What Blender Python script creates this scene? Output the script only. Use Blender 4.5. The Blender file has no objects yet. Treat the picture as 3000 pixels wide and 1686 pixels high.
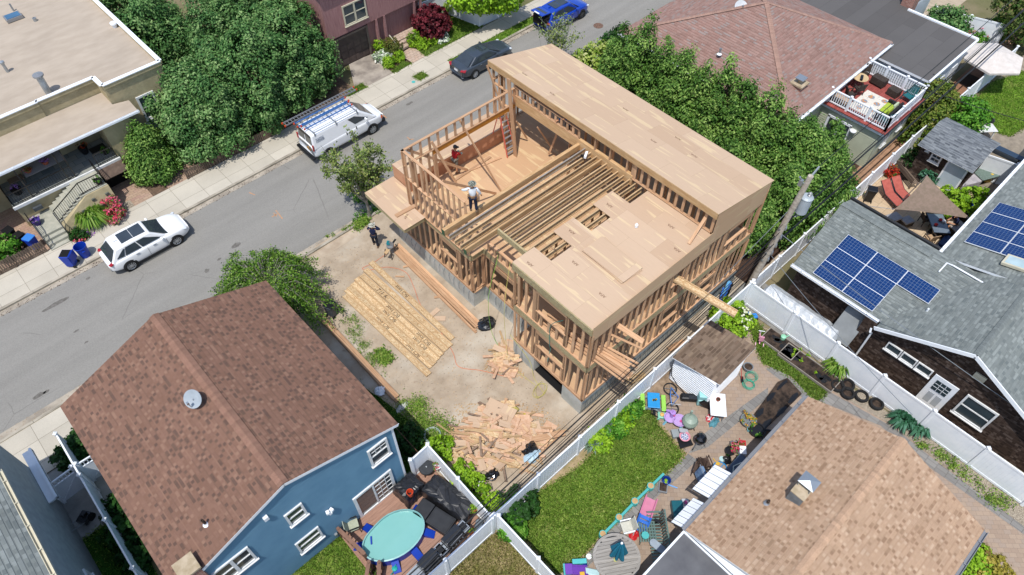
import bpy,math,random
import numpy as np
from mathutils import Vector,Matrix
C=bpy.context.scene.collection
R=math.radians
rng=random.Random(7)
nrg=np.random.default_rng(11)
MW={}
V3=Vector
def hx(h,k=.8):
 r=[]
 for i in(0,2,4):
  c=int(h[i:i+2],16)/255
  r.append((c/12.92 if c<=.04045 else((c+.055)/1.055)**2.4)*k)
 return(r[0],r[1],r[2],1)
# materials
class N:
 """small node-tree writer"""
 def __init__(s,name):
  s.m=bpy.data.materials.new(name);s.m.use_nodes=True
  s.t=s.m.node_tree;s.b=s.t.nodes['Principled BSDF']
 def n(s,typ,**kw):
  o=s.t.nodes.new('ShaderNode'+typ)
  for k,v in kw.items():
   if k.startswith('i_'):
    key=k[2:];key=int(key)if key.isdigit()else key.replace('_',' ')
    s.set(o.inputs[key],v)
   else:setattr(o,k,v)
  return o
 def set(s,inp,v):
  if hasattr(v,'is_output'):s.t.links.new(v,inp)
  else:inp.default_value=v
 def coord(s,kind='obj',scale=(1,1,1)):
  tc=s.n('TexCoord');o=tc.outputs['UV' if kind=='uv' else 'Object']
  mp=s.n('Mapping',i_Scale=scale);s.t.links.new(o,mp.inputs['Vector'])
  return mp.outputs[0]
 def noise(s,vec,scale,detail=4,rough=.55):
  return s.n('TexNoise',i_Vector=vec,i_Scale=scale,i_Detail=detail,i_Roughness=rough).outputs['Fac']
 def math(s,op,a,b=0.,c=0.):
  o=s.n('Math',operation=op);s.set(o.inputs[0],a);s.set(o.inputs[1],b);s.set(o.inputs[2],c)
  return o.outputs[0]
 def ramp(s,fac,stops,mode='LINEAR'):
  o=s.n('ValToRGB');r=o.color_ramp;r.interpolation=mode
  while len(r.elements)<len(stops):r.elements.new(.5)
  for e,(p,c)in zip(r.elements,stops):e.position=p;e.color=c
  s.t.links.new(fac,o.inputs[0]);return o.outputs[0]
 def mix(s,fac,a,b,mode='MIX'):
  o=s.n('Mix',data_type='RGBA',blend_type=mode)
  s.set(o.inputs[0],fac);s.set(o.inputs[6],a);s.set(o.inputs[7],b);return o.outputs[2]
 def val(s,col,f):
  h=s.n('HueSaturation');s.set(h.inputs['Color'],col);s.set(h.inputs['Value'],f);return h.outputs[0]
 def rnd(s):return s.n('Attribute',attribute_name='rnd').outputs['Fac']
 def bump(s,h,strength=.3,dist=.02):
  o=s.n('Bump',i_Strength=strength,i_Distance=dist);s.set(o.inputs['Height'],h)
  s.t.links.new(o.outputs[0],s.b.inputs['Normal'])
 def done(s,col,rough=.7,metal=0,spec=.4,**kw):
  s.set(s.b.inputs['Base Color'],col);s.set(s.b.inputs['Roughness'],rough)
  s.set(s.b.inputs['Metallic'],metal);s.set(s.b.inputs['Specular IOR Level'],spec)
  for k,v in kw.items():s.set(s.b.inputs[k.replace('_',' ')],v)
  return s.m
def ramp2(n,f,lo=.4,hi=.6):return n.n('MapRange',i_Value=f,**{'i_From_Min':lo,'i_From_Max':hi}).outputs[0]
def M(name,c1,c2=None,rough=.7,scale=4,coord='obj',stretch=(1,1,1),rv=0.,big=.12,bump=0.,bscale=60,metal=0,spec=.3,lo=.35,hi=.65,**kw):
 """plain procedural surface: two tones by noise, slow large tone drift, optional per-piece value, fine bump"""
 n=N(name);v=n.coord(coord,stretch)
 c2=c2 or tuple(x*.86 for x in c1[:3])+(1,)
 col=n.mix(ramp2(n,n.noise(v,scale),lo,hi),c1,c2)
 f=n.math('MULTIPLY_ADD',n.noise(n.coord('obj'),.45,3),big*2,1-big)
 if rv:
  f=n.math('MULTIPLY',f,n.math('MULTIPLY_ADD',n.rnd(),rv*2,1-rv))
 col=n.val(col,f)
 if bump:n.bump(n.noise(n.coord('obj'),bscale,3),bump,.02)
 return n.done(col,rough,metal,spec,**kw)
def wood(name,c1,c2,rv=.18,rough=.72,gs=9):
 n=N(name);v=n.coord('uv',(.7,gs,1))
 g=n.noise(v,2.2,5,.6)
 k=n.noise(n.coord('uv',(2.,6,1)),3,2)
 col=n.mix(ramp2(n,g,.32,.7),c1,c2)
 dk=tuple(x*.55 for x in c2[:3])+(1,)
 col=n.mix(ramp2(n,k,.7,.78),col,dk)
 r=n.rnd()
 col=n.val(col,n.math('MULTIPLY_ADD',r,rv*2,1-rv))
 n.bump(g,.15,.01)
 return n.done(col,rough,0,.25)
def shingle(name,cols,w=.13,h=.17,dark=.5,drift=.1,rows=.25,mixf=1.):
 """laminated asphalt shingles: random teeth in the lower part of each course, soft tone per shingle, butt edges"""
 n=N(name);tc=n.n('TexCoord');sp=n.n('SeparateXYZ');n.t.links.new(tc.outputs['UV'],sp.inputs[0])
 u,v=sp.outputs[0],sp.outputs[1]
 def cell(w_,sh):
  row=n.math('FLOOR',n.math('DIVIDE',v,h))
  wr=n.n('TexWhiteNoise',noise_dimensions='1D');n.t.links.new(n.math('ADD',row,sh),wr.inputs['W'])
  uo=n.math('ADD',n.math('DIVIDE',u,w_),n.math('MULTIPLY',wr.outputs[0],7.3))
  cb=n.n('CombineXYZ');n.t.links.new(n.math('FLOOR',uo),cb.inputs[0]);n.t.links.new(row,cb.inputs[1])
  wn=n.n('TexWhiteNoise',noise_dimensions='2D');n.t.links.new(cb.outputs[0],wn.inputs['Vector']);return wn.outputs[0]
 a,b=cell(w,0),cell(w*5.5,9)
 fr=n.math('FRACT',n.math('DIVIDE',v,h))
 base=cols[0][1]
 teeth=n.mix(mixf,base,n.ramp(a,cols,'CONSTANT'))
 low=n.math('LESS_THAN',fr,.68)
 col=n.mix(low,n.mix(.5,base,n.ramp(b,cols,'LINEAR')),teeth)
 f=n.math('MULTIPLY_ADD',n.noise(n.coord('obj'),.5,4),drift*2,1-drift)
 f=n.math('MULTIPLY',f,n.math('MULTIPLY_ADD',n.noise(n.coord('obj'),45,2),.3,.85))
 f=n.math('MULTIPLY',f,n.math('MULTIPLY_ADD',b,.1,.95))
 st=n.noise(n.coord('uv',(1.6,.12,1)),1.5,4)
 f=n.math('MULTIPLY',f,n.math('MULTIPLY_ADD',st,.2,.9))
 col=n.val(col,f)
 tab=n.math('MULTIPLY',n.math('GREATER_THAN',a,dark),low)
 hgt=n.math('ADD',n.math('MULTIPLY',n.math('SUBTRACT',1.,fr),rows),n.math('MULTIPLY',tab,.4))
 n.bump(hgt,.9,.016)
 return n.done(col,.92,0,.15)
def bricks(name,cols,w,h,mortar,mw=.01,offset=.5,coord='obj',rot=0.,bump=.3,rough=.85,drift=.15,scale3=(1,1,1)):
 n=N(name);tc=n.n('TexCoord');mp=n.n('Mapping',i_Rotation=(0,0,rot),i_Scale=scale3)
 n.t.links.new(tc.outputs['UV' if coord=='uv' else 'Object'],mp.inputs['Vector'])
 b=n.n('TexBrick',offset=offset,i_Scale=1.,i_Mortar_Size=mw,i_Brick_Width=w,i_Row_Height=h,i_Bias=0.,i_Mortar_Smooth=.2)
 n.t.links.new(mp.outputs[0],b.inputs['Vector'])
 b.inputs['Color1'].default_value=(0,0,0,1);b.inputs['Color2'].default_value=(1,1,1,1);b.inputs['Mortar'].default_value=(.5,.5,.5,1)
 col=n.ramp(b.outputs[0],cols)
 f=n.math('MULTIPLY_ADD',n.noise(n.coord('obj'),.6,4),drift*2,1-drift)
 f=n.math('MULTIPLY',f,n.math('MULTIPLY_ADD',n.noise(n.coord('obj'),25,3),.3,.85))
 col=n.val(n.mix(b.outputs['Fac'],col,mortar),f)
 n.bump(n.math('SUBTRACT',1.,b.outputs['Fac']),bump,.01)
 return n.done(col,rough,0,.25)
def plyw(name,c1,c2,pale,w=2.44,h=1.22,amt=.62):
 """plywood sheets: seams, one tone per sheet, long pale veneer streaks, knots"""
 n=N(name);v=n.coord('uv')
 b=n.n('TexBrick',offset=.5,i_Vector=v,i_Scale=1.,i_Mortar_Size=.005,i_Brick_Width=w,i_Row_Height=h,i_Mortar_Smooth=.1)
 b.inputs['Color1'].default_value=(0,0,0,1);b.inputs['Color2'].default_value=(1,1,1,1);b.inputs['Mortar'].default_value=(.5,.5,.5,1)
 col=n.mix(n.math('MULTIPLY',b.outputs[0],.7),c1,c2)
 off=n.n('VectorMath',operation='MULTIPLY_ADD');n.t.links.new(b.outputs[0],off.inputs[0])
 off.inputs[1].default_value=(9,5,0);n.t.links.new(n.coord('uv',(.3,3.2,1)),off.inputs[2])
 st=ramp2(n,n.noise(off.outputs[0],1.1,3,.5),amt-.015,amt+.015)
 col=n.mix(n.math('MULTIPLY',st,.5),col,pale)
 g=n.noise(n.coord('uv',(1.2,26,1)),1.6,5)
 col=n.val(col,n.math('MULTIPLY_ADD',g,.2,.9))
 kn=ramp2(n,n.noise(n.coord('uv',(2,5,1)),3.3,2),.73,.78)
 col=n.mix(n.math('MULTIPLY',kn,.5),col,tuple(x*.45 for x in c1[:3])+(1,))
 sm=b.outputs['Fac']
 col=n.mix(n.math('MULTIPLY',sm,.3),col,(.09,.05,.03,1))
 return n.done(col,.75,0,.2)
def osbm(name,c1,c2,c3):
 n=N(name);v=n.coord('uv',(1,1,1))
 vo=n.n('TexVoronoi',i_Vector=n.coord('uv',(14,38,1)),i_Scale=1.)
 g=n.n('SeparateColor',i_0=vo.outputs['Color']).outputs[0]
 col=n.ramp(g,[(0,c1),(.55,c2),(1,c3)])
 f=n.math('MULTIPLY_ADD',n.noise(v,3,4),.5,.75)
 col=n.val(col,f)
 return n.done(n.val(col,n.math('MULTIPLY_ADD',n.rnd(),.3,.85)),.8,0,.2)
def leafm(name,stops,tr=.25,rough=.6):
 n=N(name)
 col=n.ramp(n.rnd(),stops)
 f=n.math('MULTIPLY_ADD',n.noise(n.coord('obj'),.8,3),.5,.75)
 col=n.val(col,f)
 m=n.done(col,rough,0,.25)
 t=n.n('BsdfTranslucent');n.t.links.new(n.val(col,1.2),t.inputs[0])
 mx=n.n('MixShader',i_0=tr);n.t.links.new(n.b.outputs[0],mx.inputs[1]);n.t.links.new(t.outputs[0],mx.inputs[2])
 n.t.links.new(mx.outputs[0],n.t.nodes['Material Output'].inputs[0])
 return m
def greens(*hs,k=.62):
 return[(i/max(1,len(hs)-1),hx(h,k))for i,h in enumerate(hs)]
def glass(name,col=(.02,.03,.035,1),rough=.08):
 n=N(name);v=n.noise(n.coord('obj'),1.3,2)
 return n.done(n.mix(v,col,tuple(x*2.2 for x in col[:3])+(1,)),rough,0,.6,Coat_Weight=.4)
def paint(name,col,rough=.3,metal=0,coat=.6):
 n=N(name);f=n.math('MULTIPLY_ADD',n.noise(n.coord('obj'),2.5,3),.12,.94)
 return n.done(n.val(col,f),rough,metal,.5,Coat_Weight=coat,Coat_Roughness=.06)
def pl(name,h,rough=.45,k=.8,rv=0):
 return M(name,hx(h,k),hx(h,k*.9),rough,3,big=.06,rv=rv,spec=.4)
# meshes
class MB:
 def __init__(s):s.v=[];s.f=[];s.m=[];s.uv=[];s.r=[];s.cr=None
 def face(s,pts,mi=0,uv=None):
  i=len(s.v);s.v+=[tuple(p)for p in pts];s.f.append(tuple(range(i,i+len(pts))));s.m.append(mi)
  if uv is None:
   a,b,c=[V3(p)for p in pts[:3]];nn=(b-a).cross(c-b)
   k=max(range(3),key=lambda j:abs(nn[j]))
   ii=[j for j in range(3)if j!=k]
   uv=[(p[ii[0]],p[ii[1]])for p in pts]
  s.uv.append(uv);s.r.append(s.cr if s.cr is not None else rng.random())
 def hexa(s,P,mi=0,uvs=None):
  for q in((3,2,1,0),(4,5,6,7),(0,1,5,4),(1,2,6,5),(2,3,7,6),(3,0,4,7)):
   s.face([P[i]for i in q],mi,[uvs[i]for i in q]if uvs else None)
 def box(s,x0,y0,z0,x1,y1,z1,mi=0):
  o=s.cr;s.cr=rng.random()if o is None else o
  s.hexa([(x0,y0,z0),(x1,y0,z0),(x1,y1,z0),(x0,y1,z0),(x0,y0,z1),(x1,y0,z1),(x1,y1,z1),(x0,y1,z1)],mi);s.cr=o
 def cbox(s,c,d,rz=0.,mi=0,ry=0.,rx=0.):
  m=Matrix.Translation(c)@Matrix.Rotation(rz,4,'Z')@Matrix.Rotation(ry,4,'Y')@Matrix.Rotation(rx,4,'X')
  a,b,e=d[0]/2,d[1]/2,d[2]/2
  o=s.cr;s.cr=rng.random()if o is None else o
  s.hexa([m@V3(p)for p in((-a,-b,-e),(a,-b,-e),(a,b,-e),(-a,b,-e),(-a,-b,e),(a,-b,e),(a,b,e),(-a,b,e))],mi);s.cr=o
 def beam(s,p,q,w,h,mi=0,up=(0,0,1)):
  """bar from p to q: w across, h along 'up'; uv runs along the length"""
  p,q=V3(p),V3(q);d=(q-p);L=d.length;d=d/L;up=V3(up)
  if abs(d.dot(up))>.95:up=V3((0,1,0))if abs(d.y)<.9 else V3((1,0,0))
  a=d.cross(up).normalized();b=a.cross(d)
  o=s.cr;s.cr=rng.random()if o is None else o
  P=[p+a*(sx*w/2)+b*(sy*h/2)for sx,sy in((-1,-1),(1,-1),(1,1),(-1,1))]
  Q=[x+d*L for x in P]
  r=rng.random()*40
  for i in range(4):
   j=(i+1)%4;e=(P[i]-P[j]).length;k=r+i*.37
   s.face([P[i],P[j],Q[j],Q[i]],mi,[(r,k),(r,k+e),(r+L,k+e),(r+L,k)])
  s.face(P[::-1],mi);s.face(Q,mi);s.cr=o
 def tube(s,pts,r,n=6,mi=0,caps=True):
  pts=[V3(p)for p in pts];rr=r if isinstance(r,(list,tuple))else[r]*len(pts)
  o=s.cr;s.cr=rng.random()if o is None else o
  rings=[];pa=None
  for i,p in enumerate(pts):
   d=(pts[min(i+1,len(pts)-1)]-pts[max(i-1,0)]).normalized()
   u=pa if pa is not None else(V3((0,0,1))if abs(d.z)<.9 else V3((1,0,0)))
   a=d.cross(u).normalized();b=a.cross(d);pa=b
   rings.append([p+(a*math.cos(t)+b*math.sin(t))*rr[i]for t in[k*2*math.pi/n for k in range(n)]])
  for A,B in zip(rings,rings[1:]):
   for k in range(n):
    j=(k+1)%n;s.face([A[k],B[k],B[j],A[j]],mi)
  if caps:s.face(rings[0],mi);s.face(rings[-1][::-1],mi)
  s.cr=o
 def lathe(s,prof,c=(0,0,0),n=16,mi=0,sx=1,sy=1,caps=True):
  c=V3(c);o=s.cr;s.cr=rng.random()if o is None else o
  rings=[[c+V3((r*math.cos(k*2*math.pi/n)*sx,r*math.sin(k*2*math.pi/n)*sy,z))for k in range(n)]for r,z in prof]
  for A,B in zip(rings,rings[1:]):
   for k in range(n):
    j=(k+1)%n;s.face([A[k],A[j],B[j],B[k]],mi)
  if caps and prof[0]!=prof[-1]:
   if prof[0][0]>1e-4:s.face(rings[0][::-1],mi)
   if prof[-1][0]>1e-4:s.face(rings[-1],mi)
  s.cr=o
 def prism(s,poly,z0,z1,mi=0,top=None):
  o=s.cr;s.cr=rng.random()if o is None else o
  n=len(poly)
  A=[(p[0],p[1],z0)for p in poly];B=[(p[0],p[1],z1)for p in poly]
  s.face(A[::-1],mi);s.face(B,mi if top is None else top)
  for i in range(n):
   j=(i+1)%n;s.face([A[i],A[j],B[j],B[i]],mi)
  s.cr=o
 def slab(s,pts,t,mi=0,uvd=None,side=None):
  """plate of thickness t under the polygon pts; uvd=(origin,udir,vdir) metres on the top face"""
  P=[V3(p)for p in pts];nn=(P[1]-P[0]).cross(P[2]-P[1]).normalized()
  if nn.z<0:P=P[::-1];nn=-nn
  B=[p-nn*t for p in P];uv=None
  if uvd:
   o,u,w=[V3(x)for x in uvd];uv=[((p-o).dot(u),(p-o).dot(w))for p in P]
  s.face(P,mi,uv);sd=mi if side is None else side
  s.face(B[::-1],sd)
  for i in range(len(P)):
   j=(i+1)%len(P);s.face([B[i],B[j],P[j],P[i]],sd)
 def mat4(s,m):
  s.v=[tuple(m@V3(p))for p in s.v];return s
 def build(s,name,mats,parent=None,world=False,smooth=False,mods=None):
  me=bpy.data.meshes.new(name)
  v=s.v
  if world and parent is not None:
   mi=MW[parent.name].inverted();v=[tuple(mi@V3(p))for p in v]
  me.from_pydata(v,[],s.f)
  if not isinstance(mats,(list,tuple)):mats=[mats]
  for m in mats:me.materials.append(m)
  me.polygons.foreach_set('material_index',s.m)
  uvl=me.uv_layers.new(name='UVMap');uvl.data.foreach_set('uv',[c for f in s.uv for p in f for c in p])
  a=me.attributes.new('rnd','FLOAT','FACE');a.data.foreach_set('value',s.r)
  if smooth:me.polygons.foreach_set('use_smooth',[True]*len(s.f))
  o=bpy.data.objects.new(name,me);C.objects.link(o)
  if parent is not None:
   o.parent=parent;MW[o.name]=MW[parent.name]
  else:MW[o.name]=Matrix()
  if mods:mods(o)
  return o
def weld(o,d=.0005):
 m=o.modifiers.new('weld','WELD');m.merge_threshold=d
def subd(lv=1):
 def f(o):
  weld(o);m=o.modifiers.new('sub','SUBSURF');m.levels=lv;m.render_levels=lv
 return f
def bev(w=.02,seg=2):
 def f(o):
  weld(o);m=o.modifiers.new('bev','BEVEL');m.width=w;m.segments=seg;m.limit_method='ANGLE'
 return f
def T(name,label,cat,loc=(0,0,0),rz=0.,group=None):
 o=bpy.data.objects.new(name,None);C.objects.link(o);o.empty_display_size=.3
 if len(loc)==2:loc=(loc[0],loc[1],0)
 o.location=loc;o.rotation_euler=(0,0,rz)
 MW[o.name]=Matrix.Translation(loc)@Matrix.Rotation(rz,4,'Z')
 return tag(o,label,cat,group)
def tag(o,label,cat,group=None):
 o['label']=label;o['category']=cat
 if group:o['group']=group
 return o
def struct(o):o['kind']='structure';return o
def stuff(o):o['kind']='stuff';return o
def dup(root,loc,rz=None,label=None):
 r=root.copy();C.objects.link(r);r.location=loc if len(loc)==3 else(loc[0],loc[1],0)
 if rz is not None:r.rotation_euler=(0,0,rz)
 MW[r.name]=Matrix.Translation(r.location)@Matrix.Rotation(r.rotation_euler[2],4,'Z')
 if label:r['label']=label
 for ch in list(root.children):
  c=ch.copy();C.objects.link(c);c.parent=r
  for g in list(ch.children):
   d=g.copy();C.objects.link(d);d.parent=c
 return r
def one(name,label,cat,mb,mats,loc=(0,0,0),rz=0.,group=None,smooth=False,mods=None):
 """a thing that is one mesh; mb in local coordinates"""
 o=mb.build(name,mats,None,smooth=smooth,mods=mods);o.location=loc if len(loc)==3 else(loc[0],loc[1],0)
 o.rotation_euler=(0,0,rz);MW[o.name]=Matrix.Translation(o.location)@Matrix.Rotation(rz,4,'Z')
 return tag(o,label,cat,group)
def inpoly(x,y,poly):
 c=np.zeros(x.shape,bool);n=len(poly)
 for i in range(n):
  x1,y1=poly[i][:2];x2,y2=poly[(i+1)%n][:2]
  if y1==y2:continue
  c^=((y1>y)!=(y2>y))&(x<(x2-x1)*(y-y1)/(y2-y1)+x1)
 return c
def scatter(poly,n):
 P=np.array([p[:2]for p in poly]);lo,hi=P.min(0),P.max(0)
 q=lo+nrg.random((int(n*3),2))*(hi-lo);q=q[inpoly(q[:,0],q[:,1],poly)]
 return q[:n]
# foliage
def leaves(name,ctr,nrm,size,mat,parent=None,ar=1.7,droop=0.,jit=.7,world=False,sizevar=.6,tone=None):
 """one small diamond leaf per centre, facing roughly along nrm"""
 n=len(ctr);ctr=np.asarray(ctr,float);nrm=np.asarray(nrm,float)
 if world and parent is not None:
  mi=np.array(MW[parent.name].inverted());ctr=ctr@mi[:3,:3].T+mi[:3,3];nrm=nrm@mi[:3,:3].T
 nn=nrm+nrg.normal(0,jit,(n,3));nn/=np.linalg.norm(nn,axis=1)[:,None]+1e-9
 up=nrg.normal(0,.6,(n,3));up[:,2]+=.5-droop
 a=np.cross(nn,up);a/=np.linalg.norm(a,axis=1)[:,None]+1e-9
 b=np.cross(a,nn)
 s=size*(1-sizevar/2+sizevar*nrg.random(n))[:,None]
 w,l=a*s/ar*.5,b*s*.5
 bend=nn*s*.12
 vs=np.stack([ctr-l-bend,ctr+w,ctr+l-bend,ctr-w],1).reshape(-1,3)
 me=bpy.data.meshes.new(name)
 me.vertices.add(4*n);me.vertices.foreach_set('co',vs.ravel())
 me.loops.add(4*n);me.loops.foreach_set('vertex_index',np.arange(4*n,dtype=np.int32))
 me.polygons.add(n);me.polygons.foreach_set('loop_start',np.arange(0,4*n,4,dtype=np.int32))
 me.materials.append(mat)
 at=me.attributes.new('rnd','FLOAT','FACE');rv=nrg.random(n);rv=rv if tone is None else np.clip(.45*rv+.55*tone,0,1);at.data.foreach_set('value',rv.astype(np.float32))
 me.update(calc_edges=True)
 o=bpy.data.objects.new(name,me);C.objects.link(o)
 if parent is not None:o.parent=parent;MW[o.name]=MW[parent.name]
 return o
def crown_pts(lobes,clumps,per,cr=.4,inner=.25,flat=.6,fuzz=1.):
 """points and normals of leaf clumps over the surfaces of overlapping lobes (cx,cy,cz,rx,ry,rz)"""
 L=np.array(lobes,float);area=(L[:,3]*L[:,4]+L[:,4]*L[:,5]+L[:,3]*L[:,5]);pr=area/area.sum()
 P=[];Q=[]
 need=clumps;tries=0
 while need>0 and tries<12:
  tries+=1
  k=nrg.choice(len(L),need*2,p=pr);d=nrg.normal(size=(need*2,3));d/=np.linalg.norm(d,axis=1)[:,None]
  rr=(1-inner*nrg.random(need*2)**1.6)*(1+.12*nrg.normal(size=need*2))
  p=L[k,:3]+d*L[k,3:]*rr[:,None]
  ok=np.ones(len(p),bool)
  for i,l in enumerate(L):
   q=(p-l[:3])/l[3:];ok&=~((np.sum(q*q,1)<.72)&(k!=i))
  ok&=p[:,2]>.05
  p,d2=p[ok][:need],(d/L[k,3:])[ok][:need]
  P.append(p);Q.append(d2);need-=len(p)
 P=np.concatenate(P);Q=np.concatenate(Q);Q/=np.linalg.norm(Q,axis=1)[:,None]
 c=np.repeat(P,per,0);q=np.repeat(Q,per,0)
 off=nrg.normal(size=c.shape)*cr*.55*fuzz
 al=np.sum(off*q,1)[:,None]*q
 c=c+off-al*(1-flat)+q*(np.repeat(nrg.random(len(P)),per)*cr*.7)[:,None]
 nn=q*.7+off*.8/cr;nn[:,2]+=.75
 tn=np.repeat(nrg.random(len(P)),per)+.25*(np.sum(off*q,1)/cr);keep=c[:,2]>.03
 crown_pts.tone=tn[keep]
 return c[keep],nn[keep]
def fill_pts(lobes,n,k=.82):
 L=np.array(lobes,float);vol=L[:,3]*L[:,4]*L[:,5];i=nrg.choice(len(L),n,p=vol/vol.sum())
 d=nrg.normal(size=(n,3));d/=np.linalg.norm(d,axis=1)[:,None]
 p=L[i,:3]+d*L[i,3:]*(k*(.75+.25*nrg.random(n)))[:,None]
 kp=p[:,2]>.05
 return p[kp],d[kp]
def limbs(mb,base,h,spread,n=7,r=.12,seg=4,tips=None):
 """tapered trunk with limbs; returns tips"""
 b=V3(base);pts=[b+V3((rng.uniform(-.06,.06)*i*h/6,rng.uniform(-.06,.06)*i*h/6,h*i/seg))for i in range(seg+1)]
 mb.tube(pts,[r*(1-.75*i/seg)for i in range(seg+1)],7)
 out=[]
 tg=tips or[None]*n
 for i,t in enumerate(tg):
  k=rng.randint(1,seg-1)if seg>1 else 0;p=pts[k].lerp(pts[k+1],rng.random())
  if t is None:
   a=rng.random()*6.28;q=p+V3((math.cos(a)*spread*rng.uniform(.5,1),math.sin(a)*spread*rng.uniform(.5,1),h*rng.uniform(.1,.45)))
  else:q=V3(t)
  m=p.lerp(q,.5)+V3((rng.uniform(-.15,.15),rng.uniform(-.15,.15),.1*spread))
  r0=r*.45*(1-k/seg*.5)
  mb.tube([p,m,q],[r0,r0*.6,r0*.2],5);out.append(q)
 return out
BARK=M('bark',hx('6b5a48'),hx('3d3128'),.9,9,stretch=(1,1,.3),bump=.5,bscale=30)
def tree(name,label,cat,base,lobes,mat,clumps,per,size,cr=.4,trunk=(.15,None),ar=1.7,fill=None,group=None,jit=.7,inner=.25,fillmat=None,crown='crown',fuzz=1.,nl=8):
 """lobes relative to base; trunk + limbs as one part, crown as another"""
 t=T(name,label,cat,base,group=group)
 zt=max(l[2]for l in lobes)
 mb=MB()
 if trunk:
  limbs(mb,(0,0,0),trunk[1]or zt*.9,1,nl,trunk[0],tips=[(l[0]*.9,l[1]*.9,l[2])for l in lobes for _ in range(max(1,nl//len(lobes)))])
  mb.build('trunk',BARK,t)
 c,q=crown_pts(lobes,clumps,per,cr,inner,fuzz=fuzz);tn=crown_pts.tone
 if fill:
  c2,q2=fill_pts(lobes,fill);c=np.concatenate([c,c2]);q=np.concatenate([q,q2]);tn=np.concatenate([tn,.15*nrg.random(len(c2))])  # inner fill leaves take the darkest tones, crown shade put into colour
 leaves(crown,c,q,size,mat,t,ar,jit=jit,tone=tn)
 return t
# shared materials
m_stud=wood('stud_lumber',hx('dbb38e'),hx('b98d68'),.2)
m_ply=plyw('plywood_sheets',hx('d6b08a'),hx('c39a72'),hx('ead0a0'),amt=.6)
m_deck=plyw('deck_plywood',hx('d6b99c',.76),hx('c6a688',.76),hx('e8d0a4',.8),amt=.6)
m_osb=osbm('rim_board',hx('99906a'),hx('bfb08a'),hx('b99d70'))
m_osbg=osbm('strand_board',hx('b08a5c'),hx('d2b48c'),hx('decaa4'))
m_lvl=wood('laminated_beam',hx('d8b588'),hx('b98f60'),.12,gs=4)
m_flange=wood('flange_lumber',hx('d8ba90'),hx('b8946a'),.14)
m_greywood=wood('weathered_wood',hx('a9a096'),hx('7f766d'),.15)
m_conc=M('fresh_concrete',hx('d2d2ca'),hx('b6b8b0'),.85,1.3,big=.2,bump=.15,bscale=30)
m_asph=None
m_white=M('white_vinyl',hx('f2f4f6',.92),hx('e8ecf0',.92),.4,2,big=.05,spec=.4)
m_whitet=M('white_trim',hx('eeeeec',.85),hx('dadbd9',.85),.5,3,big=.06)
m_black=pl('black_plastic','1c1d20',.4)
m_blackm=paint('black_metal',hx('17181a'),.35)
m_dark=pl('dark_void','0c0b0b',.9)
m_glass=glass('window_glass')
m_glassb=glass('tinted_glass',(.022,.028,.034,1),.04)
m_steel=paint('galvanised',hx('b6bcc0'),.42,.7,.1)
m_alu=paint('aluminium',hx('a3a4a6'),.45,.5,.1)
m_tyre=M('rubber',hx('1d1d1e'),hx('2a2a2a'),.85,20)
m_red=pl('red_plastic','c81e22')
m_blue=pl('blue_plastic','1240b4')
m_orange=pl('orange_plastic','e2522a')
m_soil=M('dark_soil',hx('54453a'),hx('241d19'),.95,4,bump=.6,bscale=14)
m_mulch=M('mulch',hx('5b4538'),hx('3a2b24'),.95,18,bump=.6,bscale=25)
m_gravel=M('pebbles',hx('b6aa97'),hx('7f7465'),.95,26,bump=.7,bscale=40,lo=.42,hi=.58)
m_terra=pl('terracotta','a5583a',.8)
m_cream=pl('cream_paint','d8d0b6',.6)
m_teal=pl('teal_paint','56bcb8',.5)
L_grass=leafm('grass_blades',greens('4a6a22','6c9430','8cac44','a8b260',k=.8),.15)
L_ever=leafm('evergreen_leaf',greens('28491f','46753a','6b9450','a0bc78',k=.78),.2)
L_arb=leafm('arborvitae_leaf',greens('30541e','4d772c','739a42','a8c468',k=.82),.22)
L_bright=leafm('lime_leaf',greens('55801c','7aa522','9cc62e','b8d848',k=.85),.3)
L_green=leafm('garden_leaf',greens('2c5a1a','46801f','63a02e','8cba48',k=.8))
L_olive=leafm('sparse_leaf',greens('4a5f2a','6d8440','94a858','a0a060',k=.9))
L_weep=leafm('weeping_leaf',greens('35571a','56822a','7ca83a','a8c45c',k=.8))
L_red=leafm('maple_leaf',greens('3d1218','5e1c26','822a36','a04450',k=.62),.15)
L_dark=leafm('shade_leaf',greens('1d3d16','2f5c20','43772c',k=.6))
L_yel=leafm('yellow_leaf',greens('8a8a30','c0b24a','dcc66a',k=.7))
L_wht=leafm('white_petals',greens('e8ead8','f4f5ea','6d9450','fdfdf4',k=.8),.1)
L_pink=leafm('pink_petals',greens('4a7a2c','5f9038','e02c58','f07090','5a8a34','6a9a3c',k=.75),.1)
L_rpet=leafm('red_petals',greens('456f2c','c01c1c','d83020','456f2c','5a8a34',k=.75),.1)
L_pur=leafm('purple_petals',greens('7a3aa0','c890d8','4f7f30',k=.8),.1)
L_blue=leafm('bluegreen_leaf',greens('2c5a3c','3f7a56','6a9a80',k=.7),.15)
L_grassy=leafm('blade_leaf',greens('4a7a22','74a230','9ac04a','b4cc70',k=.7))
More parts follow.
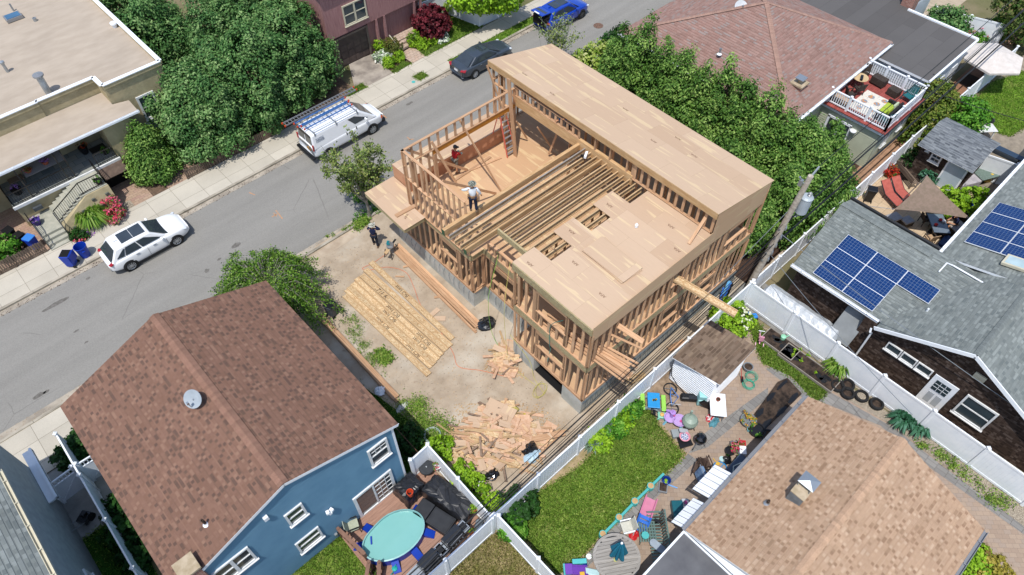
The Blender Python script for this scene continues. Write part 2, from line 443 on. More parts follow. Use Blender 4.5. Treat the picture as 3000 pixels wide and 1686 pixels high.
# ground, road, paths
def sheet(name,poly,z,mat,kind='structure',rz=0):
 mb=MB();mb.face([(p[0],p[1],z)for p in poly],0)
 o=mb.build(name,mat);o['kind']=kind;return o
def asphalt():
 n=N('asphalt');v=n.coord('obj');vs=n.coord('obj',(.25,1.6,1))
 c=n.mix(ramp2(n,n.noise(v,16,6,.75),.3,.72),hx('86837d'),hx('9c9992'))
 f=n.math('MULTIPLY_ADD',n.noise(vs,.55,4),.34,.84)
 c=n.val(c,f)
 sp=ramp2(n,n.noise(v,1.1,2),.74,.78)
 c=n.mix(n.math('MULTIPLY',sp,.16),c,hx('5c5a55'))
 vo=n.n('TexVoronoi',feature='DISTANCE_TO_EDGE',i_Scale=.16);n.t.links.new(n.mix(.12,v,n.n('TexNoise',i_Vector=v,i_Scale=1.5).outputs['Color'],'ADD'),vo.inputs['Vector'])
 ck=n.n('MapRange',i_Value=vo.outputs[0],**{'i_From_Min':.004,'i_From_Max':.0}).outputs[0]
 c=n.mix(n.math('MULTIPLY',n.math('MULTIPLY',ck,ramp2(n,n.noise(v,.2,2),.5,.56)),.4),c,hx('55524c'))
 tr=n.noise(n.coord('obj',(.03,1.1,1)),1.,2);c=n.val(c,n.math('MULTIPLY_ADD',tr,.3,.85))
 pk=ramp2(n,n.noise(v,60,2),.66,.75)
 c=n.mix(n.math('MULTIPLY',pk,.4),c,hx('d8d5cc'))
 n.bump(n.noise(v,70,3),.35,.01)
 return n.done(c,.92,0,.2)
m_asph=asphalt()
m_walk=bricks('sidewalk_slabs',[(0,hx('c0b8a8')),(1,hx('cbc3b3'))],1.55,1.25,hx('8d8576'),.012,0,bump=.25,drift=.18)
m_curb=M('curb_concrete',hx('bdb4a3'),hx('8f8778'),.9,1.2,stretch=(1,3,1),big=.2,bump=.2,bscale=30)
m_gut=M('gutter_concrete',hx('bbb09f'),hx('9a9082'),.9,1.5,big=.2)
def dirtm():
 n=N('sandy_dirt');v=n.coord('obj')
 c=n.mix(ramp2(n,n.noise(v,1.1,6,.62),.33,.68),hx('c0af99'),hx('a69580'))
 c=n.mix(n.math('MULTIPLY',ramp2(n,n.noise(v,.35,4),.5,.66),.7),c,hx('cdc3b2'))
 c=n.mix(n.math('MULTIPLY',ramp2(n,n.noise(v,3.1,5),.62,.72),.5),c,hx('84705b'))
 c=n.mix(n.math('MULTIPLY',ramp2(n,n.noise(v,24,2),.64,.72),.25),c,hx('8c8478'))
 n.bump(n.noise(v,5,6,.7),.5,.06)
 return n.done(c,.95,0,.15)
m_dirt=dirtm()
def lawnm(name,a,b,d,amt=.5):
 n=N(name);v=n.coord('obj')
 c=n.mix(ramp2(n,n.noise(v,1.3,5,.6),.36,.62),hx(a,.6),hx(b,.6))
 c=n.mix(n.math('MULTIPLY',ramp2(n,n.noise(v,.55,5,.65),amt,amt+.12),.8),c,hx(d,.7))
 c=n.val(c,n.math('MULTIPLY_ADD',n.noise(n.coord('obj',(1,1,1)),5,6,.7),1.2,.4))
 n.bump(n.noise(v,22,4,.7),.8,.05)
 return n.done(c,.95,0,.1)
m_lawn=lawnm('lawn_green','668832','92ae48','aaa56a',.52)
m_lawnb=lawnm('lawn_fresh','5f8a26','86ad3a','a5a860',.6)
m_lawnd=lawnm('lawn_dry','6f7a3c','9a9258','b3a078',.45)
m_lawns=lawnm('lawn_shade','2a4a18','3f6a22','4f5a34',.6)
m_pav=bricks('patio_pavers',[(0,hx('a28d7b')),(.5,hx('ae9985')),(1,hx('a39284'))],.3,.2,hx('8f7e6e'),.007,.5,rot=R(45),drift=.12)
m_pavs=bricks('paver_border',[(0,hx('83807c')),(1,hx('94918c'))],.25,.5,hx('6a6660'),.01,.5)
m_pavr=bricks('drive_pavers',[(0,hx('a78c76')),(.5,hx('b99f88')),(1,hx('ab8a7c'))],.3,.2,hx('7d6c5e'),.008,.5,drift=.15)
m_patio=bricks('tan_pavers',[(0,hx('c4ac8e')),(1,hx('d0b898'))],.5,.5,hx('9d8a70'),.01,.5,drift=.1)
m_walkp=bricks('walk_pavers',[(0,hx('b89c88')),(.5,hx('cab3a0')),(1,hx('bda796'))],.28,.28,hx('8a7a6c'),.012,.5)
def lawn(name,poly,z,mat,n,h=.07,leaf=None,seed=0):
 o=sheet(name,poly,z,mat,'structure')
 if n:
  p=scatter(poly,n);c=np.column_stack([p,np.full(len(p),z+h*.4)])
  q=nrg.normal(0,1,(len(p),3));q[:,2]*=.4
  e=np.array([p_[:2]for p_ in poly]);k=nrg.integers(0,len(e),n//5);f_=nrg.random((n//5,1));ed_=e[k]*(1-f_)+e[(k+1)%len(e)]*f_+nrg.normal(0,.09,(n//5,2));c=np.concatenate([c,np.column_stack([ed_,np.full(n//5,z+h*.35)])]);q=np.concatenate([q,nrg.normal(0,1,(n//5,3))*[1,1,.4]])
  g=leaves('grass',c,q,h*1.7,leaf or L_grass,None,3.2,jit=.2);stuff(g)
BIG=[(-150,-120),(220,-120),(220,260),(-150,260)]
sheet('ground',BIG,-.03,M('earth',hx('8a7d62'),hx('6a6a44'),.95,.3,bump=.3))
sheet('road',[(-60,27.8),(150,27.8),(150,35.3),(-60,35.3)],-.016,m_asph)
def kerb(name,y0,y1,yc0,yc1,yg0,yg1):
 sheet('gutter',[(-60,yg0),(150,yg0),(150,yg1),(-60,yg1)],-.01,m_gut)
 mb=MB()
 x=-60
 while x<110:mb.box(x,yc0,-.02,x+2.985,yc1,.1);x+=3
 struct(mb.build('kerb',m_curb))
kerb('far',0,0,35.3,35.46,34.95,35.3)
kerb('near',0,0,27.28,27.44,27.44,27.86)
sheet('pavement',[(-60,35.46),(150,35.46),(150,37.8),(-60,37.8)],.09,m_walk)
sheet('pavement',[(-60,24.3),(5.6,24.3),(5.6,27.28),(-60,27.28)],.06,m_walk)
mb=MB()
def blot(c,r,sx=1.,rz=0.,n=14,z=-.011):
 P=[]
 for k in range(n):
  a=k*2*math.pi/n;q=r*rng.uniform(.7,1.15);x,y=q*math.cos(a)*sx,q*math.sin(a)
  P.append((c[0]+x*math.cos(rz)-y*math.sin(rz),c[1]+x*math.sin(rz)+y*math.cos(rz),z))
 mb.face(P)
for c,r,sx in(((6.88,30.86,0),.22,1.6),((5.66,30.58,0),.1,1.3),((4.72,30.3,0),.14,1.2),((-.4,34.34,0),.1,1.2),((-2.3,33.76,0),.16,5),((-2.35,31.26,0),.07,2),((-2.26,30.2,0),.06,2),((-5.23,28.7,0),.14,2.5),((-4.92,28.67,0),.09,2),((22.39,34.34,0),.12,3)):
 blot(c,r,sx)
o=mb.build('road',M('oil_stain',hx('7c7872'),hx('66625c'),.9,6));struct(o)
mb=MB()
for a,b in(((9.62,31.42,0),(10.03,31.41,0)),((10.09,31.73,0),(10,30.84,0)),((9.86,31.65,0),(9.86,31.27,0)),((20.06,31.64,0),(20.05,31.28,0)),((19.96,31.37,0),(20.29,31.15,0)),((20.25,34.76,0),(20.26,34.17,0)),((9.7,34.2,0),(9.85,33.74,0))):
 d=(V3(b)-V3(a));s=d.cross(V3((0,0,1))).normalized()*.03
 mb.face([V3(a)-s+V3((0,0,-.0105)),V3(b)-s+V3((0,0,-.0105)),V3(b)+s+V3((0,0,-.0105)),V3(a)+s+V3((0,0,-.0105))])
struct(mb.build('road',M('orange_survey_paint',hx('d9955c'),hx('a9927c'),.9,9)))
for c,r,lab,mm in(((39.05,31.89,0),.38,'rusty round manhole cover set in the road below the blue car',m_soil),((24.01,35.96,0.09),.14,'small round teal valve lid in the pavement beside the grass patch',m_teal)):
 mb=MB();zz=c[2]-.012 if c[2]<.05 else c[2]
 mb.lathe([(r,0),(r,.012),(r*.86,.012),(r*.84,.008),(r*.3,.008),(r*.28,.014),(0,.014)],n=24)
 one('manhole_cover' if r>.2 else 'valve_lid',lab,'manhole' if r>.2 else 'lid',mb,M('cast_iron',hx('8a6a58'),hx('5c4a40'),.8,12)if r>.2 else mm,(c[0],c[1],zz))
sheet('lot',[(5.3,8.2),(31,8.2),(31,27.28),(5.3,27.28)],-.004,m_dirt)
sheet('pavement',[(10.13,27.61,0),(12.92,27.66,0),(12.53,26.64,0),(10.01,26.62,0)],.004,M('dusty_concrete',hx('c6b59e'),hx('ad9a84'),.9,1.5,big=.15))
mb=MB()
for k in range(5):
 pass
def weeds(poly,n,s=.16,leaf=None,h=.06):
 p=scatter(poly,n);k=nrg.random(len(p))
 from_c=np.column_stack([p,h+.1*nrg.random(len(p))]);q=nrg.normal(0,.7,(len(p),3));q[:,2]=1
 stuff(leaves('weeds',from_c,q,s,leaf or L_grass,None,1.8,jit=.5))
def patchy(poly,n,clumps,s=.14,leaf=None,r=.3):
 c=scatter(poly,clumps);k=nrg.integers(0,len(c),n);p=c[k]+nrg.normal(0,r,(n,2))*(.4+nrg.random((len(c),1))[k])
 P=np.column_stack([p,.03+.12*nrg.random(n)]);q=nrg.normal(0,.7,(n,3));q[:,2]+=.8
 stuff(leaves('weeds',P,q,s,leaf or L_grass,None,2.0,jit=.5))
patchy([(8.57,23.19,0),(9,21.82,0),(7.91,18,0),(7.71,16.85,0),(7.89,17.52,0),(7.55,19.09,0)],1700,70,.075,r=.13)
patchy([(7.5,16.14,0),(8.49,15.61,0),(8.23,14.46,0),(8.85,13.11,0),(7.71,13.23,0),(7.06,13.93,0)],4200,70,.09,r=.25)
patchy([(12.82,27.53,0),(13.86,27.3,0),(13.55,27,0),(12.87,27.12,0)],1500,8,r=.15)
patchy([(10.99,27.8,0),(12.67,27.52,0),(12.67,27.38,0),(11.56,27.55,0)],300,8,.08,r=.08)
patchy([(8.53,19.16,0),(8.68,18.57,0),(8.39,18.19,0)],1300,4,r=.2)
sheet('soil_bed',[(8.0,7.2),(19.0,7.2),(19.0,8.3),(8.0,8.3)],.0,M('garden_soil',hx('a58f78'),hx('7d6a56'),.95,3,bump=.4,bscale=14))
sheet('patio',[(6.5,-12),(24.5,-12),(24.5,7.9),(6.5,7.9)],-.006,m_pav)
bl=[(8.56,8.62,0),(12.52,8.26,0),(15.61,8.14,0),(16.31,7.89,0),(16.13,7.07,0),(15.72,4.72,0),(14.14,4.85,0),(10.07,4.92,0),(8.13,4.82,0),(7.33,5.14,0),(7.12,7.6,0),(8.01,8.3,0)]
sheet('soil_bed',bl,.003,M('worn_ground',hx('b39c7c'),hx('8f8258'),.95,2.2,bump=.4,bscale=20))
lw=[(9.03,8.25,0),(11.48,7.78,0),(13.95,7.86,0),(15.59,7.87,0),(16.13,7.56,0),(15.91,6.88,0),(15.54,4.89,0),(14.19,4.89,0),(10.15,5,0),(8.29,4.89,0),(7.4,5.2,0),(7.5,7.01,0),(8.1,7.8,0)]
lawn('lawn',lw,.007,m_lawn,26000)
sheet('paver_edging',[(15.77,4.76,0),(15.82,4.26,0),(12.1,4.47,0),(8.46,4.44,0),(8.29,4.82,0),(10.07,4.84,0),(14.09,4.81,0)],.004,m_pavs)
sheet('paver_edging',[(15.77,4.76,0),(16.72,4.33,0),(21,3.91,0),(21.5,4.25,0),(16.89,4.92,0)],.005,m_pavs)
rl=[(24.03,7.17,0),(24.39,6.83,0),(24,5.8,0),(23.8,4.53,0),(23.69,2.6,0),(23.32,2.14,0),(22.69,2.17,0),(22.63,2.69,0),(22.9,3.78,0),(22.51,5.2,0),(23.02,6.04,0)]
lawn('lawn',rl,.007,m_lawnb,9000)
sheet('paver_edging',[(22.32,4.97,0),(22.84,4.69,0),(22.8,3.56,0),(22.67,2.49,0),(22.24,2.44,0),(22.29,3.62,0)],.006,m_pavs)
sheet('paver_edging',[(22.69,2.13,0),(23.53,2.05,0),(24.06,-1.22,0),(23.91,-3.31,0),(23.81,-7.47,0),(23.46,-7.61,0),(23.39,-3.18,0),(23.68,-.67,0)],.005,m_pavs)
sheet('gravel_bed',[(23.69,2,0),(24.53,1.32,0),(24.64,-1.19,0),(25.02,-6.96,0),(23.81,-7.47,0),(23.97,-3.28,0),(24.12,-1.19,0)],.008,m_gravel)
patchy([(23.9,-1.92,0),(24.65,-2.53,0),(24.5,-6.63,0),(23.84,-6.68,0),(24.02,-3.51,0)],1600,30,.1,r=.15)
sheet('gravel_bed',[(24.7,-9),(26.3,-9),(26.3,3.4),(24.7,3.4)],.0,m_gravel)
sheet('path',[(24.7,3.4),(27.0,3.4),(27.0,9),(24.7,9)],.0,M('grey_slabs',hx('8f8d88'),hx('74726e'),.9,2))
sheet('driveway',[(-7,20.2),(-4.75,20.2),(-4.75,24.3),(-7,24.3)],.0,M('shade_concrete',hx('a9a9a4'),hx('8f908c'),.9,1.5))
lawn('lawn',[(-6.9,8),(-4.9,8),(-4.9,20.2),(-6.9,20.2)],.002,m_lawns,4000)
sheet('soil_bed',[(-4.7,11),(-3.4,11),(-3.4,24.3),(-4.7,24.3)],.0,m_soil)
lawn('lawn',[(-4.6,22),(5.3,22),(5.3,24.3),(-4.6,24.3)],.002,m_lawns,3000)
lawn('lawn',[(-2.31,13.06,0),(-.87,12.81,0),(2,12.67,0),(2.04,11.65,0),(1.78,10.33,0),(0.99,9.26,0)],.004,m_lawn,6000)
sheet('soil_bed',[(-2,6),(7.9,6),(7.9,12.8),(-2,12.8)],-.01,m_soil)
yd=[(3.27,8.12,0),(4.73,8.38,0),(6.64,8.21,0),(7,6.4,0),(7.09,5.13,0),(5.88,4.69,0),(2.58,7.78,0)]
lawn('lawn',yd,.002,m_lawnd,9000,leaf=leafm('dry_grass',greens('7a8038','a09c58','c0ae78',k=.66),.1))
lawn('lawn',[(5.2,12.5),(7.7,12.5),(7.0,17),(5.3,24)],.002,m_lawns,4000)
sheet('driveway',[(21.99,41.08,0),(23.87,40.87,0),(23.63,37.78,0),(21.23,37.72,0),(20.3,37.8)],.012,M('drive_concrete',hx('b5aa9c'),hx('8a8076'),.9,1.2,big=.18))
sheet('soil_bed',[(23.7,37.8),(33,37.8),(33,43),(23.7,43)],.006,m_mulch)
lawn('lawn',[(23.65,37.98,0),(24.91,38.35,0),(25.27,37.79,0),(23.82,37.72,0)],.1,m_lawnb,1500)
lawn('lawn',[(26.71,38.49,0),(27.93,38.51,0),(29.91,39.32,0),(31.25,41.1,0),(32.59,40.89,0),(32.38,37.88,0),(26.71,37.8,0)],.1,m_lawnb,8000)
lawn('lawn',[(24.35,36.46,0),(25.17,36.49,0),(25.25,35.83,0),(24.46,35.76,0)],.095,m_lawnb,900)
lawn('lawn',[(27.6,35.5),(46,35.5),(46,36.25),(27.6,36.25)],.095,m_lawnb,5000)
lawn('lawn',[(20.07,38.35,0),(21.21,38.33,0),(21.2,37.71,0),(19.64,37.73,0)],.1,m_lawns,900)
sheet('path',[(25.34,39.31,0),(26.66,39.47,0),(26.66,37.8,0),(25.36,37.75,0)],.105,m_walkp)
sheet('soil_bed',[(4,37.8),(20.5,37.8),(20.5,50),(4,50)],.004,M('bark_ground',hx('7d6754'),hx('5b4a3c'),.95,6))
sheet('driveway',[(6.2,37.8),(10.3,37.8),(10.3,43),(6.2,43)],.012,m_pavr)
sheet('driveway',[(3.45,37.8),(5.2,37.8),(5.2,41),(3.45,41)],.012,m_pavr)
sheet('driveway',[(-14,37.8),(-1.0,37.8),(-1.0,50),(-14,50)],.012,m_pavr)
sheet('soil_bed',[(-.6,37.8),(4.0,37.8),(4.0,38.6),(-.6,38.6)],.02,m_gravel)
lawn('lawn',[(57.29,6.72,0),(54.41,7.68,0),(51.37,7.62,0),(48.79,6.14,0),(49.4,4.27,0),(51.81,3.88,0),(56.62,3.94,0)],.004,m_lawnb,9000)
sheet('patio',[(42.5,-6),(66,-6),(66,7.6),(42.5,7.6)],-.004,M('grey_pavers',hx('a39684'),hx('8a7f70'),.9,3))
sheet('patio',[(31.6,1),(42.2,1),(42.2,8.2),(31.6,8.2)],.0,m_patio)
sheet('soil_bed',[(40.56,8.66,0),(41.66,7.97,0),(41.72,5.41,0),(41.31,5.47,0),(39.79,7.87,0)],.006,m_soil)
sheet('soil_bed',[(37.2,2.0),(41.5,2.0),(41.5,3.9),(37.2,3.9)],.006,m_soil)
sheet('path',[(31,8.6),(70,8.6),(70,9.6),(31,9.6)],.006,M('tan_path',hx('b58f74'),hx('9c7a60'),.9,2))
sheet('soil_bed',[(26.2,8.9),(40,8.9),(40,26),(26.2,26)],.0,m_mulch)
sheet('patio',[(55,14),(110,14),(110,60),(55,60)],-.002,M('sand_ground',hx('c2b199'),hx('ab9c86'),.9,1,stretch=(4,1,1)))
# house under construction (local frame: x along the rear, y to the street)
HB=T('house_under_construction','timber-framed house under construction with plywood decks, open joists and exposed studs','building',(13.55,9.65,0),R(-.9))
Z1,ZR,Z2,ZU,ZD=1.2,3.82,4.22,6.78,7.2
XW,XE,YF=7.75,12.05,15.05
outline=[(0,0),(XE,0),(XE,YF),(.4,YF),(.4,8.4),(1.2,8.4),(1.2,4.8),(0,4.8)]
fo=[(0,0),(XE,0),(XE,YF),(.4,YF),(.4,8.4),(1.2,8.4),(1.2,4.8),(0,4.8),(0,3.3),(1.6,3.3),(1.6,1.3),(0,1.3)]
mb=MB();mb.prism(fo,-.3,Z1);fnd=mb.build('foundation',m_conc,HB)
mb=MB()
for k in range(26):
 yy=14.6-k*.42
 if 1.2<yy<3.4:continue
 xx=.4 if yy>8.4 else(1.2 if yy>4.8 else 0)
 for dz in(0,):
  p=V3((xx-.01,yy,Z1-.08));mb.tube([p,p+V3((-.1,-.02,-.12)),p+V3((-.12+rng.uniform(-.05,.05),rng.uniform(-.1,.1),-.5))],.014,4)
for k in range(34):
 xx=.3+k*.35;p=V3((xx,-.02,Z1-.05))
 mb.tube([p,p+V3((.16,-.05,-.75))],.013,4);mb.tube([p,p+V3((-.12,-.07,-.7))],.013,4)
mb.tube([(0,-.05,Z1-.06),(XE,-.05,Z1-.06)],.02,4);mb.tube([(0,-.08,Z1-.75),(XE,-.08,Z1-.75)],.015,4)
mb.build('tie_wire',pl('dark_wire','6d7a80',.5),fnd)
mb=MB();mb.box(.05,4.85-3.6,.1,1.55,3.25,.14);mb.build('opening_shade',m_dark,fnd)  # near-black plate: shade inside the foundation opening put in as colour
def deckpoly(name,poly,z,t,mat,side,u='y'):
 mb=MB();d=((0,0,0),(0,1,0),(1,0,0))if u=='y' else((0,0,0),(1,0,0),(0,1,0))
 mb.slab([(a,b,z)for a,b in poly],t,0,d,1);return mb.build(name,[mat,side],HB)
mb=MB()
def rimring(pts,z0,z1,th=.045):
 n=len(pts)
 for i in range(n):
  a,b=V3((*pts[i],0)),V3((*pts[(i+1)%n],0));d=(b-a).normalized();o=V3((-d.y,d.x,0))*th/2
  mb.beam(a+o+V3((0,0,(z0+z1)/2)),b+o+V3((0,0,(z0+z1)/2)),th,z1-z0)
rimring(outline,Z1,Z1+.1,.14)
mb.build('sill_plate',m_stud,HB)
mb=MB();rimring(outline,ZR,Z2-.02);mb.build('rim_board',m_osb,HB)
inn=[(.06,.06),(XE-.06,.06),(XE-.06,YF-.06),(.46,YF-.06),(.46,8.34),(1.26,8.34),(1.26,4.74),(.06,4.74)]
deckpoly('floor_deck',inn,Z1+.06,.05,m_ply,m_ply)
deckpoly('floor_deck',inn,Z2,.06,m_ply,m_osb)
studcount=[0]
def swall(axis,fix,s0,s1,z0,z1,opens=(),th=.14,step=.406,indiv=True,inward=1,block=None,plates=2,skip=()):
 """framed wall along x or y; opens = (a, b, sill, head)"""
 def P(s,d,z):return(s,fix+d*inward,z)if axis=='x' else(fix+d*inward,s,z)
 mid=th/2;up=(0,1,0)if axis=='x' else(1,0,0)
 f=MB()
 def hor(a,b,z,h=.04,w=th,d=mid):f.beam(P(a,d,z),P(b,d,z),w,h)
 bp=[(s0,s1)]
 hor(s0,s1,z0+.02)
 for i in range(plates):hor(s0,s1,z1-.02-i*.041)
 zt=z1-.041*plates
 st=[]
 s=s0+.02
 while s<s1:st.append(s);s+=step
 st.append(s1-.02)
 full=[]
 for s in st:
  hit=None
  for o in opens:
   if o[0]-.03<s<o[1]+.03:hit=o
  if hit is None:full.append(s)
  else:
   if hit[2]>z0+.1:f.beam(P(s,mid,z0+.04),P(s,mid,hit[2]-.04),th,.045,up=up)
   if hit[3]<zt-.34:f.beam(P(s,mid,hit[3]+.28),P(s,mid,zt),th,.045,up=up)
 for o in opens:
  full+=[o[0]-.06,o[1]+.06]
  for s in(o[0]-.012,o[1]+.012):f.beam(P(s,mid,z0+.04),P(s,mid,o[3]),th,.045,up=up)
  if o[2]>z0+.1:hor(o[0]-.03,o[1]+.03,o[2]-.02);hor(o[0]-.03,o[1]+.03,o[2]-.062)
  h0=o[3];h1=min(zt,h0+.28);f.beam(P(o[0]-.03,mid,(h0+h1)/2),P(o[1]+.03,mid,(h0+h1)/2),th*.92,h1-h0)
 for bz in(block or()):
  for a,b in zip(sorted(full),sorted(full)[1:]):
   if b-a<.6:hor(a+.022,b-.022,bz+rng.choice((0,.05)),.045)
 w=f.build('wall_frame',m_stud,HB)
 g=MB()
 for s in sorted(full):
  j=rng.uniform(-.012,.012)
  if any(a<s<b for a,b in skip):continue
  if indiv:
   g=MB();g.beam(P(s+j,mid,z0+.04),P(s,mid,zt),th,.045,up=up);g.build('stud',m_stud,w);studcount[0]+=1
  else:g.beam(P(s+j,mid,z0+.04),P(s,mid,zt),th,.045,up=up)
 if not indiv:stuff(g.build('interior_studs',m_stud,w))
 return w
swall('y',0,.0,4.8,Z1+.1,ZR,[(1.42,3.2,2.5,3.5)],step=.5)
swall('y',0,.0,4.8,Z2,ZU,[(1.5,3.3,5.2,6.5)],step=.5)
RW1=[(5.45,6.65,2.35,3.3),(8.25,9.45,2.1,2.9)]
RW2=[(9.5,11.2,5.15,6.1),(5.45,6.3,5.35,6.2)]
swall('x',0,0,XE,Z1+.1,ZR,RW1,indiv=True,step=.44)
swall('x',0,0,XE,Z2,ZU,RW2,indiv=True,step=.44)
swall('y',1.2,4.8,8.4,Z1+.1,ZR,[(6.15,7.85,2.2,3.3)],step=.5)
swall('x',8.4,.4,1.2,Z1+.1,ZR,indiv=False,inward=1)
swall('y',.4,8.4,YF,Z1+.1,ZR,[(9.65,10.95,2.65,3.45)],step=.5)
swall('x',4.8,0,1.2,Z2,ZU,indiv=False,inward=-1)
swall('y',1.2,6.2,8.05,Z2,4.95,step=.46,indiv=False)
mb=MB();mb.beam((-.03,0,7.0),(-.03,4.85,7.0),.06,.42);mb.build('rim_board',m_osb,HB)
swall('y',XE,0,YF,Z1+.1,ZR,indiv=False,inward=-1,step=.6);swall('y',XE,0,YF,Z2,7.35,indiv=False,inward=-1,step=.6)
swall('x',YF,.4,XE,Z1+.1,ZR,indiv=False,inward=-1,step=.6);swall('x',YF,XW,XE,Z2,7.6,indiv=False,inward=-1,step=.6)
swall('y',4.2,.3,4.4,Z2,ZU,indiv=False,step=.6);swall('x',4.7,1.4,7.6,Z2,ZU,indiv=False,step=.6);swall('y',9.6,1,9,Z2,7.9,indiv=False,step=.6)
swall('y',5.2,.3,8,Z1+.1,ZR,indiv=False,step=.6);swall('x',9.2,8,12,Z2,7.6,indiv=False,step=.6)
swall('y',.3,8.5,13.3,Z2,7.98,step=.42,block=(6.15,),plates=1)
w=swall('x',13.3,.3,7.7,6.98,7.98,step=.55,inward=-1,plates=1)
swall('x',13.3,.3,2.2,Z2,6.98,step=.5,inward=-1,plates=0,indiv=False)
mb=MB();mb.beam((2.1,13.23,6.82),(7.7,13.23,6.82),.09,.3);mb.build('header_beam',M('amber_beam',hx('c98a3a'),hx('b87428'),.5,3,coord='uv',stretch=(1,6,1)),HB)
for x in(2.15,2.25,7.0,7.12,7.62):
 mb=MB();mb.beam((x,13.23,Z2),(x,13.23,6.7),.14,.09,up=(1,0,0));mb.build('post',m_stud,HB)
swall('y',XW,.15,4.95,ZD+.02,8.35,step=.42)
swall('y',XW,8.5,13.3,7.42,8.02,step=.42,plates=1,indiv=False)
swall('y',XW,13.3,YF,Z2,8.3,step=.42,block=(5.4,6.3,7.3),indiv=False)
mb=MB();mb.beam((XW+.09,4.85,7.12),(XW+.09,13.35,7.12),.18,.6);mb.build('girder',m_lvl,HB)
mb=MB()
for a in(5.3,6.4,7.4):mb.beam((XW+.07,a,7.42),(XW+.07,a,8.3),.12,.07,up=(0,1,0))
mb.build('post',m_stud,HB)
mb=MB();mb.beam((7.0,12.35,Z2),(7.0,12.9,9.05),.26,.05,up=(1,0,0));mb.build('brace',m_stud,HB)
for a,b in(((7.6,15.3,8.35),(7.5,13.6,5.7)),((7.6,14.9,5.0),(7.55,13.5,6.6))):
 mb=MB();mb.beam(a,b,.04,.14);mb.build('brace',m_stud,HB)
def zr(x):return 8.62-.84*(x-XW)/(XE-XW)
x0,x1,y0,y1=XW-.08,XE+.18,-.02,YF+.25
mb=MB();P=[(x0,y0,zr(x0)),(x1,y0,zr(x1)),(x1,y1-.25,zr(x1)),(x0,y1,zr(x0))]
mb.slab(P,.04,0,((x0,y0,zr(x0)),(0,1,0),(.98,0,-.19)),1)
mb.build('roof_deck',[m_deck,m_flange],HB)
mb=MB();mb.beam((XW-.06,0,8.42),(XW-.06,y1,8.42),.05,.32);mb.beam((x0,y1-.03,zr(x0)-.2),(x1,y1-.28,zr(x1)-.2),.05,.3);mb.build('fascia',m_lvl,HB)
k=.35
for i in range(37):
 y=.3+i*.4
 mb=MB();mb.beam((XW,y,zr(XW)-.2),(XE,y,zr(XE)-.2),.05,.3);mb.build('rafter',m_stud,HB)
mb=MB()
for xa,xb in((0,2.44),(2.443,4.88),(4.883,7.75)):
 mb.face([(xa-.0,-.02,6.32),(xb,-.02,6.32),(xb,-.02,7.36),(xa,-.02,7.36)],0,[(xa+.3,0),(xb+.3,0),(xb+.3,1.04),(xa+.3,1.04)])
 mb.face([(xa,.0,7.36),(xb,.0,7.36),(xb,-.02,7.36),(xa,-.02,7.36)],0);mb.face([(xa,-.0,7.36),(xb,-.0,7.36),(xb,.0,7.2),(xa,.0,7.2)],0)
mb.face([(7.753,-.02,6.5),(XE+.02,-.02,6.4),(XE+.02,-.02,zr(XE)-.04),(7.753,-.02,8.56)],0,[(8.2,.1),(12.5,.1),(12.5,1.3),(8.2,2.1)])
mb.face([(7.753,0,6.5),(7.753,-.02,6.5),(7.753,-.02,8.56),(7.753,0,8.56)],0)
mb.face([(0,.0,6.32),(0,-.02,6.32),(0,-.02,7.36),(0,0,7.36)],0)
mb.build('wall_sheathing',plyw('pale_sheathing',hx('d5b490'),hx('c79f7c'),hx('e0cc9c'),amt=.6),HB)
dk=[(0,0),(XW,0),(XW,3.85),(6.5,3.85),(6.5,4.98),(5.18,4.98),(5.18,3.85),(3.9,3.85),(3.9,5.0),(2.6,5.0),(2.6,3.8),(1.32,3.8),(1.32,4.9),(0,4.9)]
deckpoly('deck_panels',dk,ZD,.03,m_deck,m_flange)
def ijoist(mb,a,b,h=.3,fw=.065,fh=.042):
 a,b=V3(a),V3(b);u=V3((0,0,h/2-fh/2))
 mb.beam(a+u,b+u,fw,fh,0);mb.beam(a-u,b-u,fw,fh,0);mb.beam(a,b,.014,h-fh*2,1)
ys=[7.98,7.58,7.18]
for y in ys:
 mb=MB();ijoist(mb,(-1.06,y,7.03),(XW,y,7.03));mb.build('floor_joist',[m_greywood if y>7.9 else m_flange,m_osbg],HB)
for y in[6.5,6.12,5.74,5.36,4.98,4.6,4.2,3.75]:
 mb=MB();ijoist(mb,(.95,y,7.01),(XW,y,7.01));mb.build('floor_joist',[m_flange,m_osbg],HB)
mb=MB();mb.beam((-1.06,6.86,7.03),(XW,6.86,7.03),.09,.32);mb.build('floor_beam',m_lvl,HB)
mb=MB();mb.beam((.86,4.9,7.03),(.86,6.81,7.03),.09,.34);mb.build('joist_header',m_osb,HB)
mb=MB();mb.beam((-1.06,8.42,7.02),(XW,8.42,7.02),.18,.36);mb.build('floor_beam',m_lvl,HB)
mb=MB()
for y,h in((8.42,.34),(6.86,.3)):mb.box(-1.066,y-.1,6.87,-1.058,y+.1,6.87+h)
mb.build('beam_end_paint',pl('green_end_paint','2c5a40'),HB)
deckpoly('canopy_deck',[(-1.06,11.9),(.28,11.9),(.28,13.3),(.9,13.4),(.9,15.5),(-1.0,15.5)],4.36,.02,m_deck,m_osb)
mb=MB();rimring([(-1.04,11.92),(.28,11.92),(.28,15.45),(-1.0,15.45)],4.1,4.345);mb.build('rim_board',m_osb,HB)
mb=MB();bx=[(.95,14.0),(7.7,13.75),(7.7,15.3),(.95,15.5)]
mb.prism(bx,4.22,5.2);mb.build('bay_box',plyw('red_plywood',hx('c98e6c'),hx('d8a682'),hx('e3b88e'),amt=.7),HB)
mb=MB();mb.face([(.94,13.99,5.204),(7.7,13.74,5.204),(7.7,15.3,5.204),(.94,15.5,5.204)],0);mb.build('bay_box_top',m_deck,HB)
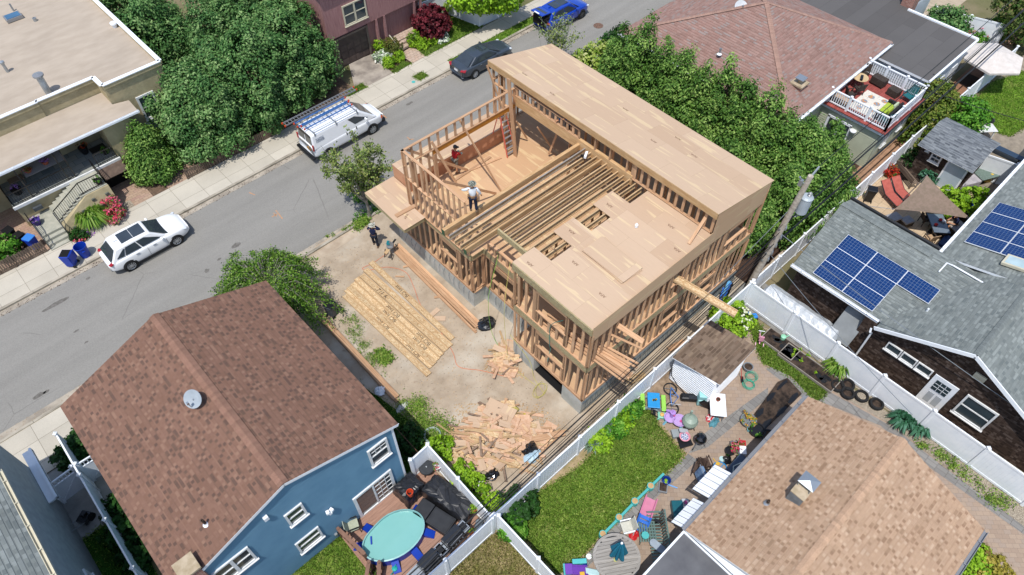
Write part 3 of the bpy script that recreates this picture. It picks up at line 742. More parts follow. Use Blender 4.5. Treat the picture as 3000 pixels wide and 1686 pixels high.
for a,b,s in(((1.99,13.06,7.7),(3.07,12.67,4.3),.14),((4.17,13.53,7.6),(4.51,10.75,4.3),.14),((0.66,13.28,7.8),(4.2,13.18,4.35),.14),((0.74,10.68,7.5),(4.15,10.76,4.35),.14),((7.58,12.92,6),(8.34,12.83,4.4),.09),((7.95,11.64,6.2),(8.83,11.36,4.4),.09),((8.43,10.64,6),(8.33,11.06,4.4),.12)):
 mb=MB();mb.beam(a,b,.04,s);mb.build('brace',m_stud,HB)
lum=0
def HL(p):return MW[HB.name]@V3(p)
def lumber(name,label,a,b,w,h,mat=None,group=None,local=True):
 a,b=(HL(a),HL(b))if local else(V3(a),V3(b));mb=MB();mb.beam((0,0,0),b-a,w,h)
 return one(name,label,'board',mb,mat or m_stud,a,0,group)
lumber('loose_board','long board lying on the front room floor below the red-shirted worker',(3.99,13.22,4.26),(6.31,12.78,4.26),.14,.045)
lumber('loose_board','short light board lying at the edge of the plywood canopy over the front door',(-.8,12.97,4.4),(0.4,12.91,4.4),.24,.05)
lumber('loose_board','board laid along the foot of the street-side wall behind the red-shirted worker',(3.04,13.09,4.26),(5.91,13.21,4.26),.14,.05)
lumber('loose_board','diagonal prop board leaning from the upper wall onto the deck corner',(8.32,0.7,8.1),(6.53,0.36,7.24),.14,.04)
lumber('loose_board','short plank end poking out between the rear studs, upper of two',(1.72,0,5.9),(2.09,-1.17,5.55),.26,.045)
lumber('loose_board','short plank poking out low between the rear studs, just below another',(1.37,.2,5.44),(2.0,-1.25,5.2),.1,.045)
mb=MB();a,b=HL((5.75,.5,5.58)),HL((6.51,-2.86,5.2))
mb2=MB();dd=b-a;mb2.beam((0,0,0),dd,.4,.06,0);mb2.beam(V3((0,0,.05))+dd.cross(V3((0,0,1))).normalized()*.17,dd+V3((0,0,.05))+dd.cross(V3((0,0,1))).normalized()*.17,.05,.06,1);mb2.beam(V3((0,0,.05))-dd.cross(V3((0,0,1))).normalized()*.17,dd+V3((0,0,.05))-dd.cross(V3((0,0,1))).normalized()*.17,.05,.06,1)
one('wood_joist','single I-joist pushed far out of the rear wall above the vinyl fence','joist',mb2,[m_osbg,m_flange],a)
for i in range(12):
 lumber('loose_stud','studs fanned out in a pile sticking through the rear corner of the frame',(.22+i*.055+rng.uniform(-.03,.03),3.2-(i%4)*.3,4.35+(i%3)*.05),(.62+i*.1+rng.uniform(-.05,.05),-1.3-rng.uniform(0,.5)+.03*i,4.42+(i%3)*.05),.1,.045,group='studs sticking out of the rear corner')
for i,(rz,dx)in enumerate(((.1,.05),(.045,.0),(.08,.03),(0,0),(.01,.02))):
 mb=MB();mb.slab([(-1.22,-.61,.019),(1.22,-.61,.019),(1.22,.61,.019),(-1.22,.61,.019)],.018,0,((-1.2+i,-.6,0),(1,0,0),(0,1,0)))
 c=HL(((3.3+dx),2.05-dx,ZD+.004+i*.0215))
 one('plywood_sheet','loose plywood sheet in the small stack lying on the rear deck','plywood',mb,m_deck,c,R(90-.9)-rz,'stacked plywood sheets on the deck')
sl=T('step_ladder','tall orange step ladder leaning open in the front room corner','ladder',HL((6.57,12.54,4.24)),R(-.9))
mo=pl('orange_fibreglass','e0705c');H=2.55
for s in(0,1):
 mb=MB();mb.beam((s*.62,0,0),(.12+s*.38,.75,H),.035,.08);mb.build('side_rail',mo,sl)
 mb=MB();mb.beam((s*.62,1.5,0),(.12+s*.38,.82,H),.03,.05);mb.build('rear_leg',mo,sl)
for i in range(8):
 f=(i+.6)/8.4;mb=MB();mb.cbox((.31,.75*f,H*f),(.6-.22*f,.1,.03));mb.build('step',m_alu,sl)
mb=MB();mb.cbox((.31,.78,H+.02),(.42,.22,.05));mb.build('top_cap',m_alu,sl)
def cable(name,label,pts,r,mat,cat='cable',group=None,n=6):
 P=[V3(p)for p in pts];out=[]
 for i in range(len(P)-1):
  a,b,c,d=P[max(i-1,0)],P[i],P[i+1],P[min(i+2,len(P)-1)]
  for k in range(n):
   t=k/n;out.append(.5*((2*b)+(c-a)*t+(2*a-5*b+4*c-d)*t*t+(3*b-a-3*c+d)*t**3))
 out.append(P[-1]);o=out[0];mb=MB();mb.tube([q-o for q in out],r,5)
 return one(name,label,cat,mb,mat,o,0,group)
m_yel=pl('yellow_cord','cfc468');m_grn=pl('green_cord','7fb83a');m_org=pl('orange_cord','e88a66')
cable('air_hose','lime air hose draped over the recess of the left wall',[HL((1.05,7.15,5.1)),HL((1.18,7.26,4.5)),HL((-.12,6.5,3.2)),HL((-.35,6.1,.9)),HL((-.4,5.3,.05))],.011,m_grn,'hose')
cable('electric_cable','yellow cord hanging down beside the lime hose',[HL((1.2,6.36,5)),HL((-.05,5.4,3.6)),HL((-.2,5.2,1.6)),HL((-.5,4.6,.05)),HL((-.6,3.6,.04)),HL((-.5,2.6,.04))],.011,m_yel,'cord')
cable('electric_cable','yellow cord running along the foundation edge to the rear corner',[HL((-.06,5.0,1.5)),HL((-.1,4.0,1.15)),HL((-.12,3.4,.75)),HL((-.3,2.9,.1)),HL((-.5,2.0,.03))],.011,m_yel,'cord')
cable('electric_wire','teal wire looped through the upper window opening',[HL((-.08,1.6,6.3)),HL((-.12,2.1,5.6)),HL((-.1,2.3,4.9)),HL((-.12,2.2,3.6)),HL((.3,2.5,2.9)),HL((-.1,2.3,2.2))],.014,pl('teal_wire','2f8a80'),'wire')
cable('electric_cable','thin orange cord snaking across the sandy lot',[(12.88,24.33,0.02),(11.88,24.31,0.02),(11.21,24.4,0.02),(11.53,23.97,0.02),(12.36,23.46,0.02),(12.84,22.48,0.02),(12.52,21.35,0.02),(12.04,20.17,0.02),(11.9,18.97,0.02),(11.37,16.7,0.02),(11,15.73,0.02),(11.68,14.77,0.02),(12.4,13.57,0.02)],.014,m_org,'cord')
cable('electric_cable','coiled yellow cord on the dirt near the foundation opening',[V3((13.04,11.9,0.02))+V3((.42*math.cos(a)*(1+.2*math.sin(a*2.3)),.3*math.sin(a*1.03),.004*i))for i,a in enumerate([k*.7 for k in range(34)])],.008,m_yel,'cord',n=3)
# house helpers
def lapwall(mb,o,u,L,z0,z1,clip=None,lap=.12,mi=0,out=.02):
 o=V3((o[0],o[1],0));u=V3((u[0],u[1],0));n=V3((u.y,-u.x,0));mb.cr=.5
 z=z0
 while z<z1-.01:
  h=min(lap,z1-z)
  a0,b0=clip(z+.004)if clip else(0,L);a1,b1=clip(min(z+h,z1)-.004)if clip else(0,L)
  if b0-a0>.02 or b1-a1>.02:
   A,B=o+u*a0+V3((0,0,z)),o+u*b0+V3((0,0,z));Cc,D=o+u*b1+V3((0,0,z+h)),o+u*a1+V3((0,0,z+h))
   mb.face([A+n*out,B+n*out,Cc,D],mi,[(a0,z),(b0,z),(b1,z+h),(a1,z+h)])
   mb.face([A,B,B+n*out,A+n*out],mi)
  z+=h
 mb.cr=None
def flatwall(mb,o,u,L,z0,z1,mi=0,clip=None):
 u=V3((u[0],u[1],0));o=V3((o[0],o[1],0))
 mb.face([o+V3((0,0,z0)),o+u*L+V3((0,0,z0)),o+u*L+V3((0,0,z1)),o+V3((0,0,z1))],mi,[(0,z0),(L,z0),(L,z1),(0,z1)])
def win(par,TL,BR,n,sash='h',grid=None,fm=None,name='window',gm=None,fw=.09,deep=.05,sillm=True):
 n=V3((n[0],n[1],0)).normalized();u=V3((-n.y,n.x,0));TL,BR=V3(TL),V3(BR)
 d=BR-TL;w=d.dot(u);h=-d.z;c=V3((0,0,0));o=TL-V3((0,0,h))
 o=o-n*(d.dot(n)*0)
 def P(a,z,k):return o+u*a+V3((0,0,z))+n*k
 mb=MB()
 def bar(a0,z0,a1,z1,k0,k1):mb.hexa([P(a0,z0,k0),P(a1,z0,k0),P(a1,z0,k1),P(a0,z0,k1),P(a0,z1,k0),P(a1,z1,k0),P(a1,z1,k1),P(a0,z1,k1)])
 k=.012+deep
 bar(0,0,fw,h,-.02,k);bar(w-fw,0,w,h,-.02,k);bar(fw,h-fw,w-fw,h,-.02,k);bar(fw,0,w-fw,fw,-.02,k)
 if sash=='h':bar(fw,h*.5-.03,w-fw,h*.5+.03,0,k-.02)
 if sash=='v':bar(w*.5-.04,fw,w*.5+.04,h-fw,0,k-.01)
 if sash=='hv':bar(w*.5-.06,fw,w*.5+.06,h-fw,0,k-.005);bar(fw,h*.5-.025,w*.5-.06,h*.5+.025,0,k-.02);bar(w*.5+.06,h*.5-.025,w-fw,h*.5+.025,0,k-.02)
 if grid:
  a0,z0,a1,z1,nx,nz=grid
  for i in range(1,nx):x=w*(a0+(a1-a0)*i/nx);bar(x-.012,h*z0,x+.012,h*z1,.0,.03)
  for i in range(1,nz):z=h*(z0+(z1-z0)*i/nz);bar(w*a0,z-.012,w*a1,z+.012,.0,.028)
 f=mb.build(name,fm or m_whitet,par,True)
 mb=MB();mb.face([P(fw,fw,.008),P(w-fw,fw,.008),P(w-fw,h-fw,.008),P(fw,h-fw,.008)]);mb.build('pane',gm or m_glass,f,True)
 if sillm:
  mb=MB();mb.hexa([P(-.04,-.05,-.01),P(w+.04,-.05,-.01),P(w+.04,-.05,k+.05),P(-.04,-.05,k+.05),P(-.04,-.002,-.01),P(w+.04,-.002,-.01),P(w+.04,-.002,k+.05),P(-.04,-.002,k+.05)]);mb.build('sill',fm or m_whitet,f,True)
 return f
def roofp(mb,pts,eu,t=.14,mi=0,side=1,h=.17,lift=.016):
 """roof plane laid in overlapping courses; eu = direction of the eave (uv u axis)"""
 P=[V3(p)for p in pts];n=(P[1]-P[0]).cross(P[2]-P[1]).normalized()
 if n.z<0:n=-n;P=P[::-1]
 u=V3(eu).normalized();v=n.cross(u)
 if v.z<0:v=-v
 o=min(P,key=lambda p:p.dot(v));mb.slab([p-n*.02 for p in P],t-.02,side,None,side)
 Q=[((p-o).dot(u),(p-o).dot(v))for p in P];vm=max(q[1]for q in Q);k=0
 def clip(pl,c,s):
  r=[]
  for a,b in zip(pl,pl[1:]+pl[:1]):
   da,db=s*(a[1]-c),s*(b[1]-c)
   if da>=0:r.append(a)
   if da*db<0:f=da/(da-db);r.append((a[0]+(b[0]-a[0])*f,c))
  return r
 while k*h<vm-.005:
  a,b=k*h,min(vm,(k+1)*h);r=clip(clip(Q,a,1),b,-1)
  if len(r)>2:
   W_=[o+u*x+v*y+n*(lift*(1-(y-a)/h))for x,y in r];mb.face(W_,mi,[(x+30,y)for x,y in r])
   lo=[p for p in r if abs(p[1]-a)<1e-4]
   if len(lo)>=2 and k:x0,x1=min(p[0]for p in lo),max(p[0]for p in lo);mb.face([o+u*x0+v*a,o+u*x1+v*a,o+u*x1+v*a+n*lift,o+u*x0+v*a+n*lift],mi,[(x0+30,a),(x1+30,a),(x1+30,a+.01),(x0+30,a+.01)])
  k+=1
def ridgecap(mb,a,b,s1,s2,w=.22,step=.15,lift=.05):
 """overlapping cap shingles along a ridge or hip; s1, s2: downslope directions either side"""
 a,b=V3(a),V3(b);d=b-a;L=d.length;d.normalize();s1,s2=V3(s1).normalized(),V3(s2).normalized();k=0.
 up=V3((0,0,1))
 while k<L:
  p,q=a+d*k+up*(lift+.012),a+d*min(L,k+step*1.15)+up*(lift+.002)
  mb.cr=rng.random()
  mb.face([p,q,q+s1*w,p+s1*w]);mb.face([p,p+s2*w,q+s2*w,q]);mb.face([p,p+s1*w,p+s1*w-up*.012,p-up*.012]);k+=step
 mb.cr=None
def pipe(par,base,h,r,mat,name='vent_pipe',cap=None,flash=None,n=10):
 mb=MB();b=V3(base);mb.lathe([(r,0),(r,h),(r*.8,h),(r*.8,h-.05),(0,h-.05)],b,n)
 o=mb.build(name,mat,par,True,True)
 if flash:mb=MB();mb.lathe([(r*2.4,0),(r*1.2,.07),(r*1.02,.12)],b,n);mb.build('flashing',flash,o,True,True)
 if cap:
  mb=MB();mb.lathe([(r*1.25,h-.02),(r*1.6,h+.03),(r*1.55,h+.12),(0,h+.17)],b,14);mb.build('cap',cap,o,True)
 return o
def dish(par,base,r,face,mat,name='satellite_dish'):
 t=V3(face).normalized();mb=MB();m=Matrix.Translation(V3(base)+V3((0,0,.45)))@t.to_track_quat('Z','Y').to_matrix().to_4x4()
 mb.lathe([(0,-.09),(r*.5,-.06),(r,.0),(r*1.0,.02),(r*.5,-.035),(0,-.06)],n=24);mb.mat4(m)
 o=mb.build(name,mat,par,True,True)
 mb=MB();mb.tube([V3(base),V3(base)+V3((0,0,.3)),V3(base)+V3((0,0,.42))],.03,6);mb.tube([m@V3((0,-r*.9,0)),m@V3((0,-r*.3,r*.8))],.015,5);mb.cbox(m@V3((0,-r*.25,r*.82)),(.09,.09,.12));mb.build('mount',m_steel,o,True)
 return o
def gutter(par,a,b,mat,r=.07,name='gutter'):
 a,b=V3(a),V3(b);d=(b-a).normalized();s=V3((d.y,-d.x,0));mb=MB();w=r
 for k,(p,q,ww,hh)in enumerate(((s*w,0,.02,.12),(-s*w,0,.02,.12),(V3((0,0,-.05)),0,.13,.02))):mb.beam(a+p,b+p,ww,hh)
 n=int((b-a).length/1.1)
 for i in range(n):c=a.lerp(b,(i+.5)/n);mb.beam(c-s*.08+V3((0,0,.05)),c+s*.08+V3((0,0,.05)),.03,.02)
 return mb.build(name,mat,par,True)
def chim(par,c,d,z0,z1,mat,top,name='chimney'):
 mb=MB();mb.box(c[0]-d[0]/2,c[1]-d[1]/2,z0,c[0]+d[0]/2,c[1]+d[1]/2,z1);o=mb.build(name,mat,par,True)
 mb=MB();mb.box(c[0]-d[0]/2-.06,c[1]-d[1]/2-.06,z1,c[0]+d[0]/2+.06,c[1]+d[1]/2+.06,z1+.1);mb.build('chimney_cap',top,o,True);return o
def hcl(*hs,k=.8):return[(i/len(hs),hx(h,k))for i,h in enumerate(hs)]
sh_brown=shingle('brown_shingles',hcl('9a7664','967260','806557','987462','9d7866','7b6155','997564','a8836f',k=.56),w=.13,dark=.55)
sh_tan=shingle('tan_shingles',hcl('bfa084','ba9b80','a98b71','bc9d82','caad92','bb9c80','a2836a','c0a186',k=.72),w=.13,dark=.5)
sh_rose=shingle('rose_shingles',hcl('a8867b','a27f74','ab8b80','a5867b','a2928b','9b7b70',k=.68),w=.28,dark=.7)
sh_grey=shingle('grey_shingles',hcl('8b918e','838986','959b97','8a908c','7b8280','9ca29e',k=.66),w=.2,dark=.5)
sh_shed=shingle('shed_shingles',hcl('8b7868','7a6858','97836f','6c5b4d','85705f',k=.7),w=.32,h=.16,dark=.6)
sh_grey2=shingle('dark_grey_shingles',hcl('878c90','787d82','94999c','6a6f74',k=.7),w=.3,h=.16,dark=.6)
m_brick=bricks('chimney_brick',[(0,hx('8e4f40')),(.5,hx('a5614e')),(1,hx('b4796a'))],.2,.07,hx('b5a79a'),.012,coord='uv')
m_capst=M('cap_stone',hx('c3b196'),hx('a89678'),.9,4)
s_blue=M('blue_siding',hx('709ab4',.8),hx('6690ab',.8),.55,1.5,big=.06)
s_sage=M('sage_siding',hx('c9cdb4'),hx('bcc0a8'),.6,1.5,big=.06)
s_grey=M('pale_grey_siding',hx('ccd2d6'),hx('c0c6ca'),.6,1.5,big=.06)
s_stuc=M('tan_stucco',hx('c0b18c'),hx('ad9f7c'),.95,2.5,bump=.5,bscale=9,big=.1)
s_gstuc=M('grey_stucco',hx('b5b8b4'),hx('a6a9a6'),.95,3,bump=.35,bscale=30)
s_cedar=shingle('dark_cedar',hcl('4c3d35','3d312b','5a4a41','46382f','6b5c53',k=.62),w=.14,h=.17,dark=.7)
s_red=None
# brown-roofed blue house
ex0,ex1,rx,ez,rz_,ya,yb=-3.92,5.6,.85,5.4,7.2,12.62,22.6
bh=T('blue_house','blue clapboard house with brown shingle gable roof and a dish near the ridge','house',(rx,17.6,0))
mb=MB();A=(ex0,ya,ez),(ex0,yb,ez),(rx,yb,rz_),(rx,ya,rz_);roofp(mb,A,(0,1,0))
B=(ex1,ya,ez),(ex1,yb,ez),(rx,yb,rz_),(rx,ya,rz_);roofp(mb,B,(0,1,0))
rf=mb.build('roof',[sh_brown,m_whitet],bh,True)
mb=MB();sl1,sl2=V3((ex0-rx,0,ez-rz_)),V3((ex1-rx,0,ez-rz_));ridgecap(mb,(rx,ya,rz_),(rx,yb,rz_),sl1,sl2);mb.build('ridge_cap',M('cap_brown',hx('a9846f',.62),hx('986f5e',.62),.9,30,rv=.12),rf,True)
wy,wx0,wx1=12.76,-3.6,5.38
def gab(z,a=0):
 k=max(0,(z-(ez-.1))/(rz_-ez));return(max(0,k*(rx-wx0)),(wx1-wx0)-max(0,k*(wx1-rx)))
mb=MB();lapwall(mb,(wx0,wy),(1,0),wx1-wx0,-.05,rz_-.18,gab,.18);lapwall(mb,(wx1,wy),(0,1),9.6,-.05,ez-.1,None,.11);lapwall(mb,(wx0,wy+9.6),(0,-1),9.6,-.05,ez-.1,None,.11)
lapwall(mb,(wx1,wy+9.6),(-1,0),wx1-wx0,-.05,ez-.1,None,.11);mb.face([(wx1,wy+9.6,ez-.15),(wx0,wy+9.6,ez-.15),(rx,wy+9.6,rz_-.15)],0)
mb.build('wall',s_blue,bh,True)
mb=MB();mb.box(wx1-.1,wy-.03,-.05,wx1+.03,wy-.002,ez-.12);mb.box(wx1+.002,wy-.03,-.05,wx1+.03,wy+.1,ez-.12)
for s in(ex0,ex1):mb.beam((s,ya+.01,ez-.09),(rx,ya+.01,rz_-.09),.03,.16)
mb.build('corner_trim',m_white,bh,True)
win(bh,(4.05,12.74,4.92),(4.99,12.74,3.53),(0,-1),'h',(.1,.52,.9,.95,3,2))
win(bh,(0.26,12.74,4.98),(1.03,12.74,3.89),(0,-1),'h')
win(bh,(-.01,12.74,2.31),(1.09,12.74,1.19),(0,-1),'h')
win(bh,(-2.75,12.74,4.86),(-1.3,12.74,3.57),(0,-1),'hv')
dr=win(bh,(2.77,12.74,2.2),(4.75,12.74,0.07),(0,-1),'v',(.52,.05,.95,.95,3,5),name='sliding_door',fw=.13)
mb=MB();a=V3((1.74,12.74,2.87))
for dx,dz in((-.08,.05),(.1,.02),(0,-.1)):mb.cbox(a+V3((dx,-.1,dz)),(.13,.16,.13),dx*3)
mb.build('flood_light',m_white,bh,True)
mb=MB();mb.cbox(V3((-.25,12.74,5.82))+V3((0,-.06,0)),(.18,.14,.22));mb.build('vent_hood',m_white,bh,True)
mb=MB();mb.cbox(V3((1.53,12.74,0.46))+V3((0,-.05,0)),(.12,.1,.16));mb.build('outlet_box',m_steel,bh,True)
def onroof(xy):x=xy[0];return(x,xy[1],rz_-(rz_-ez)*(abs(x-rx)/(rx-ex0)))
dish(bh,onroof((.15,17.75)),.37,(-.5,-.35,.62),M('grey_dish',hx('aeb6bb'),hx('9fa8ae'),.5,2))
pipe(bh,onroof((-1.9,13.75)),.42,.05,m_soil,flash=m_white)
chim(bh,(-3.1,12.9),(.6,.6),4.6,6.1,m_brick,m_capst)
# grey stucco house, lower left corner
gl=T('grey_stucco_house','grey stucco house with grey shingle roof cut by the lower left corner','house',(-9,16,0))
mb=MB();mb.box(-13,4,0,-6.62,23.6,5.6);mb.build('wall',s_gstuc,gl,True)
mb=MB();roofp(mb,((-6.95+.25,4,5.7),(-6.7,23.8,5.7),(-10,23.8,7.2),(-10,4,7.2)),(0,1,0));roofp(mb,((-13.3,4,5.7),(-13.3,23.8,5.7),(-10,23.8,7.2),(-10,4,7.2)),(0,1,0));mb.build('roof',[sh_grey,m_whitet],gl,True)
gutter(gl,(-6.62,4,5.66),(-6.62,21.2,5.66),m_cream)
mb=MB();mb.box(-6.6,21.4,1.9,-6.2,24.4,2.0);mb.box(-6.3,21.4,1.8,-6.2,24.4,2.1)
mb.build('awning',m_white,gl,True)
for q,s in(((-7.07,18.83,2.6),.16),):
 mb=MB();p0=V3((-6.6,13.9,2.5));mb.tube([p0,p0+V3((.25,0,.02)),p0+V3((.3,.1,.0)),p0+V3((.3,.18,-.15))],.06,8);p0=V3((-6.6,13.5,2.3));mb.tube([p0,p0+V3((.25,0,.02)),p0+V3((.35,-.1,.0)),p0+V3((.35,-.2,-.1))],.06,8);mb.build('vent_pipe',m_white,gl,True)
win(gl,(-6.61,16.2,2.3),(-6.61,17.6,1.6),(1,0),'v')
# tan-roofed house, lower right
th=T('tan_roof_house','low white house with tan shingle gable roof in the lower right','house',(16,-1.6,0))
mb=MB();xa,xb=11.55,20.35;er,ee,ra=4.55,3.05,-1.52
def xs(y):return xb
roofp(mb,((xa,2.34,ee),(20.3,2.34,ee),(20.36,ra,er),(xa,ra,er)),(1,0,0));roofp(mb,((xa,-5.72,ee),(20.2,-5.72,ee),(20.36,ra,er),(xa,ra,er)),(1,0,0))
rf=mb.build('roof',[sh_tan,m_whitet],th,True)
mb=MB();ridgecap(mb,(xa,ra,er),(20.36,ra,er),(0,3.8,-1.5),(0,-4.2,-1.5),.18);mb.build('ridge_cap',M('cap_tan',hx('cbaa8e',.78),hx('b39174',.78),.9,30,rv=.12),rf,True)
mb=MB();mb.box(11.9,-5.4,0,20.0,2.0,ee-.12);lapwall(mb,(11.9,1.99),(1,0),.1,0,.1);mb.face([(20.0,-5.4,ee-.12),(20.0,2.0,ee-.12),(20.02,ra,er-.16)]);mb.build('wall',s_grey,th,True)
gutter(th,(xa,2.42,ee-.03),(20.3,2.42,ee-.03),m_alu);gutter(th,(xa,-5.8,ee-.03),(20.2,-5.8,ee-.03),m_alu)
def ontan(x,y):return(x,y,er-(er-ee)*((y-ra)/3.86 if y>ra else(ra-y)/4.2))
c=ontan(15.55,.1);mb=MB();mb.box(c[0]-.42,c[1]-.28,c[2]-.4,c[0]+.42,c[1]+.28,c[2]+.62);cm=mb.build('chimney',M('grey_chimney',hx('8b8f90'),hx('6e7273'),.8,3),th,True)
mb=MB();mb.box(c[0]-.44,c[1]-.3,c[2]+.62,c[0]+.44,c[1]+.3,c[2]+.67);mb.build('chimney_cap',m_capst,cm,True)
mb=MB();mb.face([(c[0]-.1+dx,c[1]+dy,c[2]+z)for dx,dy,z in((0,-.34,1.02),(.6,-.34,1.02),(.3,0,1.12))]);mb.face([(c[0]-.1+dx,c[1]+dy,c[2]+z)for dx,dy,z in((.6,-.34,1.02),(.6,.34,1.02),(.3,0,1.12))]);mb.face([(c[0]-.1+dx,c[1]+dy,c[2]+z)for dx,dy,z in((.6,.34,1.02),(0,.34,1.02),(.3,0,1.12))]);mb.face([(c[0]-.1+dx,c[1]+dy,c[2]+z)for dx,dy,z in((0,.34,1.02),(0,-.34,1.02),(.3,0,1.12))])
for dx in(-.05,.45):
 for dy in(-.25,.25):mb.beam((c[0]+dx,c[1]+dy,c[2]+.67),(c[0]+dx,c[1]+dy,c[2]+1.03),.03,.03)
mb.build('rain_hood',m_steel,cm,True)
pipe(th,ontan(16.3,.05),.5,.055,m_white,flash=m_steel);pipe(th,ontan(14.5,.75),.3,.06,m_soil,flash=m_steel);pipe(th,ontan(16.0,.2),.3,.05,m_black)
for q,r_,w in((((13.41,3.23,2.6)),None,1.55),(((11.67,2.95,2.6)),None,1.45),):
 mb=MB();x=q[0];n=10;y1,y0=2.3,q[1]+.05
 for i in range(n):
  a,b=x+w*i/n,x+w*(i+1)/n-.02;k=.03 if i%2 else 0
  mb.hexa([(a,y0,2.42+k),(b,y0,2.42+k),(b,y1,2.9+k),(a,y1,2.9+k),(a,y0,2.46+k),(b,y0,2.46+k),(b,y1,2.94+k),(a,y1,2.94+k)])
  mb.box(a,y0-.01,2.25,b,y0,2.44+k)
 mb.build('window_awning',m_white,th,True)
mb=MB();x,w=17.0,1.3;mb.hexa([(x,2.5,2.5),(x+w,2.5,2.5),(x+w,2.3,2.9),(x,2.3,2.9),(x,2.5,2.55),(x+w,2.5,2.55),(x+w,2.3,2.95),(x,2.3,2.95)]);mb.build('window_awning',m_white,th,True)
mb=MB();mb.box(1,-6,2.7,11.5,2.32,2.86);pf=mb.build('porch_roof',M('grey_membrane',hx('6c6c6e'),hx('5d5d60'),.7,1.2),th,True)
mb=MB();mb.box(1,2.32,2.66,11.56,2.4,2.92);mb.box(11.5,-6,2.66,11.56,2.32,2.92);mb.build('fascia',m_white,pf,True)
mb=MB();mb.hexa([(11.6,-6,2.9),(12.2,-6,2.9),(12.2,2.2,2.9),(11.6,2.2,2.9),(11.6,-6,3.0),(12.2,-6,3.2),(12.2,2.2,3.05),(11.6,2.2,3.0)]);mb.build('flashing',m_white,pf,True)
mb=MB();mb.box(3,-5.5,0,11.3,1.9,2.7);mb.build('porch_wall',s_grey,th,True)
# stucco house across the road
su=T('stucco_house','tan stucco house with flat beige roof, white coping and railed porch','house',(2,46,0))
m_mem=M('beige_membrane',hx('bdae9c'),hx('b2a391'),.9,.8,stretch=(1,2.5,1),big=.12)
PZ=5.5
rp=[(9.85,41.85),(9.85,75),(-30,75),(-30,42.6),(2.9,42.95),(2.85,43.0),(6.2,43.0),(6.25,41.85)]
mb=MB();mb.prism(rp,0,PZ-.25);mb.build('wall',s_stuc,su,True)
mb=MB();mb.face([(p[0],p[1],PZ-.24)for p in rp]);rf=mb.build('roof',m_mem,su,True)
mb=MB()
for a,b in zip(rp,rp[1:]+rp[:1]):
 mb.beam((*a,PZ-.12),(*b,PZ-.12),.2,.25)
mb.build('parapet',s_stuc,su,True)
mb=MB()
for a,b in zip(rp,rp[1:]+rp[:1]):mb.beam((*a,PZ+.02),(*b,PZ+.02),.26,.05)
mb.build('coping',m_white,su,True)
pipe(su,(3.75,43.7,PZ-.24),1.15,.19,m_steel,'flue_pipe',m_alu,n=16);pipe(su,(2.74,47.44,5.26),.6,.09,m_steel,cap=m_steel);pipe(su,(6.07,51.88,5.26),.22,.12,m_steel);pipe(su,(9.55,47.67,5.26),.2,.14,m_white,cap=m_white);pipe(su,(5.46,54.06,5.26),.5,.06,m_steel)
a=(5.14,53.08,5.3);mb=MB();mb.cbox(V3(a)+V3((0,0,.1)),(1.0,.75,.2));sk_=mb.build('skylight',m_alu,su,True);mb=MB();mb.cbox(V3(a)+V3((0,0,.21)),(.84,.6,.03));mb.build('pane',glass('blue_skylight',(.03,.08,.14,1),.05),sk_,True)
mb=MB();mb.slab([(-12,40.45,4.08),(7.15,40.45,4.08),(7.15,41.5,4.2),(6.25,41.75,4.22),(6.2,42.95,4.45),(-12,42.95,4.45)],.12,0);mb.build('porch_roof',[m_mem],su,True)
gutter(su,(-12,40.38,4.02),(7.2,40.38,4.02),m_white)
mb=MB();mb.box(4.9,40.6,0,6.55,42.9,4.0);mb.box(6.55,41.3,0,9.2,41.35,.01);mb.build('porch_wall',s_stuc,su,True)
PF=1.72
mb=MB();mb.box(-1.3,40.5,0,4.9,42.9,PF-.1);mb.build('porch_base',s_stuc,su,True)
m_blu=bricks('bluestone',[(0,hx('7e8584')),(.5,hx('8f9490')),(1,hx('a09f92'))],.7,.5,hx('5c605e'),.01,.5)
mb=MB();mb.box(-1.36,40.4,PF-.1,4.95,42.9,PF);mb.build('porch_floor',m_blu,su,True)
mb=MB();mb.box(-1.4,40.34,PF-.16,4.98,40.44,PF+.02);mb.build('porch_edge',m_whitet,su,True)
m_step=M('stone_tread',hx('b9b6a6'),hx('a5a596'),.85,3)
for i in range(4):mb=MB();mb.box(-1.1,37.62+i*.28,0,.15,40.45,.155*(i+1));mb.build('step',m_step,su,True)
for i in range(7):mb=MB();mb.box(.16+i*.27,38.75,0,3.4,40.46,.62+(i+1)*.147);mb.build('step',m_step,su,True)
mb=MB()
for y0,y1 in((38.74,38.68),):
 q=[(.16,0),(3.42,0),(3.42,1.6),(2.05,1.6),(.16,.62)];a=[(x,38.2+z*.3,z)for x,z in q];mb.face(a);mb.face([(3.42,38.2,0),(3.42,40.4,0),(3.42,40.4,1.6),(3.42,38.68,1.6)]);mb.face([(.16,38.2,0),(.16,38.75,0),(.16,38.75,.62),(.16,38.39,.62)]);mb.face([a[2],(3.42,38.75,1.6),(2.05,38.75,1.6),a[3]]);mb.face([a[3],(2.05,38.75,1.6),(.16,38.75,.62),a[4]])
mb.build('planter_wall',s_stuc,su,True)
def railing(pts,h,par,gap=.13,name='railing',mat=None):
 mb=MB()
 for a,b in zip(pts,pts[1:]):
  a,b=V3(a),V3(b);up=V3((0,0,h));mb.beam(a+up,b+up,.05,.04);mb.beam(a+V3((0,0,.1)),b+V3((0,0,.1)),.03,.03)
  n=max(1,int((b-a).length/gap))
  for i in range(n+1):
   c=a.lerp(b,i/n);mb.beam(c+V3((0,0,.02)),c+up,.045 if i in(0,n)else.02,.045 if i in(0,n)else.02,up=(0,1,0))
 return mb.build(name,mat or m_blackm,par,True)
railing([(-1.3,42.7,PF),(-1.3,40.5,PF),(2.3,40.5,PF)],.85,su);railing([(3.7,40.5,PF),(4.85,40.5,PF)],.85,su)
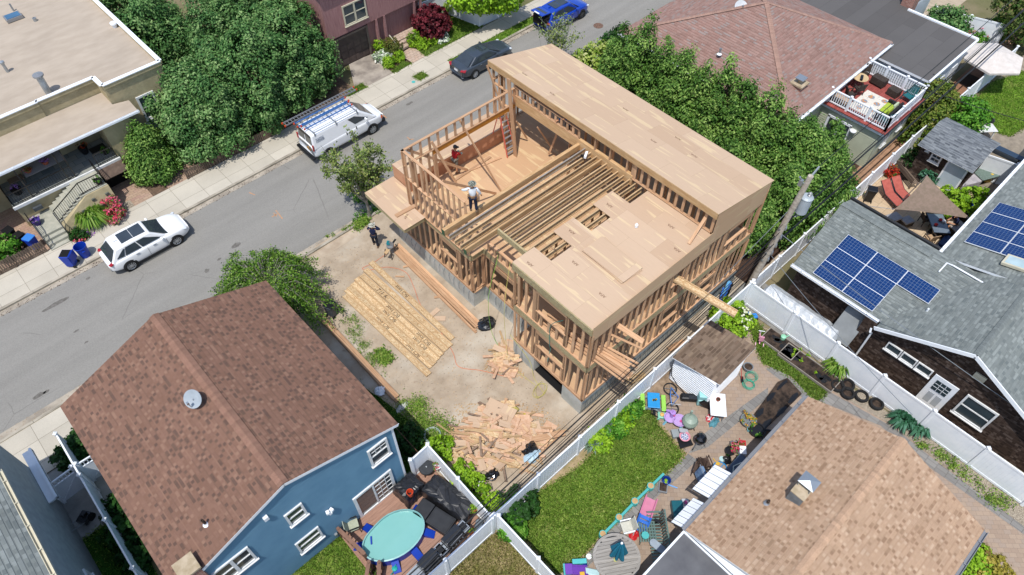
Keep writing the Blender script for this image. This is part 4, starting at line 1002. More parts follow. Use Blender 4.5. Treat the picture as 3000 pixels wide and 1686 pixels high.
railing([(3.38,40.4,1.65),(3.38,38.85,1.65),(2.05,38.85,1.65),(.2,38.85,.68)],.85,su);railing([(.12,38.8,.62),(.12,37.7,.16)],.85,su);railing([(-1.08,39.9,.62),(-1.08,38.6,.62),(-1.08,37.7,.16)],.85,su)
for x in(-.2,1.9,2.3):
 mb=MB();mb.beam((x,40.55,PF),(x,40.55,4.0),.07,.07,up=(1,0,0));mb.build('porch_post',m_blackm,su,True)
win(su,(7.6,41.84,3.95),(8.71,41.84,2.25),(0,-1),'h',fw=.13)
win(su,(.3,42.9,3.4),(2.2,42.9,2.3),(0,-1),'hv')
mb=MB();mb.box(6.9,41.8,0,9.5,41.84,2.1);gd=mb.build('garage_door',m_whitet,su,True)
mb=MB();mb.box(3.5,40.42,.0,4.9,40.49,1.5);mb.build('cellar_door',m_dark,su,True)
mb=MB();mb.slab([(3.5,39.5,1.35),(4.95,39.5,1.35),(4.95,40.46,1.62),(3.5,40.46,1.62)],.05);mb.build('cellar_awning',M('brown_awning',hx('6d5c50'),hx('5a4b42'),.9,4),su,True)
mb=MB()
for x,z in((1.5,.9),(2.3,1.25),(1.9,.6),(2.6,.7),(3.1,1.2),(1.0,.55),(.6,.3),(2.9,.4)):mb.cbox((x,38.18+z*.3,z),(.2,.12,.14),0)
stuff(mb.build('stone',M('dark_stone',hx('6d7068'),hx('54574f'),.9,6),su,True))
mb=MB();mb.cbox((-.35,40.3,1.1),(.5,.18,.22));mb.build('letter_box',M('slate_box',hx('565c60'),hx('464b4f'),.6,4),su,True)
mb=MB();mb.slab([(.1,41.0,2.75),(2.4,41.0,2.75),(2.4,42.85,3.35),(.1,42.85,3.35)],.03,0);mb.face([(2.4,41.0,2.75),(2.4,41.0,2.5),(2.4,42.85,3.3)],0);mb.build('window_awning',m_alu,su,True)
# red timber house across the road
rd=T('red_house','dusty red board-clad house with overhanging upper floor and brown garage door','house',(25,43,0))
n=N('red_boards');v=n.coord('uv',(1,1,1));sp=n.n('SeparateXYZ');n.t.links.new(v,sp.inputs[0])
bd=n.math('FRACT',n.math('MULTIPLY',sp.outputs[0],6.5));gr=n.noise(n.coord('uv',(9,.6,1)),2,4)
c=n.mix(ramp2(n,gr,.3,.7),hx('b58a86'),hx('9d716f'));c=n.mix(n.math('MULTIPLY',ramp2(n,gr,.62,.75),.6),c,hx('6f5a58'))
n.bump(n.math('GREATER_THAN',bd,.08),.6,.012)
s_red=n.done(c,.8,0,.2)
OV=40.5
mb=MB();flatwall(mb,(20.5,OV+.5),(1,0),8.2,0,2.75);flatwall(mb,(20.5,OV),(1,0),8.3,2.75,7);mb.face([(20.5,OV,2.75),(28.8,OV,2.75),(28.8,OV+.6,2.75),(20.5,OV+.6,2.75)]);flatwall(mb,(28.8,OV),(0,1),9,2.75,7);flatwall(mb,(20.5,50),(0,-1),9.5,0,7)
flatwall(mb,(25.1,42.3),(1,0),3.6,.5,2.75);flatwall(mb,(28.7,41),(0,1),8,0,2.75)
mb.build('wall',s_red,rd,True)
mb=MB();roofp(mb,((20,40.1,6.9),(29.2,40.1,6.9),(29.2,46,9),(20,46,9)),(1,0,0));mb.build('roof',[sh_brown,m_whitet],rd,True)
m_taupe=M('taupe_trim',hx('8a7b70'),hx('7a6c62'),.7,3)
mb=MB();mb.box(21.35,OV+.44,0,23.85,OV+.48,2.2)
gd=mb.build('garage_door',M('brown_door',hx('5c4f49'),hx('4f4440'),.6,3),rd,True)
mb=MB()
for i in range(3):
 for j in range(4):mb.box(21.5+j*.59,OV+.425,.1+i*.55,21.98+j*.59,OV+.437,.52+i*.55)
gp=mb.build('door_panel',M('brown_panel',hx('655751'),hx('554a45'),.6,3),gd,True)
mb=MB();mb.box(21.2,OV+.4,0,21.35,OV+.5,2.35);mb.box(23.85,OV+.4,0,24.0,OV+.5,2.35);mb.box(21.35,OV+.4,2.2,23.85,OV+.5,2.35);mb.build('garage_frame',m_taupe,rd,True)
win(rd,(22.0,OV-.01,4.75),(23.9,OV-.01,3.25),(0,-1),'hv',fm=m_cream)
mb=MB()
for x in(24.55,25.25,28.0,28.6):mb=MB();mb.beam((x,OV+.08,.3),(x,OV+.08,2.75),.22,.14,up=(1,0,0));mb.build('porch_post',s_red,rd,True)
mb=MB();mb.box(25.0,40.2,0,28.8,42.3,.52);mb.build('porch_floor',m_walkp,rd,True)
for i in range(2):
 mb=MB();mb.box(25.35,39.55+i*.33,.1,26.75,40.2,.1+.17*(i+1));mb.build('step',m_walkp,rd,True)
mb=MB();mb.box(25.55,42.24,.52,26.9,42.29,2.55);fd=mb.build('front_door',m_cream,rd,True)
for x in(25.8,26.45):mb=MB();mb.box(x,42.2,1.5,x+.2,42.235,2.4);mb.build('pane',m_glass,fd,True)
railing([(25.3,40.25,.52),(25.3,39.6,.15)],.75,rd,.3,'handrail',m_cream)
mb=MB();mb.cbox((27.3,42.2,1.7),(.3,.14,.35));mb.build('mail_box',m_cream,rd,True)
# hip-roofed house to the right of the site
hh=T('hip_roof_house','house with large rose-brown hip roof, sage siding and a red roof deck','house',(41,19,0))
e0=(34.5,26.3,4.0);e1=(34.5,13.0,4.0);e2=(46.7,13.15,4.0);e3=(46.7,26.3,4.0);pk=(40.3,19.5,6.7)
mb=MB();roofp(mb,(e0,e1,pk),(0,1,0));roofp(mb,(e1,e2,pk),(1,0,0));roofp(mb,(e2,e3,pk),(0,1,0));roofp(mb,(e3,e0,pk),(1,0,0))
rf=mb.build('roof',[sh_rose,m_white],hh,True)
mb=MB()
for a,b in((e0,pk),(e1,pk),(e2,pk),(e3,pk)):
 d=(V3(b)-V3(a)).normalized();s=V3((-d.y,d.x,0)).normalized();ridgecap(mb,a,b,s+V3((0,0,-.2)),-s+V3((0,0,-.2)),.15,.15)
mb.build('ridge_cap',M('cap_rose',hx('b2907f',.74),hx('a28072',.74),.9,30,rv=.1),rf,True)
mb=MB();lapwall(mb,(34.9,25.9),(0,-1),12.5,0,3.9,None,.15);lapwall(mb,(34.9,13.4),(1,0),11.4,0,3.9,None,.15);lapwall(mb,(46.3,13.4),(0,1),12.5,0,3.9,None,.2);mb.build('wall',s_sage,hh,True)
mb=MB();mb.box(34.86,25.8,0,34.98,25.93,3.8);mb.build('downspout',m_white,hh,True)
gutter(hh,(34.42,26.3,3.9),(34.42,13.0,3.9),m_white);gutter(hh,(34.5,12.92,3.9),(46.7,13.08,3.9),m_white)
def onplane(px):return px
dish(hh,(39.53,20.73,5.75),.42,(-.4,-.5,.8),M('pale_dish',hx('d6d9da'),hx('c6cacc'),.5,2))
pipe(hh,(39.06,20.24,5.6),.4,.07,m_steel,flash=m_white);pipe(hh,(36.01,19.46,4.95),.4,.07,m_steel,flash=m_white)
for q in((40.21,20.07,5.9),(40.72,18.83,6),(41.47,21.57,5.5)):
 mb=MB();mb.cbox(V3(q)+V3((0,0,.1)),(.4,.4,.22));mb.build('roof_vent',m_white,hh,True)
c=(37.34,14.45,4.2);mb=MB();mb.box(c[0]-.35,c[1]-.35,3.6,c[0]+.35,c[1]+.35,4.75);cm=mb.build('chimney',m_brick,hh,True)
mb=MB();mb.box(c[0]-.42,c[1]-.42,4.75,c[0]+.42,c[1]+.42,4.85);mb.lathe([(.14,4.85),(.14,5.1)],(c[0],c[1],0),8);mb.build('chimney_cap',m_capst,cm,True);mb=MB();mb.cbox((c[0],c[1],5.16),(.55,.55,.05));mb.build('rain_hood',m_steel,cm,True)
RD=3.0
mb=MB();lapwall(mb,(39.5,13.4),(0,-1),4.05,0,2.75,None,.15);lapwall(mb,(39.5,9.35),(1,0),4.4,0,2.75,None,.15);mb.build('extension_wall',s_sage,hh,True)
mb=MB();mb.box(39.3,9.1,2.75,44.1,13.4,RD-.03);mb.build('deck_fascia',m_white,hh,True)
mb=MB()
for i in range(31):mb.box(39.22,9.02+i*.142,RD-.03,44.2,9.02+i*.142+.134,RD+.02)
mb.build('deck_boards',M('red_deck_boards',hx('a8564e'),hx('8f463f'),.8,3,rv=.12),hh,True)
def wrail(pts,par,h=1.0,gap=.145):
 mb=MB();ps=[]
 for a,b in zip(pts,pts[1:]):
  a,b=V3(a),V3(b);mb.beam(a+V3((0,0,h-.05)),b+V3((0,0,h-.05)),.09,.07);mb.beam(a+V3((0,0,.12)),b+V3((0,0,.12)),.06,.07)
  n=int((b-a).length/gap)
  for i in range(n):c=a.lerp(b,(i+.5)/n);mb.beam(c+V3((0,0,.12)),c+V3((0,0,h-.05)),.05,.05,up=(0,1,0))
  k=max(1,round((b-a).length/1.5))
  for i in range(k+1):
   c=a.lerp(b,i/k);pm=MB();ps.append(pm);pm.box(c.x-.06,c.y-.06,c.z,c.x+.06,c.y+.06,c.z+h+.05);pm.lathe([(.11,h+.05),(.1,h+.09),(0,h+.14)],c,4)
 r=mb.build('railing',m_white,par,True);[q.build('newel_post',m_white,r,True)for q in ps]
wrail([(39.5,13.2,RD+.02),(39.5,9.25,RD+.02),(43.95,9.25,RD+.02),(43.95,13.2,RD+.02)],hh)
win(hh,(40.9,13.36,3.95),(41.8,13.36,3.05),(0,-1),'v')
mb=MB();mb.box(39.42,11.2,0,39.47,12.6,2.2);d_=mb.build('patio_door',m_glassb,hh,True);mb=MB();mb.box(39.4,11.82,0,39.46,11.98,2.25);mb.box(39.4,12.6,0,39.46,12.75,2.3);mb.box(39.4,11.1,0,39.46,11.2,2.3);mb.box(39.4,11.1,2.2,39.46,12.75,2.35);mb.build('door_frame',m_white,d_,True)
mb=MB();mb.lathe([(.2,0),(.2,.06),(0,.1)],(39.35,10.9,2.1),10);mb.build('lamp',m_white,hh,True)
for y in(9.34,):win(hh,(40.5,y,2.2),(41.2,y,1.1),(0,-1),None);win(hh,(42.3,y,2.3),(43.0,y,1.4),(0,-1),None)
win(hh,(34.88,24.2,3.2),(34.88,22.8,1.2),(-1,0),'h')
# dark flat-roofed building behind
fb=T('flat_roof_building','pale grey sided building with wide charcoal flat roof and brick chimney','building',(50,14,0))
m_felt=bricks('roofing_felt',[(0,hx('5b5856')),(1,hx('656260'))],12,1.0,hx('4c4a48'),.008,.3,bump=.1,drift=.1)
FZ=3.6
mb=MB()
P=[(45.2,9.6),(51.9,9.6),(51.9,14.6),(56,14.6),(56,27),(45.2,27)]
mb.slab([(p[0],p[1],FZ)for p in P],.15,0,None,1);mb.build('roof',[m_felt,m_white],fb,True)
mb=MB();mb.box(51.8,9.55,FZ-.05,51.98,14.6,FZ+.1);mb.box(45.2,9.5,FZ-.1,51.98,9.62,FZ+.02);mb.build('edge_trim',m_white,fb,True)
mb=MB();lapwall(mb,(45.4,14),(0,-1),4.2,0,FZ-.15,None,.17);lapwall(mb,(45.4,9.8),(1,0),6.4,0,FZ-.15,None,.17);lapwall(mb,(51.8,9.8),(0,1),4.7,0,FZ-.15,None,.17);lapwall(mb,(51.8,14.6),(1,0),4.2,0,FZ-.15,None,.17);lapwall(mb,(56,14.6),(0,1),12,0,FZ-.15,None,.17);mb.build('wall',s_grey,fb,True)
win(fb,(48.4,9.78,2.1),(49.1,9.78,1.0),(0,-1),None);win(fb,(50.2,9.78,2.1),(51,9.78,.6),(0,-1),'v')
chim(fb,(52.6,14.9),(.95,.8),2.5,5.2,m_brick,m_capst)
mb=MB();mb.slab([(46.9,22,4.2),(53,21,4.2),(53,27,4.5),(46.9,27,4.5)],.05);cp=mb.build('corrugated_canopy',bricks('corrugated',[(0,hx('b9c4cf')),(1,hx('cdd6de'))],.22,20,hx('8f9ba8'),.03,0,rot=R(0),rough=.4),fb,True)
# dark shingled house with solar panels
so_=T('solar_house','dark cedar-shingled house with grey roofs and blue solar panels','house',(29,0,0))
xe,xr,ze,zrg=26.5,31.0,3.0,4.05
mb=MB();roofp(mb,((xe,7.15,ze),(xe,-14,ze),(xr,-14,zrg),(xr,7.45,zrg)),(0,1,0));roofp(mb,((xr,7.45,zrg),(xr,-14,zrg),(31.75,-14,3.9),(31.75,7.35,3.9)),(0,1,0))
gp,gy0,gy1,gym=5.0,2.2,-5.6,-1.7
roofp(mb,((25.95,gy0,3.02),(25.95,gym,gp),(33.4,gym,gp),(33.4,gy0,3.02)),(1,0,0));roofp(mb,((25.95,gy1-.9,3.02-.4),(25.95,gym,gp),(33.4,gym,gp),(33.4,gy1-.9,3.02-.4)),(1,0,0))
W2z=lambda y:3.75+(2.2-y)*.27
roofp(mb,((31.75,2.2,W2z(2.2)),(48,2.2,W2z(2.2)),(48,-4.5,W2z(-4.5)),(31.75,-4.5,W2z(-4.5))),(1,0,0))
rf=mb.build('roof',[sh_grey,m_white],so_,True)
mb=MB();ridgecap(mb,(xr,2.5,zrg),(xr,7.45,zrg),(-4.5,0,-1),(.7,0,-.15),.17);mb.build('ridge_cap',M('cap_grey2',hx('8b918e',.72),hx('777d7a',.72),.9,30,rv=.1),rf,True);mb=MB();ridgecap(mb,(25.95,gym,gp),(31,gym,gp),(0,3.9,-2),(0,-3.9,-2),.17);mb.build('ridge_cap',M('cap_grey',hx('8b918e',.72),hx('777d7a',.72),.9,30,rv=.1),rf,True)
wf=26.35
def gcl(z):
 k=max(0,(z-2.9)/(gp-3.02));return(0 if z<2.95 else.8+k*3.9,14 if z<2.95 else 3+1.7+3.9*(1-k)+1)
mb=MB();flatwall(mb,(26.9,6.9),(0,-1),4.0,0,2.95);mb.face([(wf,2.9,0),(wf,-9,0),(wf,-9,2.4),(wf,-6.2,2.75),(wf,gym,gp-.16),(wf,2.1,2.9),(wf,2.9,2.9)],0,[(-2.9,0),(9,0),(9,2.4),(6.2,2.75),(1.7,gp-.16),(-2.1,2.9),(-2.9,2.9)])
flatwall(mb,(26.9,2.9),(-1,0),.55,0,2.95);flatwall(mb,(33.2,2.0),(1,0),14,0,3.7);flatwall(mb,(31.6,6.9),(-1,0),4.7,0,3);mb.build('wall',s_cedar,so_,True)
mb=MB()
for a,b in(((25.93,gy0+.05,2.95),(25.93,gym,gp-.06)),((25.93,gym,gp-.06),(25.93,gy1-.9,2.55))):mb.beam(a,b,.05,.2)
mb.build('rake_board',m_white,so_,True)
gutter(so_,(26.42,7.2,2.95),(26.42,2.3,2.95),m_white);gutter(so_,(31.7,2.3,3.68),(48,2.3,3.68),m_white)
mb=MB();mb.tube([(31.85,7.4,3.95),(31.85,2.4,3.95)],.09,8);mb.build('black_gutter',m_black,so_,True)
mb=MB();mb.tube([(25.95,2.35,2.8),(25.9,2.3,2.6),(26.2,2.25,2.3),(26.25,2.25,.1),(25.9,2.2,.03)],.05,6);mb.build('downspout',m_white,so_,True)
mb=MB();mb.tube([(30.35,1.72,4),(31.05,1.71,4.1),(31.07,1.4,4.15),(31.11,-1.76,4.15)],.04,6);mb.build('conduit',m_white,so_,True)
mb=MB();y0_,y1_=-1.15,-2.05
mb.box(wf-.06,y1_-.12,0,wf-.01,y0_+.12,2.25);fr_=mb.build('side_door',m_white,so_,True)
mb=MB();mb.box(wf-.09,y1_+.1,1.3,wf-.062,y0_-.1,2.0);mb.build('pane',m_glass,fr_,True)
mb=MB()
for i in range(1,3):mb.box(wf-.1,y1_+.1+.7*i/3-.01,1.3,wf-.091,y1_+.1+.7*i/3+.01,2.0)
for i in range(1,3):mb.box(wf-.1,y1_+.1,1.3+.7*i/3-.01,wf-.0915,y0_-.1,1.3+.7*i/3+.01)
mb.build('glazing_bar',m_white,fr_,True)
mb=MB()
for z in(.25,):
 for y in(y0_-.42,y0_-.8):mb.box(wf-.07,y,.3,wf-.061,y+.28,1.05)
mb.build('door_panel',M('panel_grey',hx('c4c9cd'),hx('b8bdc2'),.5,2),fr_,True)
def xw(a,b,sash='h',**k):a,b=V3(a),V3(b);win(so_,a,b,(-1,0),sash,**k)
xw((wf-.01,-2.55,2.3),(wf-.01,-4.0,.75),'h')
a,b=(26.35,1.4,2.31),(26.35,-1.17,2.22)
for i in range(3):xw((wf-.01,a[1]-i*.78,a[2]),(wf-.01,a[1]-.74-i*.78,a[2]-.55),None,fw=.06)
mb=MB();mb.cbox((wf-.04,-2.4,3.6),(.06,.5,.4));mb.build('gable_vent',m_cream,so_,True)
mb=MB();mb.slab([(25.75,3.9,.9),(25.75,2.75,.9),(26.85,2.75,2.3),(26.85,3.9,2.3)],.05);mb.box(25.8,3.85,0,26.85,3.9,.9);mb.build('cellar_hatch',M('grey_hatch',hx('8f9394'),hx('828687'),.6,2),so_,True)
def on1(x):return ze+(zrg-ze)*(x-xe)/(xr-xe)
pipe(so_,(28.01,0.98,3.4),.45,.05,m_white)
pvm=bricks('solar_cells',[(0,hx('1a4384',.48)),(1,hx('1f4c8e',.48))],.158,.158,hx('8296b2',.6),.006,0,coord='uv',bump=0,rough=.25,drift=.06)
def pv(par,P0,ex,ey,w=1.0,h=1.65):
 o,ex,ey=V3(P0),V3(ex).normalized(),V3(ey).normalized();nn=ex.cross(ey)
 if nn.z<0:nn=-nn
 o=o+nn*.1;mb=MB();c=[o,o+ex*w,o+ex*w+ey*h,o+ey*h]
 mb.slab([p+nn*.03 for p in c],.04,1);i=.014
 f=[o+ex*i+ey*i,o+ex*(w-i)+ey*i,o+ex*(w-i)+ey*(h-i),o+ex*i+ey*(h-i)]
 mb.face([p+nn*.034 for p in f],0,[(0,0),(w-.05,0),(w-.05,h-.05),(0,h-.05)])
 return mb.build('solar_panel',[pvm,m_white],par,True)
ey=V3((0,-1,0));ex=V3((xr-xe,0,zrg-ze)).normalized()
o=V3((26.61,6.11,3.25));o.z=on1(o.x)
for r_ in range(3):
 for c_ in range(2):
  pv(so_,o+ex*1.0*r_+ey*(1.66*c_),ex,ey)
pv(so_,o+ex*1.0*2+ey*(1.66*2),ex,ey)
rw=V3((0,-1,.27)).normalized();o2=V3((33.12,2.05,3.95));o2=V3((33.2,1.75,W2z(1.75)))
for i in range(4):
 for j in range(3):
  pv(so_,o2+V3((1.67*i,0,0))*.61+V3((0,0,0))+rw*(1.67*j+(0)),V3((1,0,0)),rw,1.0,1.65)
c=V3((32.75,-.6,W2z(-.6)));mb=MB();mb.slab([c+V3((-.3,.5,.1)),c+V3((.5,.5,.1)),c+V3((.5,-.7,.42)),c+V3((-.3,-.7,.42))],.14);sk_=mb.build('skylight',m_cream,so_,True)
mb=MB();mb.slab([c+V3((-.2,.4,.135)),c+V3((.4,.4,.135)),c+V3((.4,-.6,.405)),c+V3((-.2,-.6,.405))],.01);mb.build('pane',glass('pale_skylight',(.25,.32,.33,1),.1),sk_,True)
# garden sheds
gs=T('garden_shed','small garden shed with grey shingle roof, brown walls and pale blue door','shed',(42,5.7,0))
mb=MB();zz=2.2;roofp(mb,((41.0,7.5,2.2),(41.0,4.05,2.2),(43.2,4.05,2.75),(43.2,7.5,2.75)),(0,1,0),.06);roofp(mb,((44.6,7.5,2.3),(44.6,4.05,2.3),(43.2,4.05,2.75),(43.2,7.5,2.75)),(0,1,0),.06);mb.build('roof',[sh_grey2,m_white],gs,True)
mb=MB();flatwall(mb,(41.45,7.3),(0,-1),3.1,0,2.25);flatwall(mb,(41.45,4.2),(1,0),3,0,2.3);flatwall(mb,(44.4,4.2),(0,1),3.1,0,2.3);mb.face([(41.45,4.2,2.25),(44.4,4.2,2.3),(43.2,4.2,2.7)]);mb.build('wall',s_cedar,gs,True)
mb=MB();mb.box(41.36,4.45,.02,41.42,5.5,2.05);d_=mb.build('door',M('pale_blue_door',hx('c3d2dc'),hx('b8c8d3'),.5,2),gs,True)
mb=MB();mb.box(41.37,5.5,0,41.44,5.6,2.15);mb.box(41.37,4.35,0,41.44,4.45,2.15);mb.build('door_frame',m_white,d_,True)
win(gs,(41.43,6.6,1.95),(41.43,5.95,1.3),(-1,0),'h',(.0,0,1,1,2,2));win(gs,(41.43,7.0,2.0),(41.43,6.8,1.8),(-1,0),None,fw=.04)
ts=T('white_shed','white ribbed metal shed with brown shingle roof against the vinyl fence','shed',(19.6,6.8,0))
mb=MB();roofp(mb,((17.95,8.0,2.3),(21.05,8.08,2.3),(21.45,5.62,2.2),(18.45,5.55,2.2)),(1,0,0),.06);mb.build('roof',[sh_shed,m_white],ts,True)
mb=MB();mb.box(18.33,5.75,0,20.9,7.95,2.2)
for k in range(15):mb.box(18.29,5.71,k*.15+.02,20.94,7.99,k*.15+.09)
mb.build('wall',m_white,ts,True)
# trees and shrubs
def conifer(x,y,r,h,label,clumps=420,per=26,size=.3,mat=None,name='evergreen_tree',cat='tree',group=None,z0=.1,extra=(),ar=1.9,cr=.42,fill=1600,inner=.2,cone=False):
 if cone:
  L=[(0,0,.2*h+z0,r,r,.24*h)]+[(rng.uniform(-.12,.12),rng.uniform(-.12,.12),k*h,q*r,q*r,.2*h)for k,q in((.42,.84),(.62,.62),(.8,.38),(.94,.17))]
 else:
  L=[(0,0,.24*h+z0,.88*r,.88*r,.28*h),(rng.uniform(-.2,.2),rng.uniform(-.2,.2),.5*h,.72*r,.72*r,.26*h),(rng.uniform(-.3,.3),rng.uniform(-.3,.3),.76*h,.42*r,.42*r,.22*h)]
 for i in range(7 if cone else 30):
  a=rng.random()*6.28;k=rng.uniform(.12,.75);q=r*(1-(.8 if cone else.5)*k)*rng.uniform(.86,1.1)
  L.append((math.cos(a)*q,math.sin(a)*q,k*h+.3,r*(g:=rng.uniform(.17,.3)),r*g,rng.uniform(.09,.14)*h))
 L+=list(extra)
 return tree(name,label,cat,(x,y,0),L,mat or L_ever,clumps,per,size,cr,(.16,h*.8),ar,fill,group,.55,inner)
conifer(10.4,40.3,2.7,5.6,'broad dense evergreen nearest the stucco house, overhanging the pavement fence',620,62,.19)
conifer(14.2,40.2,2.9,6.4,'tall dense evergreen behind the white van, middle of the row on the pavement',700,62,.19)
conifer(17.6,41.0,2.7,6.2,'dense evergreen beside the driveway of the red house',620,62,.19)
conifer(15.9,44.6,2.8,6.8,'tall evergreen behind the roadside row, left of the red house',560,60,.19)
conifer(19.3,45.2,2.4,6.6,'evergreen crown touching the left wall of the red house',440,58,.2)
conifer(11.9,48.6,2.2,6.0,'dark evergreen beside the flat stucco roof edge',440,58,.2)
conifer(12.0,53.8,2.6,6.5,'evergreen at the top edge of the picture behind the stucco house',420,58,.2)
conifer(19.8,51.2,2.8,7.0,'evergreen at the top edge of the picture behind the roadside row',420,58,.2)
conifer(23.5,52.5,3.0,6.0,'evergreen at the top edge behind the red house',340,58,.2)
conifer(6.35,39.6,1.25,3.3,'feathery yellow-green cypress beside the stucco porch',360,50,.15,L_arb,extra=((.5,.9,1.4,.6,.6,1.2),(-.3,-.5,1.2,.5,.5,1.0)),cr=.34,cone=True)
k=0
names=['leftmost arborvitae of the hedge row, at its street end','second arborvitae from the street end of the hedge row','third arborvitae from the street end of the hedge row','fourth arborvitae from the street end of the hedge row','fifth arborvitae from the street end, level with the roof vent pipe','sixth arborvitae from the street end of the hedge row','seventh arborvitae from the street end of the hedge row','eighth arborvitae, in front of the brick chimney','arborvitae in the hedge row just past the brick chimney','arborvitae in the hedge row facing the patio door']
for i,(x,y,h)in enumerate(((32.6,24.3,5.2),(32.7,22.8,6.0),(32.6,21.1,5.4),(32.5,19.6,5.6),(32.7,18.0,5.5),(32.8,16.7,6.2),(32.8,15.3,5.9),(32.9,13.9,6.0),(33.2,12.6,5.2),(34.0,11.5,4.6))):
 conifer(x,y,1.62,h*1.08,names[i],300,50,.17,L_arb,name='arborvitae',group='arborvitae hedge row',cr=.36,fill=1200,cone=True)
for x,y,h,lb in((36.2,11.0,3.6,'smaller arborvitae in front of the patio door of the sage house'),(30.6,10.2,4.3,'arborvitae behind the leaning utility pole'),(32.6,9.6,3.8,'arborvitae beside the vinyl fence right of the utility pole'),(34.8,9.5,3.0,'low arborvitae at the end of the hedge by the tan path'),(28.6,11.2,4.0,'arborvitae close to the rear corner of the timber frame'),(29.3,13.5,4.4,'arborvitae on the site side of the hedge behind the frame')):
 conifer(x,y,1.5,h*1.1,lb,240,48,.17,L_arb,name='arborvitae',group='arborvitae hedge row',cr=.36,fill=900,cone=True)
tree('variegated_bush','yellow-tipped bushy shrub at the street corner of the hip-roofed house','shrub',(33.6,27.2),[(0,0,1.2,1.5,1.4,1.3),(.3,-.9,1.5,1.2,1.2,1.4),(-.4,.5,.9,1.1,1,1)],leafm('pale_leaf',greens('5d8424','8fb63a','c3cf6a','e0dfa0',k=.66)),220,26,.24,.35,(.1,1.5),fill=700)
tree('yew_shrub','dark upright yew beside the corner of the hip-roofed house','shrub',(36.2,27.6),[(0,0,1.2,.9,.9,1.2),(.4,.2,1.6,.5,.5,1)],L_dark,120,26,.24,.3,(.1,1.5),fill=400)
def sparse(name,label,base,h,tips,per,leafsize,bark,mat,r=.09,sub=5,spread=.6):
 t=T(name,label,'tree',base);mb=MB();pts=[];b=V3((0,0,0))
 mb.tube([b,V3((.03,.02,h*.3)),V3((0,.05,h*.45))],[r,r*.8,r*.6],7)
 for q in tips:
  q=V3(q);s=V3((0,.02,h*rng.uniform(.2,.45)));m=s.lerp(q,.5)+V3((rng.uniform(-.2,.2),rng.uniform(-.2,.2),.1));mb.tube([s,m,q],[r*.5,r*.3,r*.1],5)
  for i in range(sub):
   k=rng.uniform(.35,1);p=(s.lerp(m,k*2)if k<.5 else m.lerp(q,k*2-1));e=p+V3((rng.gauss(0,spread),rng.gauss(0,spread),rng.uniform(.1,.6)));mb.tube([p,p.lerp(e,.5)+V3((0,0,.05)),e],[r*.2,r*.14,r*.06],4)
   pts+=[p.lerp(e,rng.random())for _ in range(per)]
   for j in range(2):
    e2=p.lerp(e,rng.uniform(.4,.9));f=e2+V3((rng.gauss(0,.25),rng.gauss(0,.25),rng.uniform(0,.35)));mb.tube([e2,f],[r*.1,r*.05],4);pts+=[e2.lerp(f,rng.random())for _ in range(per//3)]
 mb.build('trunk',bark,t)
 c=np.array([tuple(p)for p in pts])+nrg.normal(0,.09,(len(pts),3));q=nrg.normal(0,.6,c.shape);q[:,2]+=.8
 leaves('crown',c,q,leafsize,mat,t,1.6);return t
GB=M('grey_bark',hx('a29c90'),hx('77736a'),.9,12)
tp=[(rng.uniform(-1.3,1.6),rng.uniform(-1.0,1.9),rng.uniform(2.6,5.6))for _ in range(18)]
sparse('street_tree','thin-leaved young street tree in front of the white van at the site kerb',(13.9,27.35,0),4.9,tp,30,.15,GB,L_olive,.09,7,.42)
patchy([(14.35,29.62,0),(15.37,28.81,0),(14.53,27.27,0),(13.39,27.45,0)],900,10,.14,L_green,.2)
tp=[(rng.uniform(-1.6,1.6),rng.uniform(-1.4,1.4),rng.uniform(2.6,4.6))for _ in range(16)]
sparse('flowering_tree','nearly bare grey-twigged tree behind the high roof, by the blue car',(32.2,29.9,0),4.2,tp,8,.15,M('lichen_bark',hx('b9bdb6'),hx('8a8e88'),.9,12),L_olive,.08,7,.4)
t=T('weeping_tree','wide weeping tree with drooping green branches beyond the brown roof','tree',(6.2,25.0,0));mb=MB();pts=[]
mb.tube([(0,0,0),(.05,.1,1.2),(0,.1,2.2)],[.16,.13,.1],8)
for i in range(170):
 a=rng.random()*6.28;rr=rng.uniform(.45,1)*3.4*rng.uniform(.85,1.12);top=V3((math.cos(a)*rr*.45,math.sin(a)*rr*.5,rng.uniform(2.5,3.2)));end=V3((math.cos(a)*rr,math.sin(a)*rr*1.02,rng.uniform(.35,1.7)))
 mid=top.lerp(end,.5)+V3((0,0,.45));P=[V3((0,.1,2.1)),top,mid,end]
 mb.tube(P,[.03,.014,.01,.005],4)
 for k in range(16):pts.append(P[0].lerp(P[1],rng.uniform(.3,1))+V3((rng.gauss(0,.2),rng.gauss(0,.2),rng.uniform(0,.25))))
 for k in range(170):
  f=rng.random()**.8;p=P[1].lerp(P[2],f*2)if f<.5 else P[2].lerp(P[3],f*2-1);pts.append(p+V3((rng.gauss(0,.12),rng.gauss(0,.12),rng.gauss(0,.1))))
mb.build('trunk',GB,t);c=np.array([tuple(p)for p in pts]);q=c*[.3,.3,0]+nrg.normal(0,.5,c.shape)+[0,0,.5]
leaves('crown',c,q,.125,L_weep,t,2.0,droop=1.2)
tree('maple_tree','bright yellow-green tree over the far pavement beside the blue car','tree',(32.6,38.3),[(0,0,3.0,2.2,2.0,1.5),(1.2,-1.4,2.7,1.6,1.4,1.1),(-1.2,.4,3.0,1.5,1.5,1.1),(.8,1.5,3.2,1.9,1.7,1.3)],L_bright,300,26,.26,.4,(.13,2.4),1.4,500)
tree('leafy_tree','olive-green leafy tree beside the white-railed roof deck','tree',(45.6,8.9),[(0,0,1.9,1.4,1.3,1.3),(-.9,-.2,1.3,1.2,1,1.1),(1.1,.1,1.3,1.2,1,1.0),(.2,.1,2.7,.8,.8,.7),(-1.5,-.4,.7,.9,.8,.7)],leafm('ochre_leaf',greens('3f5f1c','64852a','8a9a3c','a8a456',k=.66)),330,26,.2,.33,(.1,2.2),fill=900)
